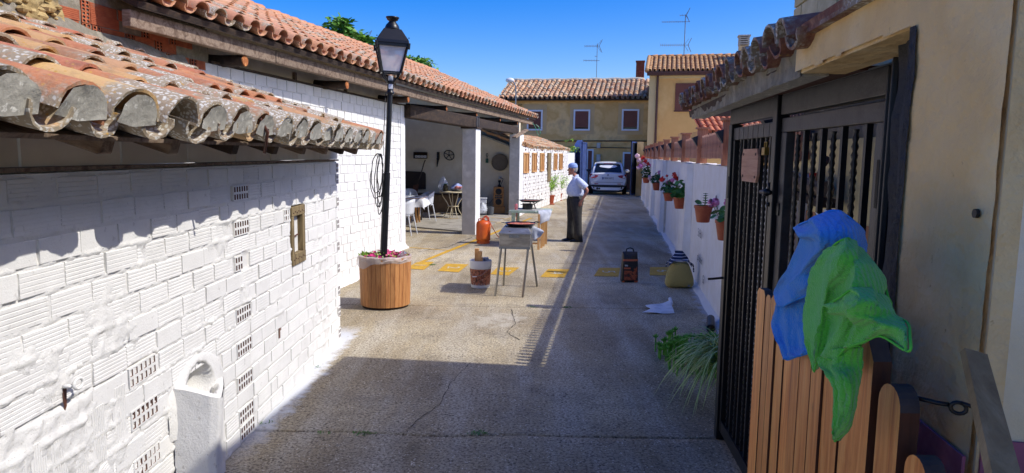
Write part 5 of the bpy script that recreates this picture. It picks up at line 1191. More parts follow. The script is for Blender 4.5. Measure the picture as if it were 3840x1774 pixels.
BLUE = [[(0.655, 1.594, 1.722), (0.63, 1.462, 1.751), (0.66, 1.423, 1.775), (0.69, 1.406, 1.759), (0.73, 1.44, 1.73)], [(0.63, 1.51, 1.709), (0.61, 1.397, 1.733), (0.63, 1.362, 1.745), (0.66, 1.354, 1.738), (0.72, 1.405, 1.701)], [(0.65, 1.535, 1.701), (0.62, 1.406, 1.704), (0.63, 1.37, 1.706), (0.66, 1.362, 1.704), (0.7, 1.368, 1.69)], [(0.655, 1.613, 1.624), (0.635, 1.496, 1.647), (0.655, 1.478, 1.646), (0.66, 1.42, 1.656), (0.68, 1.371, 1.66)], [(0.67, 1.732, 1.544), (0.65, 1.607, 1.584), (0.64, 1.502, 1.604), (0.665, 1.485, 1.608), (0.68, 1.419, 1.62)], [(0.66, 1.669, 1.519), (0.645, 1.582, 1.546), (0.655, 1.544, 1.566), (0.66, 1.491, 1.584), (0.68, 1.454, 1.588)]]
BLUE2 = [[(0.675, 1.71, 1.527), (0.68, 1.632, 1.544), (0.68, 1.541, 1.573)], [(0.67, 1.728, 1.465), (0.675, 1.631, 1.492), (0.68, 1.533, 1.52)], [(0.665, 1.667, 1.418), (0.68, 1.615, 1.433), (0.68, 1.526, 1.473)], [(0.67, 1.642, 1.394), (0.67, 1.576, 1.421), (0.68, 1.528, 1.447)]]
GREEN = [[(0.63, 1.356, 1.706), (0.615, 1.3, 1.724), (0.63, 1.291, 1.733), (0.66, 1.329, 1.718), (0.69, 1.362, 1.7)], [(0.63, 1.4, 1.676), (0.6, 1.29, 1.7), (0.6, 1.237, 1.716), (0.64, 1.27, 1.706), (0.69, 1.318, 1.681)], [(0.63, 1.433, 1.646), (0.6, 1.307, 1.669), (0.6, 1.253, 1.682), (0.62, 1.213, 1.693), (0.69, 1.273, 1.66)], [(0.635, 1.449, 1.595), (0.6, 1.319, 1.625), (0.62, 1.309, 1.628), (0.595, 1.181, 1.664), (0.68, 1.232, 1.636)], [(0.64, 1.473, 1.548), (0.615, 1.355, 1.571), (0.63, 1.341, 1.575), (0.6, 1.194, 1.632), (0.68, 1.223, 1.615)], [(0.64, 1.462, 1.5), (0.62, 1.373, 1.523), (0.63, 1.353, 1.528), (0.61, 1.238, 1.575), (0.64, 1.236, 1.58)], [(0.645, 1.433, 1.433), (0.63, 1.387, 1.461), (0.63, 1.366, 1.485), (0.615, 1.28, 1.502), (0.65, 1.257, 1.534)]]
GREEN2 = [[(0.6, 1.289, 1.605), (0.585, 1.218, 1.633), (0.59, 1.177, 1.659), (0.63, 1.19, 1.654), (0.67, 1.22, 1.631)], [(0.595, 1.268, 1.601), (0.57, 1.162, 1.631), (0.575, 1.117, 1.651), (0.6, 1.11, 1.643), (0.65, 1.16, 1.616)], [(0.6, 1.265, 1.594), (0.58, 1.172, 1.61), (0.565, 1.121, 1.629), (0.59, 1.108, 1.623), (0.63, 1.08, 1.624)], [(0.63, 1.265, 1.59), (0.6, 1.187, 1.587), (0.585, 1.117, 1.612), (0.59, 1.069, 1.621), (0.6, 1.018, 1.617)], [(0.625, 1.301, 1.498), (0.6, 1.212, 1.542), (0.585, 1.119, 1.581), (0.6, 1.097, 1.596), (0.59, 1.003, 1.598)]]
GREEN3 = [[(0.64, 1.399, 1.489), (0.625, 1.321, 1.511), (0.61, 1.24, 1.534), (0.64, 1.238, 1.539)], [(0.635, 1.379, 1.464), (0.62, 1.301, 1.483), (0.61, 1.244, 1.505), (0.64, 1.235, 1.504)], [(0.625, 1.313, 1.458), (0.61, 1.255, 1.469), (0.6, 1.204, 1.49), (0.63, 1.223, 1.468)], [(0.63, 1.292, 1.436), (0.61, 1.231, 1.448), (0.605, 1.202, 1.459), (0.63, 1.228, 1.438)], [(0.63, 1.288, 1.369), (0.62, 1.251, 1.384), (0.615, 1.226, 1.398), (0.63, 1.24, 1.388)], [(0.63, 1.288, 1.339), (0.63, 1.283, 1.342), (0.63, 1.279, 1.347), (0.63, 1.272, 1.352)]]
HB = pm('blue hem', ['2f80cc'], .95); HG = pm('green hem', ['58bc3c'], .95)
tag(surf('blue_cloth', [BLUE, BLUE2], towel('blue microfibre', ['338ce0', '3f96e6', '2a7cd0']), seed=3, amp=.008, sub=10, hem=HB), 'blue microfibre cloth draped over the top of the orange brown pickets', 'cloth')
tag(surf('green_cloth', [GREEN, GREEN2, GREEN3], towel('green microfibre', ['60cc3a', '6ed446', '50ba30']), seed=5, amp=.009, sub=10, hem=HG), 'bright green microfibre cloth hanging in folds over the picket gate', 'cloth')
pc = MB(); rr = random.Random(2); V = []
for c_, s_ in (((.70, 1.52, 1.745), .035),):
    for k in range(10):
        a = Vector(c_) + Vector((rr.gauss(0, .004), rr.gauss(0, s_ * .5), rr.gauss(0, s_ * .4))); pc.add([a, a + Vector((.01, s_ * .8, .01)), a + Vector((-.005, s_ * .5, s_ * .6)), a + Vector((.0, -s_ * .3, s_ * .4))], [(0, 1, 2, 3)])
tag(pc.build('paper_tissue', M_whitepl), 'white crumpled tissue caught under the blue cloth', 'tissue')
# ================================================================ lamp post standing in a round slatted planter
lp = thing('lamp_post', 'black lantern lamp post rising out of the round wooden planter', 'lamp post', (-1.57, 8.28, 0))
B0 = Vector((-1.60, 8.40, .0)); TP = Vector((-1.492, 8.50, 2.64)); pdir = (TP - B0) 
m = MB(); m.tube([B0, B0 + pdir * .62, B0 + pdir * .622, TP], [.046, .042, .034, .031], 14); m.build('pole', M_black, lp, auto=40)
LX = Matrix.Translation((-1.492, 8.5, 2.6)) @ RY(R(2.2)) @ RZ(R(14))
m = MB(); m.lathe((0, 0, 0), [(.048, -.02), (.05, .0), (.036, .02), (.036, .10), (.05, .11), (.05, .13), (.02, .14)], 16); m.build('collar', M_black, lp, LX, auto=40)
m = MB()
for a in range(4):
    q = RZ(R(45 + 90 * a)); m.tube([q @ Vector(p) for p in ((.03, 0, .10), (.06, 0, .14), (.12, 0, .19), (.145, 0, .25))], .012, 7)
m.build('cradle', M_black, lp, LX, smooth=True)
zb, zt, rb_, rt_ = .235, .545, .155, .245     # lantern half diagonals
m = MB()
for a in range(4):
    q = RZ(R(45 + 90 * a)); q2 = RZ(R(135 + 90 * a)); m.beam(q @ Vector((rb_, 0, zb)), q @ Vector((rt_, 0, zt)), .022, .022)
    m.beam(q @ Vector((rb_, 0, zb)), q2 @ Vector((rb_, 0, zb)), .022, .02); m.beam(q @ Vector((rt_, 0, zt)), q2 @ Vector((rt_, 0, zt)), .03, .035)
m.build('lantern_frame', M_black, lp, LX)
for a in range(4):
    q = RZ(R(45 + 90 * a)); q2 = RZ(R(135 + 90 * a)); m = MB(); k = .985; m.add([q @ Vector((rb_ * k, 0, zb)), q2 @ Vector((rb_ * k, 0, zb)), q2 @ Vector((rt_ * k, 0, zt)), q @ Vector((rt_ * k, 0, zt))], [(0, 1, 2, 3)])
    gm = bpy.data.materials.get('lantern glass')
    if not gm:
        s = NT('lantern glass'); s.b.inputs['Base Color'].default_value = lin('cfd3da'); s.b.inputs['Roughness'].default_value = .12; s.b.inputs['Alpha'].default_value = .66; gm = s.mat
        s.base(s.ramp(s.noise(s.coord('obj', (1, 1, 1)), 9, 4), [(.3, 'd6d8dc'), (.7, 'f4f2f2')]))
    m.build('pane', gm, lp, LX)
m = MB(); c4 = .265
def ring4(r_, z): return [RZ(R(45 + 90 * a)) @ Vector((r_, 0, z)) for a in range(4)]
V = ring4(.275, .56) + ring4(.265, .60) + ring4(.145, .735) + ring4(.09, .74); F = [(i * 4 + j, i * 4 + (j + 1) % 4, i * 4 + 4 + (j + 1) % 4, i * 4 + 4 + j) for i in range(3) for j in range(4)] + [(0, 3, 2, 1), (12, 13, 14, 15)]; m.add(V, F)
m.build('hood', M_black, lp, LX, bevel=.006)
m = MB(); m.lathe((0, 0, 0), [(.088, .735), (.090, .75), (.075, .79), (.045, .825), (.040, .835), (.065, .85), (.068, .862), (.080, .875), (.078, .885), (.045, .892), (.01, .898)], 18); m.build('finial', M_black, lp, LX, smooth=True)
m = MB()
for a in range(4):
    q = RZ(R(45 + 90 * a)); m.tube([q @ Vector((.262, 0, .50)), q @ Vector((.268, 0, .57))], .017, 8); m.sph(q @ Vector((.262, 0, .63)), .008, 6, 4)
m.build('corner_lugs', M_black, lp, LX)
m = MB(); m.box((0, 0, .07), (.05, .075, .06)); m.build('sensor_box', M_whitepl, lp, LX, bevel=.005)
m = MB(); m.tube([(0, 0, .14), (0, 0, .20)], .03, 10); m.sph((0, 0, .45), .05, 10, 8, (1, 1, 1.3)); m.build('bulb', M_whitepl, lp, LX, smooth=True)
# coil of black cable hung on the pole
rg = random.Random(4); m = MB(); P0 = B0 + pdir * .70
for k in range(6):
    l = rg.uniform(.46, .74); w_ = rg.uniform(.025, .075); P = []
    for i in range(25):
        a = 2 * math.pi * i / 24; P.append(P0 + Vector((-.045 - w_ * (.5 - .5 * math.cos(a)) + .02 * math.sin(3 * a + k), -.05 + .015 * math.sin(a + k), -l * (.5 - .5 * math.cos(a)) * .5 - (l * .5 if a > math.pi / 2 and a < 1.5 * math.pi else l * .25 * (1 - math.cos(a))) + 0)))
    P = [P0 + Vector((-.05 - w_ + w_ * math.cos(2 * math.pi * i / 24) + rg.uniform(-.007, .007), -.05 + .01 * math.sin(i), -l / 2 + l / 2 * math.sin(2 * math.pi * i / 24 + .2) + .02)) for i in range(25)]
    m.tube(P, .0055, 6, cap=False)
m.tube([P0 + Vector((-.04, -.045, .0)), P0 + Vector((-.03, -.04, .35)), P0 + pdir * .2 + Vector((-.05, -.04, 0)), TP + Vector((-.05, -.03, -.05))], .004, 5)
tag(m.build('cable_coil', M_cable, smooth=True), 'coil of black cable hanging on the lamp post', 'cable')
pt = thing('planter', 'round planter of vertical wooden slats lined with translucent plastic at the lamp foot', 'planter', (-1.555, 8.42, 0)); pc_ = Vector((-1.555, 8.43, 0)); rr = random.Random(5)
ns = 34; a = 0
for k in range(ns):
    wd_ = rr.choice((.8, 1, 1.2)); a0 = 2 * math.pi * k / ns; rT, rBm = .318, .300; w_ = 2 * math.pi * rT / ns * .94; m = MB()
    q = RZ(a0); V = []
    for r_, z in ((rBm, .03), (rT, .63 + rr.uniform(-.004, .004))):
        V += [q @ Vector((r_, -w_ / 2 * r_ / rT, z)), q @ Vector((r_, w_ / 2 * r_ / rT, z)), q @ Vector((r_ - .02, w_ / 2 * r_ / rT, z)), q @ Vector((r_ - .02, -w_ / 2 * r_ / rT, z))]
    m.add([v + pc_ for v in V], [(0, 3, 2, 1), (4, 5, 6, 7), (0, 1, 5, 4), (1, 2, 6, 5), (2, 3, 7, 6), (3, 0, 4, 7)]); m.build('slat', M_planter, pt, bevel=.002)
m = MB(); m.lathe(pc_, [(.28, .0), (.285, .04), (.295, .60), (.28, .60), (.27, .55), (.01, .55)], 30); m.build('tub', M_soil, pt)
s = NT('plastic film'); s.b.inputs['Base Color'].default_value = lin('d8cfc6'); s.b.inputs['Roughness'].default_value = .35; s.b.inputs['Alpha'].default_value = .5; M_film = s.mat
uu, vv = np.meshgrid(np.linspace(0, 2 * math.pi, 150), np.linspace(0, 1, 9), indexing='ij'); hang = .07 + .03 * fbm(uu * 1.3, vv * 0, 5) + .07 * np.exp(-((uu - 4.0) / .35) ** 2) + .04 * np.exp(-((uu - 3.5) / .2) ** 2); hang[-1] = hang[0]
rad = .322 + .012 * fbm(uu * 5, vv * 2, 6) + .03 * vv * np.exp(-((uu - 3.6) / .5) ** 2); rad[-1] = rad[0]; rad = np.where(vv < .15, .300, rad)
grid_obj('liner', pc_.x + rad * np.cos(uu), pc_.y + rad * np.sin(uu), .645 + .004 * np.sin(uu * 9) - np.clip(vv - .12, 0, 1) * hang * 1.15 - (vv < .05) * .08, M_film, pt)
m = MB(); 
for a0, a1 in ((3.9, 4.1), (4.75, 5.2), (5.4, 5.8)):
    m.tube([(pc_.x + .335 * math.cos(a), pc_.y + .335 * math.sin(a), .60 + .01 * math.sin(a * 9)) for a in np.linspace(a0, a1, 6)], .006, 5)
m.build('twisted_tie', M_film, pt, smooth=True)
fl = thing('petunias', 'magenta petunias growing in the round slatted planter', 'flowers', (-1.55, 8.4, .56)); rg = random.Random(6); m = MB(); m2 = MB(); m3 = MB()
for k in range(260):
    r_ = .27 * math.sqrt(rg.random()); a = rg.uniform(0, 6.28); z = .60 + rg.uniform(-.01, .055) * (1 if r_ < .25 else .6); p = pc_ + Vector((r_ * math.cos(a), r_ * math.sin(a), z))
    if rg.random() < .45:
        nrm = Vector((rg.gauss(0, .5), rg.gauss(-.3, .5), 1)).normalized(); u_ = nrm.orthogonal().normalized(); v_ = nrm.cross(u_); s_ = rg.uniform(.018, .032); n = 5; b = len(m.v)
        m.add([p] + [p + nrm * .008 + u_ * math.cos(6.283 * j / 10) * s_ * (1 if j % 2 else .8) + v_ * math.sin(6.283 * j / 10) * s_ * (1 if j % 2 else .8) for j in range(10)], [(0, 1 + j, 1 + (j + 1) % 10) for j in range(10)])
    else:
        d = Vector((rg.gauss(0, 1), rg.gauss(0, 1), rg.uniform(.2, 1))).normalized(); b_ = d.orthogonal().normalized(); s_ = rg.uniform(.03, .055); m2.add([p, p + d * s_ * .5 + b_ * s_ * .22, p + d * s_, p + d * s_ * .5 - b_ * s_ * .22], [(0, 1, 2, 3)])
for k in range(9):
    p = pc_ + Vector((-.24 + rg.uniform(-.03, .03), -.05 + rg.uniform(-.05, .05), .60)); d = Vector((rg.gauss(0, .5), rg.gauss(0, .3), 1)).normalized(); b_ = Vector((1, 0, 0)); s_ = .10; m2.add([p, p + d * s_ * .5 + b_ * .02, p + d * s_, p + d * s_ * .5 - b_ * .02], [(0, 1, 2, 3)])
for k in range(5): m3.sph(pc_ + Vector((rg.uniform(-.2, .1), rg.uniform(-.2, .1), .63)), .02, 6, 4)
m.build('petals', M_mag, fl); m2.build('leaves', M_leafl, fl); m3.build('dark_blooms', pm('dark petal', ['3a1838', '571f4a'], .7), fl)
cn = thing('drink_can', 'red and white drink can lying among the petunias', 'can', (-1.33, 8.33, .62)); CM = T(-1.335, 8.32, .645) @ RY(R(48)) @ RZ(R(20)); m = MB(); m.lathe((0, 0, 0), [(.022, -.06), (.031, -.052), (.033, .045), (.028, .056), (.026, .06)], 16); 
m.build('can_body', pm('can print', ['c8343a', 'd8dadc', 'b8272e', 'c9ccd0'], .3, .4, sc=26, lo=.4, hi=.6), cn, CM, auto=40); m = MB(); m.lathe((0, 0, 0), [(.026, .0602), (.024, .061), (.001, .0605)], 14); m.build('lid', M_galv, cn, CM)
# ================================================================ butane cylinder, burner, pan
gc = thing('gas_cylinder', 'orange butane gas cylinder with a hose standing by the yellow line', 'gas cylinder', (-.61, 14.62, 0)); c = Vector((-.61, 14.62, 0)); m = MB()
m.lathe(c, [(.13, .0), (.142, .005), (.142, .045), (.135, .05), (.135, .06), (.149, .075), (.153, .12), (.153, .40), (.146, .435), (.12, .468), (.07, .485), (.04, .49), (.03, .50), (.001, .50)], 28); m.build('cylinder', M_orange, gc, auto=40)
m = MB(); m.lathe(c, [(.135, .0), (.137, .0), (.137, .03)], 24); m.build('foot_ring', M_orange, gc)
m = MB(); m.tube([c + Vector(p) for p in ((-.10, -.02, .46), (-.105, -.02, .515), (-.04, -.02, .53), (-.035, -.02, .48))], .012, 7); m.tube([c + Vector(p) for p in ((.10, .02, .46), (.105, .02, .54), (.06, .01, .575), (.02, 0, .56), (.0, 0, .52))], .020, 8); m.tube([c + Vector((0, 0, .485)), c + Vector((0, 0, .545))], .028, 10); m.build('handle', M_orange2, gc, smooth=True)
m = MB(); m.tube([(-.56, 14.60, .55), (-.49, 14.57, .50), (-.42, 14.5, .36), (-.32, 14.45, .20), (-.2, 14.4, .08), (-.05, 14.4, .02), (.06, 14.45, .05), (.09, 14.5, .4), (.10, 14.52, .74)], .009, 6); tag(m.build('gas_hose', M_orange2, smooth=True), 'orange brown gas hose looping from the orange cylinder towards the green table', 'hose')
bt_ = thing('paella_burner', 'stainless steel burner box on four splayed legs', 'grill', (.08, 9.45, 0)); GB = T(.065, 9.47, 0) @ RZ(R(-5)); m = MB()
hx, hy = .20, .33
V = [(-hx, -hy, .635), (hx, -hy, .635), (hx, hy, .635), (-hx, hy, .635), (-hx - .01, -hy - .01, .835), (hx + .01, -hy - .01, .835), (hx + .01, hy, .835), (-hx - .01, hy, .835)]
m.add(V, [(0, 1, 5, 4), (1, 2, 6, 5), (2, 3, 7, 6), (3, 0, 4, 7), (0, 3, 2, 1)]); m.build('burner_box', M_steel, bt_, GB, bevel=.005)
m = MB(); m.add([(-.215, -.35, .84), (.215, -.35, .84), (.215, .35, .84), (-.215, .35, .84), (-.17, -.27, .905), (.17, -.27, .905), (.17, .27, .905), (-.17, .27, .905), (-.215, -.35, .825), (.215, -.35, .825), (.215, .35, .825), (-.215, .35, .825)], [(0, 1, 5, 4), (1, 2, 6, 5), (2, 3, 7, 6), (3, 0, 4, 7), (4, 5, 6, 7), (8, 9, 1, 0), (9, 10, 2, 1), (10, 11, 3, 2), (11, 8, 0, 3), (8, 11, 10, 9)]); m.build('hood', M_steel, bt_, GB)
m = MB(); m.b2((-.17, -.352, .826), (.17, -.349, .832)); m.b2((-.21, -.334, .63), (.21, -.33, .662)); m.build('seam', M_galv, bt_, GB)
m = MB()
for x in (-.055, .035): m.tube([(x, -.35, .80), (x, -.38, .80)], .014, 10); m.b2((x - .005, -.39, .783), (x + .005, -.378, .817))
m.b2((-.075, -.352, .782), (.065, -.349, .818)); m.build('control_knob', M_galv, bt_, GB)
for x0, y0, x1, y1 in ((-.18, -.31, -.245, -.40), (.18, -.31, .125, -.42), (-.18, .30, -.21, .36), (.18, .30, .275, .36)):
    m = MB(); m.beam((x0, y0, .66), (x1, y1, .0), .024, .024); m.build('leg', M_steelleg, bt_, GB, bevel=.003)
pn = thing('paella_pan', 'wide dark pan of reddish stew simmering on the steel burner', 'pan', (.115, 9.45, .905))
def pan(parent, c, r, h, mat, foodm, handles=True, n=30, fz=.65):
    m = MB(); m.lathe(c, [(r * .80, .0), (r * .97, h), (r, h + .004), (r * .985, h + .003), (r * .79, .006), (.001, .005)], n); m.build('pan_body', mat, parent, auto=35)
    m = MB(); rg = random.Random(3); V = [(0, 0, h * fz)]; K = 5
    for k in range(1, K + 1):
        for j in range(20):
            q = r * .93 * k / K; V.append((q * math.cos(6.283 * j / 20), q * math.sin(6.283 * j / 20), h * fz + rg.uniform(0, .008)))
    F = [(0, 1 + j, 1 + (j + 1) % 20) for j in range(20)] + [(1 + (k - 1) * 20 + j, 1 + (k - 1) * 20 + (j + 1) % 20, 1 + k * 20 + (j + 1) % 20, 1 + k * 20 + j) for k in range(1, K) for j in range(20)][0:]
    F = [f if len(f) == 3 else (f[0], f[3], f[2], f[1]) for f in F]; m.add([Vector(c) + Vector(v) for v in V], F); m.build('food', foodm, parent, smooth=True)
    if handles:
        for a in (R(200), R(20)):
            d = Vector((math.cos(a), math.sin(a), 0)); t_ = Vector((-d.y, d.x, 0)); c_ = Vector(c) + Vector((0, 0, h)); m = MB(); m.tube([c_ + d * r * .97 + t_ * .05, c_ + d * (r + .04) + t_ * .045 + Vector((0, 0, .012)), c_ + d * (r + .045) - t_ * .045 + Vector((0, 0, .012)), c_ + d * r * .97 - t_ * .05], .006, 7); m.build('handle', mat, parent, smooth=True)
pan(pn, (.115, 9.45, .908), .215, .042, M_pandark, M_stew)
def drape(name, label, pts, mat, seed=1, cat='cloth', grp=None, sub=6, amp=.004):
    o = surf(name, [pts], mat, seed=seed, sub=sub, amp=amp, thick=.004); tag(o, label, cat, grp); return o
M_ragw = pm('grey white rag', ['c9ccd2', 'b4b8c0', '9fa4ac'], .95, sc=10, bump=.6, bsc=120)
drape('rag', 'white and grey rag crumpled over the right side of the steel burner', [[(.24, 9.55, .90), (.28, 9.5, .905), (.33, 9.45, .895), (.40, 9.40, .87)], [(.25, 9.45, .885), (.30, 9.42, .885), (.37, 9.38, .86), (.43, 9.36, .845)], [(.27, 9.40, .83), (.31, 9.37, .80), (.35, 9.38, .80), (.42, 9.36, .82)], [(.275, 9.38, .77), (.30, 9.36, .73), (.35, 9.37, .755), (.40, 9.37, .79)]], M_ragw, 4)
bk_ = thing('pail', 'white plastic pail with rusty label holding split wood', 'bucket', (-.435, 9.78, 0)); c = Vector((-.44, 9.72, 0)); m = MB()
m.lathe(c, [(.126, 0), (.132, .006), (.150, .285), (.156, .29), (.157, .388), (.152, .392), (.147, .385), (.142, .30), (.122, .02), (.001, .018)], 30); m.build('bucket_body', M_bucket, bk_, auto=35)
m = MB(); V = []; F = []
for k, (r_, z) in enumerate(((.1345, .045), (.1515, .275))):
    for j in range(25): a = R(165 + 8.6 * j); V.append(c + Vector((r_ * math.cos(a), r_ * math.sin(a), z)))
F = [(j, j + 1, j + 26, j + 25) for j in range(24)]; m.add(V, F); m.build('label', pm('torn rusty label', ['8a4a34', '6f3526', 'a5684c', '5a2c20', 'b88a70'], .7, sc=14, spots=[(30, .60, '2f2a28'), (17, .66, 'c9bdb2')]), bk_)
m = MB(); m.tube([c + Vector((-.152, -.03, .235)), c + Vector((-.10, -.15, .17)), c + Vector((.02, -.175, .20)), c + Vector((.12, -.12, .28)), c + Vector((.155, -.03, .33))], .003, 5); m.build('wire_handle', M_galv, bk_); m = MB(); m.tube([c + Vector((-.105, -.148, .172)), c + Vector((-.045, -.172, .18))], .007, 6); m.build('handle_grip', M_whitepl, bk_)
fw2 = thing('kindling', 'two split pine sticks sticking out of the white pail', 'firewood', (-.46, 9.72, .02)); m = MB(); m.beam((-.49, 9.72, .03), (-.493, 9.70, .555), .062, .045, (0, 1, 0)); m.build('stick', M_pine, fw2, bevel=.004); m = MB(); m.beam((-.47, 9.70, .03), (-.445, 9.66, .525), .055, .035, (.3, 1, 0)); m.beam((-.40, 9.68, .03), (-.425, 9.64, .44), .03, .03, (.3, 1, 0)); m.build('stick', M_pine, fw2, bevel=.004)
m = MB(); m.b2((-.41, 9.74, .1), (-.33, 9.80, .42)); tag(m.build('wrapper', pm('grey wrapper', ['55595c', 'c4c8cc', '6f7478'], .5, sc=20)), 'grey wrapper stuffed into the white pail behind the sticks', 'wrapper')
# ================================================================ green work table with pots
tb_ = thing('work_table', 'pale green painted work table holding pots', 'table', (.3, 14.3, 0)); m = MB(); M_gt = pm('pale green paint', ['93a894', 'a3b5a3', '7f967f'], .7, sc=5, spots=[(20, .62, '8a7a5c')])
V = [(-.07, 14.03), (.53, 13.85), (.86, 14.70), (.20, 14.9)]
m.add([(x, y, .71) for x, y in V] + [(x, y, .75) for x, y in V], [(3, 2, 1, 0), (4, 5, 6, 7)] + [(i, (i + 1) % 4, (i + 1) % 4 + 4, i + 4) for i in range(4)]); m.build('tabletop', M_gt, tb_)
m = MB(); m.add([(x * .999, y, .7505) for x, y in ((.0, 14.05), (.46, 13.93), (.66, 14.45), (.14, 14.62))] + [(x, y, .765) for x, y in ((.0, 14.05), (.46, 13.93), (.66, 14.45), (.14, 14.62))], [(4, 5, 6, 7)] + [(i, (i + 1) % 4, (i + 1) % 4 + 4, i + 4) for i in range(4)]); m.build('board', pm('grey white board', ['b8b6ae', '9c9a92'], .7), tb_)
for x, y in ((.02, 14.12), (.12, 14.8)): m = MB(); m.beam((x, y, .71), (x, y, 0), .07, .06, (0, 1, 0)); m.build('leg', M_gt, tb_)
for x, y in ((.53, 13.72), (.60, 14.0), (.655, 14.25), (.72, 14.6)): m = MB(); m.beam((x, y, .71), (x, y, 0), .045, .045, (0, 1, 0)); m.build('leg', M_pine, tb_)
m = MB(); m.beam((.52, 13.74, .12), (.20, 13.78, .12), .03, .03); m.beam((.52, 13.74, .22), (.20, 13.78, .22), .02, .03); m.build('rung', M_pine, tb_)
c_ = thing('cooking_pot', 'dark saucepan on the green table', 'pot', (.31, 14.2, .765)); m = MB(); m.lathe((.31, 14.2, .765), [(.10, 0), (.104, .006), (.106, .115), (.112, .12), (.104, .12), (.098, .02), (.001, .015)], 24); m.build('pot_body', M_pandark, c_, auto=35); m = MB(); m.tube([(.205, 14.2, .86), (.165, 14.19, .87), (.165, 14.23, .87), (.205, 14.22, .86)], .007, 6); m.tube([(.41, 14.2, .855), (.50, 14.15, .91)], .008, 6); m.build('handle', M_pandark, c_)
c_ = thing('meat_pan', 'second wide pan of grilled food on a stand above the green table', 'pan', (.37, 14.5, .86)); pan(c_, (.37, 14.5, .90), .235, .036, M_pandark, M_food); m = MB(); m.tube([(.37, 14.5, .765), (.37, 14.5, .90)], .012, 6); m.tube([(.25, 14.45, .77), (.5, 14.5, .77)], .009, 6); m.tube([(.48, 14.35, .77), (.44, 14.4, .9)], .012, 6); m.build('stand', M_pandark, c_)
c_ = MB(); c_.lathe((.075, 14.1, .765), [(.028, 0), (.033, .008), (.033, .105), (.026, .118), (.001, .118)], 14); tag(c_.build('drink_can', pm('pink can', ['b83a44', 'c9868c', 'a22c38'], .35, .3, sc=25), auto=35), 'red drink can standing left of the saucepan on the green table', 'can')
drape('dish_cloth', 'grey dish cloth hanging over the right edge of the green table', [[(.50, 13.96, .765), (.60, 14.06, .77), (.70, 14.2, .77), (.80, 14.35, .76)], [(.52, 13.84, .75), (.62, 13.9, .75), (.74, 13.98, .745), (.80, 14.1, .74)], [(.53, 13.82, .60), (.60, 13.82, .64), (.70, 13.88, .63), (.78, 13.95, .68)], [(.535, 13.82, .45), (.565, 13.81, .50), (.66, 13.84, .55), (.74, 13.88, .57)]], M_ragw, 6)
# ================================================================ bags and litter on the right
cb_ = thing('charcoal_bag', 'black paper charcoal bag with orange bands standing on the concrete', 'bag', (1.77, 10.28, 0)); CB = T(1.772, 10.30, 0) @ RZ(R(4)); m = MB(); hx_ = .118
prof = [(0, .118, .06), (.03, .122, .072), (.25, .116, .066), (.36, .112, .055), (.43, .110, .030), (.462, .112, .012)]
V = []
for z, a, b in prof: V += [(-a, -b, z), (0, -b * 1.12, z), (a, -b, z), (a * 1.02, 0, z), (a, b, z), (0, b * 1.1, z), (-a, b, z), (-a * 1.02, 0, z)]
F = [(i * 8 + j, i * 8 + (j + 1) % 8, i * 8 + 8 + (j + 1) % 8, i * 8 + 8 + j) for i in range(5) for j in range(8)] + [tuple(reversed(range(8))), tuple(range(40, 48))]; m.add(V, F); m.build('bag_body', pm('black printed paper', ['15120f', '1e1a17'], .42, sc=9, bump=.8, bsc=9, bd=.04), cb_, CB, bevel=.012, smooth=True)
def band(z0, z1, x0, x1, col, off=.0035, nm='printed_band'):
    m = MB()
    def yb(z):
        for (za, a, b), (zb_, a2, b2_) in zip(prof[:-1], prof[1:]):
            if za <= z <= zb_: t = (z - za) / (zb_ - za); return b + (b2_ - b) * t
        return .05
    n = 6; V = []
    for k in range(n + 1):
        x = x0 + (x1 - x0) * k / n
        for z in (z0, z1): V.append((x, -yb(z) * (1 + .12 * (1 - abs(x) / .118)) - off, z))
    m.add(V, [(2 * k, 2 * k + 2, 2 * k + 3, 2 * k + 1) for k in range(n)]); return m.build(nm, col, cb_, CB)
M_ob = pm('orange print', ['b5522c', 'c4633a'], .5, rand=.02); M_fl = pm('flame print', ['1a1210', '6a2a16', 'b0532a', '15100e'], .5, sc=14, lo=.35, hi=.65)
band(.325, .352, -.113, .113, M_ob); band(.205, .228, -.10, .0, M_ob); band(.005, .028, -.118, -.088, M_ob); band(.005, .028, .06, .117, M_ob); band(.04, .18, -.095, .105, M_fl, .003, 'printed_flames'); band(.18, .24, .05, .10, M_fl, .003, 'printed_flames')
band(.262, .268, -.088, -.045, M_whitepl, .004, 'printed_words'); band(.250, .256, -.088, -.040, M_whitepl, .004, 'printed_words')
m = MB(); m.tube([(-.06, 0, .455), (-.05, 0, .50), (0, 0, .515), (.045, 0, .50), (.06, 0, .455)], .010, 6); m.build('handle', M_black, cb_, CB, smooth=True)
sk = thing('straw_bag', 'woven straw beach bag with navy and white striped top by the garden wall', 'bag', (2.44, 9.85, 0)); SB = T(2.435, 9.92, 0) @ RZ(R(-3))
zz_ = [(0, .190, .10), (.04, .205, .125), (.15, .195, .13), (.25, .165, .115), (.35, .13, .09)]
def bagshell(prof, mats, name, seed=1):
    m = MB(); rg = random.Random(seed); n = 28; V = []
    for z, a, b in prof:
        for j in range(n):
            t = 2 * math.pi * j / n; ex = .75; cx_ = math.copysign(abs(math.cos(t)) ** ex, math.cos(t)); sy_ = math.copysign(abs(math.sin(t)) ** ex, math.sin(t)); w_ = 1 + .03 * math.sin(5 * t + z * 20)
            V.append((a * cx_ * w_ + rg.uniform(-.002, .002), b * sy_ * w_, z + .006 * math.sin(3 * t)))
    k = len(prof); F = [(i * n + j, i * n + (j + 1) % n, (i + 1) * n + (j + 1) % n, (i + 1) * n + j) for i in range(k - 1) for j in range(n)] + [tuple(reversed(range(n))), tuple((k - 1) * n + j for j in range(n))]; m.add(V, F); return m.build(name, mats, sk, SB, smooth=True, sub=1)
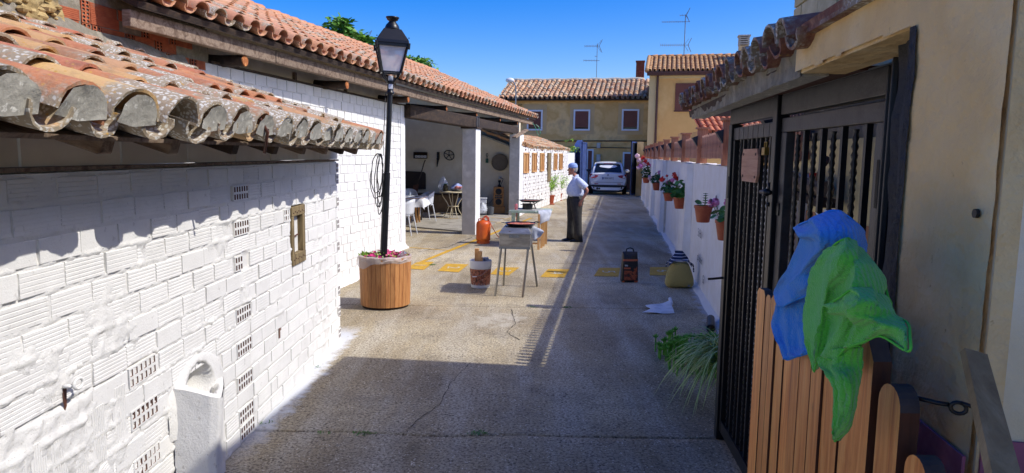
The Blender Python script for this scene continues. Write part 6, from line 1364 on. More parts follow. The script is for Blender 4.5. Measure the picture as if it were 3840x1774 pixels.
s = NT('woven straw'); s.b.inputs['Roughness'].default_value = .8; v = s.coord('obj', (1, 1, 1), False); wv = s.n('ShaderNodeTexWave'); wv.inputs['Scale'].default_value = 26; wv.inputs['Distortion'].default_value = 4; wv.inputs['Detail'].default_value = 2; s.l(v, wv.inputs['Vector'])
s.base(s.mix(s.noise(v, 30, 3), s.ramp(wv.outputs[1], [(.1, 'a8944c'), (.6, 'd6c680')]), 'bca95e')); s.bump(wv.outputs[1], .9, .01)
bagshell([(0, .170, .09), (.03, .205, .125), (.10, .208, .135), (.20, .185, .125), (.30, .150, .105), (.36, .118, .085), (.37, .10, .07)], s.mat, 'straw_body')
s = NT('navy stripes'); s.b.inputs['Roughness'].default_value = .85; sep = s.n('ShaderNodeSeparateXYZ'); s.l(s.coord('obj', (1, 1, 1), False), sep.inputs[0]); fr_ = s.math('FRACT', s.math('MULTIPLY', sep.outputs[2], 24)); s.base(s.ramp(fr_, [(.0, '1f2c4c'), (.76, '1f2c4c'), (.80, 'c8ccd4'), (.95, 'c8ccd4'), (.99, '1f2c4c')])); M_str = s.mat
m = MB(); m.add([(-.175, -.10, .335), (-.11, -.105, .40), (0, -.108, .405), (.10, -.105, .40), (.175, -.09, .335), (-.14, .06, .40), (-.075, .0, .50), (-.085, .0, .545), (.03, .0, .535), (.12, .05, .43), (.19, .06, .30)],
      [(0, 1, 6, 5), (1, 2, 8, 6), (6, 8, 7), (2, 3, 9, 8), (3, 4, 10, 9)]); o = m.build('striped_cover', M_str, sk, SB); so_ = o.modifiers.new('s', 'SOLIDIFY'); so_.thickness = .012
m = MB(); m.tube([(.15, .02, .36), (.20, .04, .33), (.21, .04, .22)], .009, 6); m.tube([(-.14, .0, .40), (-.19, .0, .35), (-.20, -.02, .30)], .008, 6); m.build('strap', M_str, sk, SB, smooth=True)
m = MB(); m.box((.115, -.13, .045), (.03, .004, .026)); m.build('label', M_galv, sk, SB)
s = NT('newsprint'); v = s.coord('obj', (1, 1, 1), False); s.b.inputs['Roughness'].default_value = .9; wv = s.n('ShaderNodeTexWave', bands_direction='Y'); wv.inputs['Scale'].default_value = 34; s.l(v, wv.inputs['Vector'])
s.base(s.mix(s.math('MULTIPLY', s.ramp(wv.outputs[1], [(.55, 0.0), (.7, 1.0)]), s.ramp(s.noise(v, 8, 2), [(.5, 0.0), (.55, .55)])), 'd4d8dc', '8a9096'))
o = surf('newspaper_sheet', [[[(1.58, 8.22, .006), (1.72, 8.16, .02), (1.84, 8.17, .006), (1.97, 8.18, .012)], [(1.70, 8.32, .03), (1.76, 8.32, .05), (1.88, 8.32, .03), (1.99, 8.35, .03)], [(1.69, 8.50, .015), (1.80, 8.50, .035), (1.90, 8.52, .02), (2.02, 8.55, .03)], [(1.70, 8.62, .01), (1.80, 8.64, .02), (1.93, 8.66, .03), (2.06, 8.74, .07)]]], s.mat, sub=5, thick=.001, amp=.0)
tag(o, 'crumpled newspaper sheet lying on the concrete below the straw bag', 'newspaper')
m = MB(); m.tube([(2.03, 8.62, .03), (2.05, 8.80, .06)], .022, 10); m.build('rolled_corner', s.mat, o)
# ================================================================ porch furniture
M_chair = pm('white chair plastic', ['d0d3d6', 'c4c8cc'], .4, rand=.02)
M_linen = pm('white tablecloth', ['d5d6da', 'c6c8ce'], .9, sc=5, rand=0, bump=.2)
def chair(name, label, loc, ang):
    t_ = thing(name, label, 'chair', loc, 'white chairs at the porch table'); Q = T(*loc) @ RZ(ang)
    m = MB(); P = [(-.21, -.20, .45), (.21, -.20, .45), (.20, .2, .44), (-.20, .2, .44)]; m.add([(x, y, z) for x, y, z in P] + [(x, y, z + .02) for x, y, z in P], [(0, 3, 2, 1), (4, 5, 6, 7)] + [(i, (i + 1) % 4, (i + 1) % 4 + 4, i + 4) for i in range(4)]); m.build('seat', M_chair, t_, Q, bevel=.006)
    for k, (x, y, x2, y2) in enumerate(((-.19, -.18, -.24, -.24), (.19, -.18, .24, -.24), (-.18, .18, -.22, .26), (.18, .18, .22, .26))): m = MB(); m.tube([(x, y, .45), (x2, y2, 0)], [.017, .012], 7); m.build('leg', M_chair, t_, Q)
    uu, vv = np.meshgrid(np.linspace(-1, 1, 15), np.linspace(0, 1, 7), indexing='ij'); X = .22 * np.sin(uu * 1.5) / math.sin(1.5) * (1 + .08 * vv); Yb = .20 - .40 * np.clip(np.abs(uu) - .35, 0, 1) ** 1.6 + .06 * vv * (1 - np.abs(uu)); Z = .46 + vv * (.36 - .14 * np.abs(uu) ** 2.5)
    b = grid_obj('backrest', X, Yb, Z, M_chair, t_, Q); s_ = b.modifiers.new('s', 'SOLIDIFY'); s_.thickness = .014
    m = MB(); m.tube([(float(X[i, -1]), float(Yb[i, -1]), float(Z[i, -1])) for i in range(15)], .011, 6); m.build('top_rim', M_chair, t_, Q, smooth=True); return t_
chair('porch_chair', 'white chair at the near corner of the clothed table, partly behind the wall', (-2.52, 16.0, 0), R(-100))
chair('porch_chair', 'white shell chair tucked under the right end of the clothed table', (-2.42, 18.95, .035), R(-60))
chair('porch_chair', 'white chair behind the clothed table, only its back showing', (-2.95, 19.7, .035), R(10))
tb = thing('dining_table', 'long table under a white cloth on pine trestle legs in the porch', 'table', (-3.0, 18.3, 0)); m = MB(); m.b2((-3.75, 17.7, .70), (-2.30, 18.75, .735)); m.build('tabletop', M_pine, tb)
for x, y, x2, y2 in ((-2.62, 18.1, -2.68, 17.95), (-2.58, 18.3, -2.55, 18.45), (-2.52, 18.5, -2.50, 18.6), (-3.6, 18.0, -3.65, 17.9), (-3.55, 18.5, -3.55, 18.6)): m = MB(); m.beam((x, y, .70), (x2, y2, .035), .045, .045, (0, 1, 0)); m.build('leg', M_pine, tb)
xs, ys = np.meshgrid(np.linspace(-3.95, -2.10, 44), np.linspace(17.5, 18.95, 34), indexing='ij'); dx = np.clip(xs + 2.30, 0, 1) + np.clip(-3.75 - xs, 0, 1); dy = np.clip(17.7 - ys, 0, 1) + np.clip(ys - 18.75, 0, 1); dd = np.sqrt(dx ** 2 + dy ** 2)
cx_ = np.clip(xs, -3.75, -2.30); cy_ = np.clip(ys, 17.7, 18.75); wv_ = .35 + .10 * np.sin(xs * 17 + ys * 13)
tag(grid_obj('tablecloth', cx_ + (xs - cx_) * wv_, cy_ + (ys - cy_) * wv_, .742 - dd * 1.15 + .003 * fbm(xs * 4, ys * 4, 3), M_linen), 'white cloth draped over the long porch table', 'tablecloth')
m = MB()
for x, y in ((-2.5, 18.3), (-2.8, 18.1)): m.lathe((x, y, .748), [(.05, 0), (.11, .014), (.105, .016), (.01, .006)], 18)
tag(m.build('plates', M_whitepl), 'white plates on the clothed porch table', 'plates', kind='stuff')
m = MB(); m.lathe((-2.72, 18.35, .75), [(.03, 0), (.035, .11), (.033, .11), (.028, .004)], 12, sx=1); tag(m.build('glass_cup', glassm('tumbler glass', 'c8d0d6', .05, .45)), 'clear tumbler standing on the clothed porch table', 'glass')
rt = thing('round_table', 'small round cream table with curved metal legs in the porch', 'table', (-1.72, 20.1, .035)); c = Vector((-1.72, 20.1, .035)); m = MB(); M_cr = pm('cream metal', ['cfc3a4', 'c0b390'], .5); m.lathe(c, [(.40, .735), (.425, .742), (.425, .758), (.41, .765), (.001, .765)], 26); m.build('tabletop', M_cr, rt, auto=35)
for a in (200, 255, 300, 20, 100): q = RZ(R(a)); m = MB(); m.tube([c + q @ Vector(p) for p in ((.34, 0, .73), (.31, 0, .62), (.19, 0, .45), (.13, 0, .33), (.17, 0, .2), (.30, 0, 0))], .012, 7); m.build('leg', M_cr, rt, smooth=True)
m = MB(); m.lathe(c, [(.16, .32), (.165, .325), (.165, .335), (.001, .335)], 18); m.build('lower_shelf', M_cr, rt)
m = MB(); m.lathe((-1.93, 20.0, .80), [(.075, 0), (.08, .01), (.082, .15), (.05, .18), (.05, .20), (.045, .2), (.001, .2)], 16); m.mat(1); m.lathe((-1.93, 20, 1.0), [(.05, 0), (.052, .02), (.001, .022)], 14); tag(m.build('glass_jar', [pm('jar of dark liquid', ['2c2a20', '4a4634', '1b1a16'], .12, sc=12), pm('green lid', ['3d5f3a'])], auto=35), 'glass jar with green lid on the left of the round porch table', 'jar')
m = MB(); m.lathe((-1.52, 20.0, .80), [(.12, 0), (.16, .06), (.165, .065), (.15, .06), (.001, .03)], 20); m.mat(1)
rg = random.Random(3)
for k in range(9): m.sph((-1.55 + rg.uniform(-.09, .09), 20 + rg.uniform(-.08, .08), .88 + rg.uniform(0, .06)), .04, 7, 5, (1.4, 1, .8))
tag(m.build('meat_bowl', [M_galv, pm('raw meat', ['b04848', 'd09088', '8c3234'], .5, sc=20)]), 'metal bowl of pink meat on the round porch table', 'bowl')
def baggy(name, label, c, r, h, mat, seed, top=.35):
    rg = random.Random(seed); uu, vv = np.meshgrid(np.linspace(0, 2 * math.pi, 22), np.linspace(0, 1, 12), indexing='ij'); rr_ = r * (np.sin(np.pi * (vv * .82 + .12)) ** .6) * (1 - (1 - top) * vv ** 2.2) * (1 + .22 * fbm(uu * 2.2, vv * 5, seed)); rr_[-1] = rr_[0]
    o = grid_obj(name, c[0] + rr_ * np.cos(uu), c[1] + rr_ * np.sin(uu), c[2] + vv * h * (1 + .05 * np.sin(uu * 3)), mat, smooth=False); tag(o, label, 'bag'); return o
M_bagc = glassm('clear bag plastic', 'dde2ea', .2, .45); M_bagb = pm('pale blue plastic', ['8a9bd0', 'a9b6dc', '7686c4'], .35, sc=6)
baggy('plastic_bag', 'tall clear plastic bag standing on the left of the round porch table', (-2.02, 20.15, .80), .16, .42, M_bagc, 3, .3)
baggy('plastic_bag', 'pale blue plastic bag behind the meat bowl on the round porch table', (-1.62, 20.3, .80), .24, .22, M_bagb, 5, .3)
s = NT('black liner'); s.b.inputs['Base Color'].default_value = lin('101114'); s.b.inputs['Roughness'].default_value = .18; M_liner = s.mat; s.bump(s.noise(s.coord(), 14, 4), 1, .03)
baggy('bin_bag', 'shiny black bin bag on the floor behind the round porch table', (-1.45, 21.0, .035), .27, .52, M_liner, 7, .5)
baggy('plastic_bag', 'crumpled clear plastic bag on the floor between pillar and orange cylinder', (-.90, 20.9, .1), .15, .33, glassm('shiny clear bag', 'e8edf2', .08, .5), 9, .4)
m = MB(); m.b2((-1.10, 21.15, .38), (-.80, 21.45, .52)); m.b2((-1.12, 21.14, .52), (-.78, 21.46, .55)); m.b2((-.80, 21.2, .04), (-1.1, 21.4, .36)); tag(m.build('cool_box', M_whitepl, bevel=.01), 'white cool box on a dark crate right of the first pillar', 'box')
m = MB(); m.lathe((-.68, 21.1, .035), [(.10, 0), (.125, .25), (.13, .255), (.12, .25), (.09, .01)], 18); m.tube([(-.80, 21.1, .27), (-.68, 21.0, .31), (-.56, 21.1, .27)], .005, 5); tag(m.build('grey_bucket', pm('grey bucket', ['4c5054', '5a5e62'], .5)), 'dark grey bucket standing left of the wooden loudspeakers', 'bucket')
m = MB(); m.lathe((-2.62, 19.2, .035), [(.11, 0), (.14, .28), (.145, .285), (.12, .28), (.10, .01)], 16); tag(m.build('dark_bin', M_black), 'dark bin on the floor under the clothed porch table', 'bin')
be = thing('bench_box', 'low brown bench box along the porch end wall', 'bench', (-2.3, 22.2, 0)); m = MB(); m.b2((-3.9, 21.85, .04), (-1.1, 22.25, .58)); m.build('box', pm('brown board', ['7a6142', '6a5438', '86704c'], .8, sc=3), be); m = MB(); m.b2((-3.95, 21.8, .58), (-1.05, 22.28, .62)); m.build('seat', M_darkwood, be)
m = MB(); m.b2((-1.75, 21.8, .1), (-1.1, 21.84, .5)); tag(m.build('blue_crate', pm('pale blue crate', ['7c8aa0', '8e9bb0'], .6)), 'pale blue plastic tub behind the round porch table', 'tub')
# loudspeaker tower
M_spk = wood_mat('speaker veneer', ['8a5a2c', 'b07a3e', 'bd8a4c'], (1, 1, 4), .5, 3, .1, .03, kn=False); sp = thing('loudspeaker', 'tall wooden loudspeaker tower with two black cones on a wooden box', 'loudspeaker', (-.42, 21.85, .035)); m = MB(); m.b2((-.60, 21.72, .26), (-.28, 22.02, .86)); m.build('cabinet', M_spk, sp, bevel=.006)
for z in (.72, .40): m = MB(); m.tube([(-.44, 21.70, z), (-.44, 21.721, z)], [.092, .10], 20); m.tube([(-.44, 21.69, z), (-.44, 21.70, z)], [.03, .085], 20); m.build('cone', M_cable, sp)
for z in (.59, .53): m = MB(); m.b2((-.55, 21.70, z - .02), (-.33, 21.721, z + .02)); m.mat(1); [m.tube([(x, 21.69, z), (x, 21.70, z)], .01, 8) for x in (-.5, -.45, -.4)]; m.build('amplifier_panel', [M_cable, M_galv], sp)
m = MB(); m.b2((-.62, 21.68, .04), (-.24, 22.0, .255)); m.b2((-.58, 21.675, .15), (-.28, 21.679, .21)); m.build('base_box', M_spk, sp, bevel=.006)
m = MB(); m.lathe((-.42, 21.85, .862), [(.06, 0), (.055, .05), (.02, .09), (.02, .13), (.04, .15), (.04, .21), (.001, .21)], 14); m.tube([(-.36, 21.8, .95), (-.30, 21.8, 1.12), (-.40, 22.05, 1.15)], .008, 5); m.tube([(-.6, 21.75, .5), (-.72, 21.8, .35), (-1.0, 21.9, .30)], .006, 5); tag(m.build('desk_gadget', M_cable, smooth=True), 'black gadget with a cable standing on top of the loudspeaker', 'gadget')
# things hung on the porch end wall (wall face runs through x=.18,y=22.05 to x=-4.8,y=23.05)
def ewy(x): return 22.05 + (.18 - x) * .2008
ws_ = thing('wall_shelf', 'dark wooden wall shelf with four white tiles on the porch end wall', 'shelf', (-2.99, 22.6, 1.8)); yw = ewy(-3.0) - .02; m = MB(); m.b2((-3.22, yw - .14, 1.71), (-2.78, yw, 1.74)); m.b2((-3.22, yw - .14, 1.90), (-2.78, yw, 1.92)); m.b2((-3.22, yw - .02, 1.74), (-2.78, yw + .02, 1.90)); m.b2((-3.22, yw - .14, 1.74), (-3.20, yw, 1.90)); m.b2((-2.80, yw - .14, 1.74), (-2.78, yw, 1.90)); m.build('shelf_box', M_darkwood, ws_)
for k in range(4): m = MB(); x = -3.17 + k * .095; m.b2((x, yw - .155, 1.735), (x + .085, yw - .141, 1.81)); m.mat(1); m.b2((x + .03, yw - .157, 1.76), (x + .055, yw - .1552, 1.785)); m.build('tile', [M_whitepl, M_brown], ws_)
yw = ewy(-2.42) - .03; m = MB(); m.tube([(-2.46, yw, 1.44), (-2.44, yw, 1.60), (-2.42, yw, 1.72), (-2.42, yw, 1.93)], [.008, .03, .045, .05], 6, ell=None); m.beam((-2.47, yw - .01, 1.71), (-2.38, yw - .01, 1.71), .03, .04); tag(m.build('pick_head', M_cable), 'old iron pick head hung left of the iron wheel', 'tool')
yw = ewy(-1.95) - .04; wh = thing('spoked_wheel', 'small black iron wheel with five spokes on the porch end wall', 'wheel', (-2.06, yw, 1.83)); C_ = Vector((-2.06, yw, 1.83)); m = MB(); ax1 = Vector((1, -.1, -.15)).normalized(); ax2 = Vector((0, 0, 1)); rim = [C_ + ax1 * .165 * math.cos(a) + ax2 * .15 * math.sin(a) for a in np.linspace(0, 2 * math.pi, 25)]; m.tube(rim, .015, 6, cap=False); m.build('rim', M_black, wh, smooth=True); m = MB()
for k in range(5): a = 6.283 * k / 5 + .3; m.tube([C_, C_ + ax1 * .16 * math.cos(a) + ax2 * .145 * math.sin(a)], .012, 5)
m.sph(C_, .03, 8, 6); m.build('spokes', M_black, wh)
yw = ewy(-1.45) - .03; m = MB(); m.tube([(-1.55, yw, 1.93), (-1.60, yw, 1.86), (-1.60, yw, 1.76), (-1.55, yw, 1.62), (-1.50, yw, 1.50)], [.012, .025, .025, .015, .006], 6); tag(m.build('sickle', M_brown, smooth=True), 'rusty sickle blade hung beside the first pillar', 'tool')
yw = ewy(-.83) - .05; m = MB(); m.box((-.83, yw, 1.67), (.09, .06, .13)); m.mat(1); m.tube([(-.83, yw, 1.73), (-.83, yw, 1.80), (-.80, yw, 1.84), (-.81, yw, 1.90), (-.85, yw, 1.90), (-.86, yw, 1.84), (-.83, yw, 1.80)], .010, 6); tag(m.build('cow_bell', [pm('green metal', ['2f5a48', '3c6a54'], .5, .3), M_cable], bevel=.01), 'small green box with a looped handle hung between the pillars', 'ornament')
yw = ewy(-.42) - .04; sv = thing('garden_sieve', 'big round sieve hung on the porch end wall beside the second pillar', 'sieve', (-.40, yw, 1.62)); C_ = Vector((-.42, yw - .02, 1.63)); m = MB(); m.tube([C_ + Vector((0, .03, 0)), C_ + Vector((0, -.03, 0))], .275, 30, cap=False); m.tube([C_ + Vector((0, -.03, 0)), C_ + Vector((0, .03, 0))], .262, 30, cap=False); m.build('hoop', M_darkwood, sv, smooth=True); m = MB(); m.tube([C_ + Vector((0, .012, 0)), C_ + Vector((0, .006, 0))], .262, 28); m.build('mesh', pm('grey sieve mesh', ['7d7468', '6f675c'], .9), sv)
m = MB(); m.poly([(0, 0), (.72, 0), (.72, .50), (.66, .56), (0, .58)], .03, T(-3.55, ewy(-3.2) - .14, .72)); tag(m.build('dark_board', pm('dark brown leatherette', ['241a18', '30221e'], .5, sc=3)), 'dark rounded headboard leaning on the porch end wall', 'board')
sh_ = thing('shovel', 'long handled shovel leaning in front of the dark headboard', 'shovel', (-2.9, 22.3, 1)); m = MB(); m.tube([(-2.82, 22.38, 1.66), (-2.86, 22.35, 1.55), (-2.95, 22.3, 1.2), (-3.08, 22.25, .85)], .018, 7); m.build('handle', pm('dusty handle', ['4a4038', '5c5148'], .8), sh_, smooth=True); m = MB(); m.add([(-3.18, 22.2, .86), (-3.0, 22.2, .90), (-3.04, 22.2, .62), (-3.2, 22.2, .60)], [(0, 1, 2, 3)]); m.build('blade', M_brown, sh_)
# ================================================================ plants
def geranium(mb_l, mb_p, c, r, h, nl, rg, flowers):
    """c = rim centre; rounded scalloped leaves on a dome, flower heads as balls of petals"""
    for _ in range(nl):
        a = rg.uniform(0, 6.28); q = r * math.sqrt(rg.random()) * 1.25; z = h * rg.random() * (1 - .5 * (q / (r * 1.25)) ** 2); p = Vector(c) + Vector((q * math.cos(a), q * math.sin(a), z - .01))
        nrm = Vector((math.cos(a) * .7 + rg.gauss(0, .4), math.sin(a) * .7 + rg.gauss(0, .4), .9)).normalized(); u_ = nrm.orthogonal().normalized(); v_ = nrm.cross(u_); s_ = r * rg.uniform(.20, .36); K = 9
        mb_l.add([p] + [p + u_ * math.cos(6.283 * j / K) * s_ * (1 + .12 * (j % 2)) + v_ * math.sin(6.283 * j / K) * s_ * (1 + .12 * (j % 2)) + nrm * .18 * s_ for j in range(K)], [(0, 1 + j, 1 + (j + 1) % K) for j in range(K)])
    for (fx, fy, fz, fr_, pi_) in flowers:
        p0 = Vector(c) + Vector((fx, fy, fz)); mb_p.mat(pi_)
        for _ in range(34):
            d = Vector((rg.gauss(0, 1), rg.gauss(0, 1), rg.gauss(0, 1))).normalized(); p = p0 + d * fr_ * rg.uniform(.5, 1); u_ = d.orthogonal().normalized(); v_ = d.cross(u_); s_ = fr_ * .42
            mb_p.add([p + u_ * s_, p + v_ * s_, p - u_ * s_, p - v_ * s_, p + d * s_ * .3], [(0, 1, 4), (1, 2, 4), (2, 3, 4), (3, 0, 4)])
        mb_p.mat(3); mb_p.tube([Vector(c) + Vector((fx * .4, fy * .4, 0)), p0], .004, 4)
def wallpot(name, label, c, r, h, plant=None, flowers=(), nl=40, leaf=M_leaf, seed=1, arm=True):
    t_ = thing(name, label, 'potted plant', c, 'geranium pots hung on the garden wall'); c = Vector(c); rg = random.Random(seed); m = MB()
    m.lathe(c, [(r * .62, -h), (r * .68, -h + .006), (r * .93, -.035), (r * .95, -.034), (r, -.03), (r, 0), (r * .93, 0), (r * .9, -.03), (.001, -.028)], 22); m.build('pot', M_pot, t_, auto=35)
    m = MB(); m.lathe(c, [(r * .9, -.022), (.001, -.016)], 14); m.build('soil', M_soil, t_)
    if arm: q = c + Vector((r * .95, .05, 0)); m = MB(); m.tube([c + Vector((r * .7, r * .7, -.02)), c + Vector((r + .04, .02, -.02)), c + Vector((r + .04, .02, .12))], .006, 5); m.build('bracket', M_black, t_)
    ml = MB(); mp_ = MB(); geranium(ml, mp_, c, r * 1.05, h * 1.0 if plant is None else plant, nl, rg, flowers)
    ml.build('leaves', leaf, t_)
    if flowers: mp_.build('flowers', [M_red, M_pink1, M_pinkw, M_stem], t_)
    return t_
wallpot('wall_pot', 'farthest wall pot, with tall pale pink and red geraniums beside the dark gate leaf', (4.83, 25.2, 1.11), .14, .19, .55, [(-.35, 0, .78, .09, 2), (-.28, 0, .62, .10, 2), (-.15, 0, .72, .08, 0), (-.05, 0, .60, .09, 0), (-.22, 0, .42, .10, 1), (.05, 0, .50, .07, 0), (.15, 0, .45, .06, 1), (-.3, .0, .35, .08, 2), (-.1, 0, .50, .10, 2)], 90, M_leafd, 1)
wallpot('wall_pot', 'wall pot with one pink bloom, second farthest along the garden wall', (3.78, 18.19, 1.20), .135, .20, .26, [(.06, 0, .26, .065, 1), (-.20, 0, .13, .07, 2), (-.05, -.05, .18, .05, 3)], 60, M_leafd, 2)
wallpot('wall_pot', 'wall pot with bright red geraniums half hidden behind the leafy pot', (3.13, 13.9, 1.17), .115, .17, .26, [(-.15, -.03, .26, .06, 0), (.10, 0, .34, .065, 0), (.15, 0, .28, .05, 0), (-.02, 0, .20, .045, 1), (.05, -.05, .25, .05, 1), (-.05, 0, .33, .03, 0)], 75, M_leafd, 3)
wallpot('wall_pot', 'leafy wall pot with a single pale mauve bloom on a long stem', (2.78, 11.5, 1.215), .118, .19, .28, [(.10, 0, .32, .035, 1), (.16, 0, .2, .03, 2)], 130, M_leaf, 4)
wallpot('wall_pot', 'wall pot holding one small upright plant without flowers', (2.316, 8.39, 1.30), .112, .205, .10, [], 6, M_leaf, 5)
up_ = MB(); rg = random.Random(8); c = Vector((2.33, 8.39, 1.29)); up_.tube([c, c + Vector((.01, 0, .14))], .006, 6)
for z in (.03, .06, .09, .12, .145):
    for k in range(6):
        a = k * 1.05 + z * 30; d = Vector((math.cos(a), math.sin(a), .35)).normalized(); p = c + Vector((.004, 0, z)); b_ = d.cross(Vector((0, 0, 1))).normalized(); s_ = .055 * (1.1 - z * 2.5); up_.add([p, p + d * s_ * .6 + b_ * s_ * .38, p + d * s_, p + d * s_ * .6 - b_ * s_ * .38], [(0, 1, 2, 3)])
up_.build('upright_stem', M_leaf, bpy.data.objects['wall_pot.004'])
wallpot('wall_pot', 'nearest wall pot, with big pink geranium heads, partly behind the black gate', (2.09, 6.75, 1.275), .105, .20, .15, [(-.12, -.02, .17, .045, 1), (-.155, -.02, .165, .04, 1), (.0, 0, .17, .04, 1), (.03, 0, .20, .045, 1), (.07, 0, .17, .04, 1)], 34, M_leaf, 6)
def floorpot(label, c, r, h, seed, leafh):
    t_ = thing('floor_pot', label, 'potted plant', c, 'potted palms by the outbuilding'); c = Vector(c); m = MB(); m.lathe(c, [(r * 1.0, 0), (r * 1.05, .03), (r * .78, .035), (r * .76, .04), (r * .96, h - .04), (r * 1.03, h - .035), (r * 1.03, h), (r * .94, h), (.001, h - .03)], 22); m.build('pot', M_pot, t_, auto=35)
    rg = random.Random(seed); m = MB(); ms = MB()
    for k in range(30):
        a = rg.uniform(0, 6.28); tip = c + Vector((math.cos(a) * leafh * .55 * rg.random(), math.sin(a) * leafh * .55 * rg.random(), h + leafh * rg.uniform(.45, 1))); b0 = c + Vector((rg.gauss(0, .04), rg.gauss(0, .04), h)); ms.tube([b0, (b0 + tip) / 2 + Vector((0, 0, .08)), tip], .005, 4)
        for _ in range(26):
            t = rg.uniform(.35, 1.05); p = b0.lerp(tip, t) + Vector((0, 0, .06 * math.sin(3 * t))); d = (Vector((rg.gauss(0, 1), rg.gauss(0, 1), rg.gauss(.2, .5)))).normalized(); b_ = d.orthogonal().normalized(); s_ = rg.uniform(.10, .19); m.add([p, p + d * s_ * .5 + b_ * .012, p + d * s_, p + d * s_ * .5 - b_ * .012], [(0, 1, 2, 3)])
    m.build('leaves', M_leafl, t_); ms.build('stems', M_stem, t_)
floorpot('larger terracotta pot of feathery green plants standing by the outbuilding wall', (1.42, 26.5, 0), .19, .36, 1, .75); floorpot('second terracotta pot of feathery plants behind the larger one', (1.90, 28.9, 0), .17, .30, 2, .85)
# succulents and the variegated spider plant at the gate
rg = random.Random(21); m = MB()
for k in range(120):
    c = Vector((rg.uniform(1.38, 1.95), rg.uniform(5.75, 6.55), 0)); 
    if c.x < 1.38 + (6.55 - c.y) * .05: continue
    h = rg.uniform(.10, .24) * (1 if c.x > 1.5 else .7); base = c + Vector((0, 0, h)); tl = Vector((rg.gauss(-.15, .2), rg.gauss(-.15, .2), 1)).normalized()
    for j in range(13):
        a = j * 2.4; ring = .3 + .7 * (j / 13); d = (Vector((math.cos(a) * ring, math.sin(a) * ring, 1.1 - ring)) + tl * .4).normalized(); b_ = d.cross(Vector((0, 0, 1.01))).normalized(); s_ = .055 * (.5 + .6 * ring); p = base - Vector((0, 0, .02 * (13 - j) / 13)); n_ = d.cross(b_)
        m.add([p, p + d * s_ * .6 + b_ * s_ * .2, p + d * s_, p + d * s_ * .6 - b_ * s_ * .2, p + d * s_ * .55 + n_ * s_ * .1], [(0, 1, 4), (1, 2, 4), (2, 3, 4), (3, 0, 4)])
    m.tube([c, base], .008, 4)
tag(m.build('succulent_clump', M_succ), 'clump of green rosette succulents behind the spider plant', 'plant', kind=None)
spd = thing('spider_plant', 'variegated spider plant with long arching striped leaves beside the black gate', 'plant', (1.62, 5.15, 0)); m = MB(); m2 = MB(); rg = random.Random(22)
for k in range(230):
    a = rg.uniform(R(95), R(290)) if rg.random() < .8 else rg.uniform(0, 6.28); L = rg.uniform(.28, .58); el = rg.uniform(.5, 1.35); b0 = Vector((1.66 + rg.gauss(0, .05), 5.22 + rg.gauss(0, .12), .30 + rg.gauss(0, .03))); hd = Vector((math.cos(a), math.sin(a) * .9, 0)); sd = Vector((-hd.y, hd.x, 0)).normalized(); P = []; n = 9; w0 = rg.uniform(.006, .011)
    for i in range(n + 1):
        t = i / n; P.append(b0 + hd * (L * (math.sin(el) * .3 + .7) * t) + Vector((0, 0, L * (math.cos(el) * 1.3 * t + .25 * t - (1.15) * t * t))))
    for mm, f0, f1, up1 in ((m, -1, 1, 0), (m2, -.38, .38, .0012)):
        V = []
        for i, p in enumerate(P):
            t = i / n; w_ = w0 * (1 - .95 * t ** 2.2) * (.6 + 1.2 * t * (1 - t) * 2); V += [p + sd * w_ * f0 + Vector((0, 0, up1)), p + sd * w_ * f1 + Vector((0, 0, up1))]
        mm.add(V, [(2 * i, 2 * i + 1, 2 * i + 3, 2 * i + 2) for i in range(n)])
m.build('leaves', M_spiderg, spd); m2.build('leaf_stripes', M_spiderw, spd); m = MB(); m.tube([(1.70, 5.25, 0), (1.68, 5.22, .30)], [.09, .05], 8); m.build('root_crown', M_stem, spd)
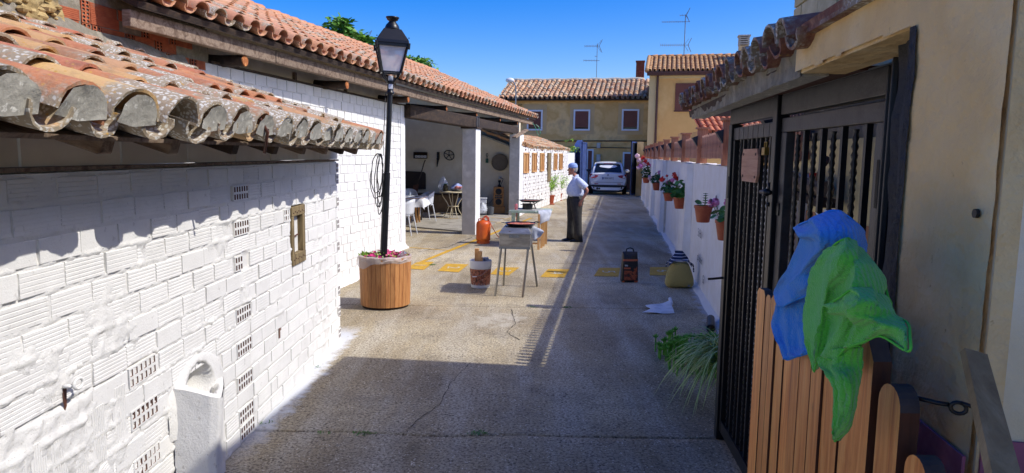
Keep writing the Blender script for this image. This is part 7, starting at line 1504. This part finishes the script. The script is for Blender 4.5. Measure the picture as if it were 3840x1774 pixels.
# ================================================================ the man
man = thing('person', 'older man in pale blue shirt, dark trousers and cap, hand on hip, looking left', 'person', (1.38, 15.15, 0))
M_skin = pm('skin', ['a8705a', 'b67c64', '9c6450'], .55, sc=12, rand=0); M_shirt = pm('pale blue shirt', ['bcc8e2', 'ccd5ea', 'aebade'], .85, sc=9, rand=0, bump=.5, bsc=14, bd=.03); M_trou = pm('charcoal trousers', ['2c2b29', '383633', '242321'], .85, sc=9, rand=0, bump=.5, bsc=12, bd=.03)
M_shoe = pm('black shoes', ['121214'], .4); M_hair = pm('grey hair', ['8f8d88', 'a8a6a0'], .9, sc=40); M_cap = pm('pale blue cap', ['7c96cc', '90a6d6', '6d87be'], .85, sc=14, rand=0)
Y_ = 15.15
def skinbody():
    J = {'pelvis': (1.385, Y_, .93, .12), 'waist': (1.365, Y_, 1.06, .125), 'chest': (1.385, Y_, 1.25, .13), 'neck': (1.365, Y_, 1.415, .055), 'head0': (1.335, Y_, 1.49, .062), 'shL': (1.42, Y_ - .17, 1.345, .055), 'elL': (1.615, Y_ - .24, 1.135, .038), 'wrL': (1.50, Y_ - .20, .925, .027), 'shR': (1.38, Y_ + .17, 1.345, .055), 'elR': (1.47, Y_ + .26, 1.12, .04), 'wrR': (1.33, Y_ + .22, .95, .027),
         'hipL': (1.41, Y_ - .09, .88, .085), 'knL': (1.42, Y_ - .10, .48, .052), 'anL': (1.46, Y_ - .10, .09, .038), 'hipR': (1.36, Y_ + .09, .88, .085), 'knR': (1.32, Y_ + .10, .48, .052), 'anR': (1.29, Y_ + .10, .09, .038)}
    names = list(J); E_ = [('pelvis', 'waist'), ('waist', 'chest'), ('chest', 'neck'), ('neck', 'head0'), ('chest', 'shL'), ('shL', 'elL'), ('elL', 'wrL'), ('chest', 'shR'), ('shR', 'elR'), ('elR', 'wrR'), ('pelvis', 'hipL'), ('hipL', 'knL'), ('knL', 'anL'), ('pelvis', 'hipR'), ('hipR', 'knR'), ('knR', 'anR')]
    V = [J[n][:3] for n in names]; rad = [J[n][3] for n in names]; E2 = [(names.index(a), names.index(b)) for a, b in E_]
    # left hand on the hip: palm, four fingers and a thumb pointing down and forward
    def chain(start, pts):
        i0 = start
        for p, r_ in pts: V.append(p); rad.append(r_); E2.append((i0, len(V) - 1)); i0 = len(V) - 1
        return i0
    wl = names.index('wrL'); V.append((1.475, Y_ - .185, .885)); rad.append(.026); E2.append((wl, len(V) - 1)); pl_ = len(V) - 1
    for k, (dx, L) in enumerate(((-.026, .062), (-.009, .072), (.009, .068), (.026, .054))): chain(pl_, [((1.468 + dx, Y_ - .19, .845), .010), ((1.464 + dx * 1.1, Y_ - .185, .845 - L * .5), .009), ((1.462 + dx * 1.1, Y_ - .172, .845 - L), .007)])
    chain(pl_, [((1.445, Y_ - .20, .875), .011), ((1.428, Y_ - .195, .855), .009)])
    wr = names.index('wrR'); V.append((1.31, Y_ + .20, .90)); rad.append(.026); E2.append((wr, len(V) - 1)); pr = len(V) - 1
    for k, (dx, L) in enumerate(((-.026, .062), (-.009, .072), (.009, .068), (.026, .054))): chain(pr, [((1.31 + dx, Y_ + .20, .86), .010), ((1.31 + dx, Y_ + .19, .86 - L), .008)])
    me = bpy.data.meshes.new('body'); me.from_pydata(V, E2, []); me.materials.append(M_skin); o = put(bpy.data.objects.new('body', me), man)
    sm = o.modifiers.new('skin', 'SKIN'); ly = me.skin_vertices[0] if me.skin_vertices else None
    if ly is None:
        bpy.context.view_layer.objects.active = o; bpy.context.view_layer.update(); ly = me.skin_vertices[0]
    for i, r_ in enumerate(rad): ly.data[i].radius = (r_, r_)
    ly.data[0].use_root = True; sm.use_smooth_shade = True; sb_ = o.modifiers.new('s', 'SUBSURF'); sb_.levels = 1; sb_.render_levels = 1
    return o
try: skinbody()
except Exception as ex: print('SKIN FAIL', ex)
m = MB(); n = 20; V = []; rings = [(-.115, .045, .05, .012), (-.10, .062, .058, .0), (-.06, .078, .068, -.005), (-.02, .092, .074, .0), (.03, .098, .077, .004), (.07, .094, .074, .006), (.10, .075, .06, .008), (.12, .03, .03, .01)]
hc = Vector((1.300, Y_, 1.575))
for z, rx, ry, off in rings:
    for j in range(n):
        a = 2 * math.pi * j / n; x = math.cos(a) * rx + off; y = math.sin(a) * ry
        if x < 0 and z < -.05: x -= .012 * max(0, -math.cos(a))
        V.append(hc + Vector((x, y, z)))
F = [(i * n + j, i * n + (j + 1) % n, (i + 1) * n + (j + 1) % n, (i + 1) * n + j) for i in range(len(rings) - 1) for j in range(n)] + [tuple(reversed(range(n))), tuple((len(rings) - 1) * n + j for j in range(n))]; m.add(V, F)
m.add([hc + Vector(v) for v in ((-.088, -.012, .022), (-.088, .012, .022), (-.128, 0, -.026), (-.090, -.020, -.034), (-.090, .020, -.034))], [(0, 3, 2), (0, 2, 1), (1, 2, 4), (2, 3, 4)]); m.sph(hc + Vector((-.09, 0, -.072)), .016, 8, 5, (.8, 1.6, .6)); m.sph(hc + Vector((-.075, 0, -.108)), .024, 8, 6, (1, 1.3, .9))
for s_ in (-1, 1): m.sph(hc + Vector((.012, s_ * .078, -.012)), .026, 8, 6, (.65, .35, 1.2))
head = m.build('head', M_skin, man, smooth=True)
m = MB()
for s_ in (-1, 1): m.sph(hc + Vector((-.083, s_ * .030, .015)), .010, 7, 5)
m.build('eyes', M_cable, head)
m = MB(); m.lathe(hc + Vector((.012, 0, 0)), [(.080, -.055), (.092, -.02), (.099, .03), (.096, .045), (.001, .045)], 20, None, 1, .82); m.v = [v if v[0] > hc.x - .02 else (hc.x - .02, v[1], v[2]) for v in m.v]; m.build('hair', M_hair, man, smooth=True)
m = MB(); m.lathe(hc + Vector((.003, 0, .035)), [(.104, .0), (.106, .02), (.100, .06), (.078, .092), (.04, .108), (.001, .112)], 22, None, 1, .82); m.add([hc + Vector(v) for v in ((-.06, -.075, .045), (-.11, -.055, .040), (-.165, -.03, .028), (-.172, 0, .026), (-.165, .03, .028), (-.11, .055, .04), (-.06, .075, .045))], [(0, 1, 2, 3, 4, 5, 6)]); m.sph(hc + Vector((.003, 0, .146)), .008, 6, 4); m.build('cap', M_cap, man, smooth=True)
# shirt: torso, sleeves, collar
m = MB(); T_ = [((1.375, Y_, .99), .150, .165), ((1.368, Y_, 1.04), .182, .178), ((1.358, Y_, 1.12), .192, .182), ((1.372, Y_, 1.22), .172, .190), ((1.398, Y_, 1.31), .140, .205), ((1.402, Y_, 1.365), .105, .180), ((1.385, Y_, 1.41), .070, .095), ((1.375, Y_, 1.425), .058, .062)]
n = 26; V = []; rg = random.Random(3)
for k, (c, a, b) in enumerate(T_):
    for j in range(n): t = 2 * math.pi * j / n; w_ = 1 + (.025 * math.sin(7 * t + k * 1.3) if k < 5 else 0); V.append((c[0] + a * w_ * math.copysign(abs(math.cos(t)) ** .9, math.cos(t)), c[1] + b * w_ * math.copysign(abs(math.sin(t)) ** .85, math.sin(t)), c[2]))
F = [(i * n + j, i * n + (j + 1) % n, (i + 1) * n + (j + 1) % n, (i + 1) * n + j) for i in range(len(T_) - 1) for j in range(n)] + [tuple(reversed(range(n))), tuple((len(T_) - 1) * n + j for j in range(n))]; m.add(V, F)
m.tube([(1.405, Y_ - .13, 1.345), (1.43, Y_ - .185, 1.325), (1.50, Y_ - .215, 1.26), (1.575, Y_ - .235, 1.19)], [.068, .078, .080, .076], 14); m.tube([(1.385, Y_ + .13, 1.345), (1.40, Y_ + .19, 1.31), (1.46, Y_ + .245, 1.18)], [.068, .075, .072], 12)
m.tube([(1.378, Y_, 1.415), (1.368, Y_, 1.455)], [.064, .058], 14); m.tube([(1.32, Y_ - .03, 1.43), (1.30, Y_ - .05, 1.395)], .016, 6); m.build('shirt', M_shirt, man, smooth=True)
m = MB(); m.lathe((1.378, Y_, .955), [(.158, .0), (.162, .005), (.160, .045), (.15, .05)], 24, None, 1, 1.08); m.build('belt', M_cable, man, smooth=True)
m = MB(); 
m.tube([(1.405, Y_ - .06, .99), (1.40, Y_ - .075, .90), (1.395, Y_ - .09, .78), (1.41, Y_ - .10, .60), (1.425, Y_ - .105, .44), (1.44, Y_ - .10, .22), (1.455, Y_ - .10, .055)], [(.135, .10), (.152, .115), (.132, .105), (.105, .095), (.092, .088), (.088, .082), (.092, .085)], 18, ref=(1, 0, 0))
m.tube([(1.345, Y_ + .06, .99), (1.335, Y_ + .075, .90), (1.325, Y_ + .09, .78), (1.31, Y_ + .10, .60), (1.305, Y_ + .105, .44), (1.298, Y_ + .10, .22), (1.295, Y_ + .10, .055)], [(.135, .10), (.148, .115), (.128, .105), (.102, .095), (.090, .088), (.086, .082), (.090, .085)], 18, ref=(1, 0, 0)); m.build('trousers', M_trou, man, smooth=True)
for x, y, a in ((1.44, Y_ - .10, -6), (1.275, Y_ + .10, 8)):
    m = MB(); Q = T(x, y, 0) @ RZ(R(a)); V = []; pr = [(.11, .030, .055), (.08, .042, .075), (.02, .045, .085), (-.06, .048, .062), (-.13, .046, .048), (-.175, .030, .030)]
    for (px_, hw, h) in pr: V += [Q @ Vector((px_, -hw, 0)), Q @ Vector((px_, -hw, h * .5)), Q @ Vector((px_, -hw * .5, h)), Q @ Vector((px_, hw * .5, h)), Q @ Vector((px_, hw, h * .5)), Q @ Vector((px_, hw, 0))]
    m.add(V, [(i * 6 + j, i * 6 + (j + 1) % 6, i * 6 + 6 + (j + 1) % 6, i * 6 + 6 + j) for i in range(5) for j in range(6)] + [tuple(range(6)), tuple(reversed(range(30, 36)))]); m.build('shoe', M_shoe, man, smooth=True)
# ================================================================ the parked car
car = thing('parked_car', 'white sport utility car parked at the end of the alley, seen from behind', 'car', (4.62, 33.9, 0)); CF = T(4.615, 33.75, 0) @ RZ(R(-7.5))
M_car = pm('white car paint', ['e8eaec', 'e2e4e6'], .28, .0, sc=2, rand=0, coat=.6); M_tyre = pm('tyre rubber', ['101012'], .85); M_tail = pm('red lamp glass', ['9c1c24', 'b42a32'], .2, sc=8, rand=0); M_plast = pm('dark bumper plastic', ['1e2022', '2a2c2e'], .6, sc=6)
secs = [(0.0, .22, [(.66, .40), (.80, .50), (.86, .66), (.85, .80), (.79, .93), (.70, .99), (.35, 1.02), (0, 1.03)]), (.10, 0, [(.72, .28), (.87, .46), (.905, .70), (.895, .86), (.84, .98), (.74, 1.06), (.37, 1.09), (0, 1.10)]),
        (.34, 0, [(.75, .26), (.90, .46), (.92, .72), (.91, .90), (.85, 1.02), (.70, 1.34), (.36, 1.40), (0, 1.41)]), (.55, 0, [(.75, .25), (.90, .46), (.92, .72), (.91, .92), (.85, 1.04), (.655, 1.49), (.34, 1.545), (0, 1.555)]), (.85, 0, [(.75, .25), (.90, .46), (.92, .72), (.91, .92), (.85, 1.05), (.645, 1.54), (.33, 1.585), (0, 1.595)]),
        (2.0, 0, [(.75, .25), (.90, .46), (.92, .72), (.91, .92), (.85, 1.05), (.645, 1.545), (.33, 1.60), (0, 1.61)]), (2.7, 0, [(.75, .25), (.90, .46), (.92, .72), (.91, .92), (.85, 1.02), (.66, 1.42), (.33, 1.47), (0, 1.48)]), (3.4, 0, [(.75, .25), (.90, .46), (.92, .72), (.90, .90), (.84, 1.0), (.76, 1.04), (.36, 1.07), (0, 1.08)]), (4.35, 0, [(.70, .28), (.80, .45), (.84, .62), (.80, .78), (.74, .84), (.6, .88), (.3, .90), (0, .91)]), (4.5, 0, [(.6, .35), (.70, .45), (.72, .55), (.70, .65), (.6, .70), (.5, .72), (.25, .73), (0, .73)])]
V = []; K = 15
for y, _, pr in secs:
    full = [(-a, z) for a, z in pr] + [(a, z) for a, z in reversed(pr[:-1])]
    for a, z in full: V.append((a, y, z))
F = [(i * K + j, (i + 1) * K + j, (i + 1) * K + j + 1, i * K + j + 1) for i in range(len(secs) - 1) for j in range(K - 1)] + [tuple(range(K)), tuple(reversed(range((len(secs) - 1) * K, len(secs) * K)))] + [(i * K + K - 1, (i + 1) * K + K - 1, (i + 1) * K, i * K) for i in range(len(secs) - 1)]
m = MB(); m.add(V, F); m.build('body', M_car, car, CF, smooth=True, auto=32)
m = MB(); m.add([(-.66, .085, 1.075), (.66, .085, 1.075), (.58, .445, 1.455), (-.58, .445, 1.455)], [(0, 1, 2, 3)]); m.v = [(x, y - .03, z + .012) for x, y, z in m.v]; m.build('rear_window', M_dkglass, car, CF)
m = MB()
for s_ in (-1, 1): m.add([(s_ * .875, .55, 1.07), (s_ * .70, .68, 1.47), (s_ * .69, 2.4, 1.48), (s_ * .87, 3.0, 1.07)], [(0, 1, 2, 3) if s_ > 0 else (3, 2, 1, 0)])
m.build('side_windows', M_dkglass, car, CF)
m = MB(); m.b2((-.56, .36, 1.50), (.56, .58, 1.555)); m.build('roof_spoiler', M_car, car, CF, bevel=.015); m = MB(); m.b2((-.22, .35, 1.49), (.22, .362, 1.515)); m.build('brake_light', M_tail, car, CF)
for s_ in (-1, 1):
    m = MB(); a = [(s_ * .46, -.008, .92), (s_ * .86, .055, 1.0), (s_ * .885, .085, .83), (s_ * .80, -.010, .80), (s_ * .56, -.02, .83)]; m.add(a, [tuple(range(5)) if s_ > 0 else tuple(reversed(range(5)))]); o = m.build('tail_light', M_tail, car, CF); so_ = o.modifiers.new('s', 'SOLIDIFY'); so_.thickness = .05; so_.offset = 0
    m = MB(); m.sph((s_ * .99, 2.45, 1.12), .12, 12, 8, (1, .55, .7)); m.build('door_mirror', M_car if s_ > 0 else M_navy, car, CF, smooth=True)
    m = MB(); m.tube([(s_ * .60, .6, 1.60), (s_ * .60, .75, 1.64), (s_ * .60, 2.2, 1.65), (s_ * .60, 2.4, 1.60)], .016, 6); m.build('roof_rail', M_plast, car, CF, smooth=True)
    for yy in (.85, 3.6):
        m = MB(); m.tube([(s_ * .72, yy, .34), (s_ * .92, yy, .34)], .34, 22); w_ = m.build('wheel', M_tyre, car, CF, auto=40); m = MB(); m.tube([(s_ * .90, yy, .34), (s_ * .93, yy, .34)], .22, 18); m.build('rim', M_galv, w_, CF)
    m = MB(); m.b2((s_ * .55 - .09, -.03, .515), (s_ * .55 + .09, -.012, .545)); m.build('reflector', M_tail, car, CF)
m = MB(); m.add([(-.86, .10, .50), (-.70, -.045, .48), (.70, -.045, .48), (.86, .10, .50), (.84, .08, .34), (.68, -.05, .30), (-.68, -.05, .30), (-.84, .08, .34)], [(0, 1, 6, 7), (1, 2, 5, 6), (2, 3, 4, 5)]); m.b2((-.70, -.03, .16), (.70, .5, .30)); m.build('bumper_plastic', M_plast, car, CF)
m = MB(); m.add([(-.80, -.02, .395), (-.55, -.065, .36), (.55, -.065, .36), (.80, -.02, .395), (.70, -.03, .265), (.52, -.07, .225), (-.52, -.07, .225), (-.70, -.03, .265)], [(0, 1, 6, 7), (1, 2, 5, 6), (2, 3, 4, 5)]); m.build('skid_plate', M_car, car, CF)
m = MB(); m.tube([(-.50, -.10, .30), (-.50, .1, .30)], .055, 12); m.tube([(-.40, -.10, .30), (-.40, .1, .30)], .045, 12); m.build('exhaust', M_plast, car, CF)
m = MB(); m.b2((-.72, -.02, .60), (.72, -.004, .612)); m.b2((-.27, -.012, .725), (-.262, -.002, .87)); m.b2((.262, -.012, .725), (.27, -.002, .87)); m.build('tailgate_lines', M_plast, car, CF)
pl_ = MB(); pl_.b2((-.26, -.035, .745), (.26, -.022, .855)); pl_ = pl_.build('number_plate', M_whitepl, car, CF, bevel=.003); m = MB(); m.b2((-.26, -.037, .745), (-.215, -.0352, .855)); m.build('blue_strip', pm('plate blue', ['1c3a8c'], .5), pl_, CF)
text('plate_number', '7804 HST', M_cable, CF @ T(.02, -.0375, .80) @ RX(R(90)), .105, pl_, .0005, sx=.95)
m = MB(); m.tube([(0, -.02, .955), (0, .01, .955)], .042, 18); e_ = m.build('emblem', M_cable, car, CF); m = MB(); 
for a0 in (0, 180):
    P = [(0, -.0215, .955)] + [(.03 * math.cos(R(a0 + t)), -.0215, .955 + .03 * math.sin(R(a0 + t))) for t in range(0, 91, 15)]; m.mat(0); m.add(P, [tuple(range(len(P)))])
    P = [(0, -.0215, .955)] + [(.03 * math.cos(R(a0 + 90 + t)), -.0215, .955 + .03 * math.sin(R(a0 + 90 + t))) for t in range(0, 91, 15)]; m.mat(1); m.add(P, [tuple(range(len(P)))])
m.build('emblem_quarters', [pm('emblem blue', ['2f6fb8'], .4), M_whitepl], e_, CF)
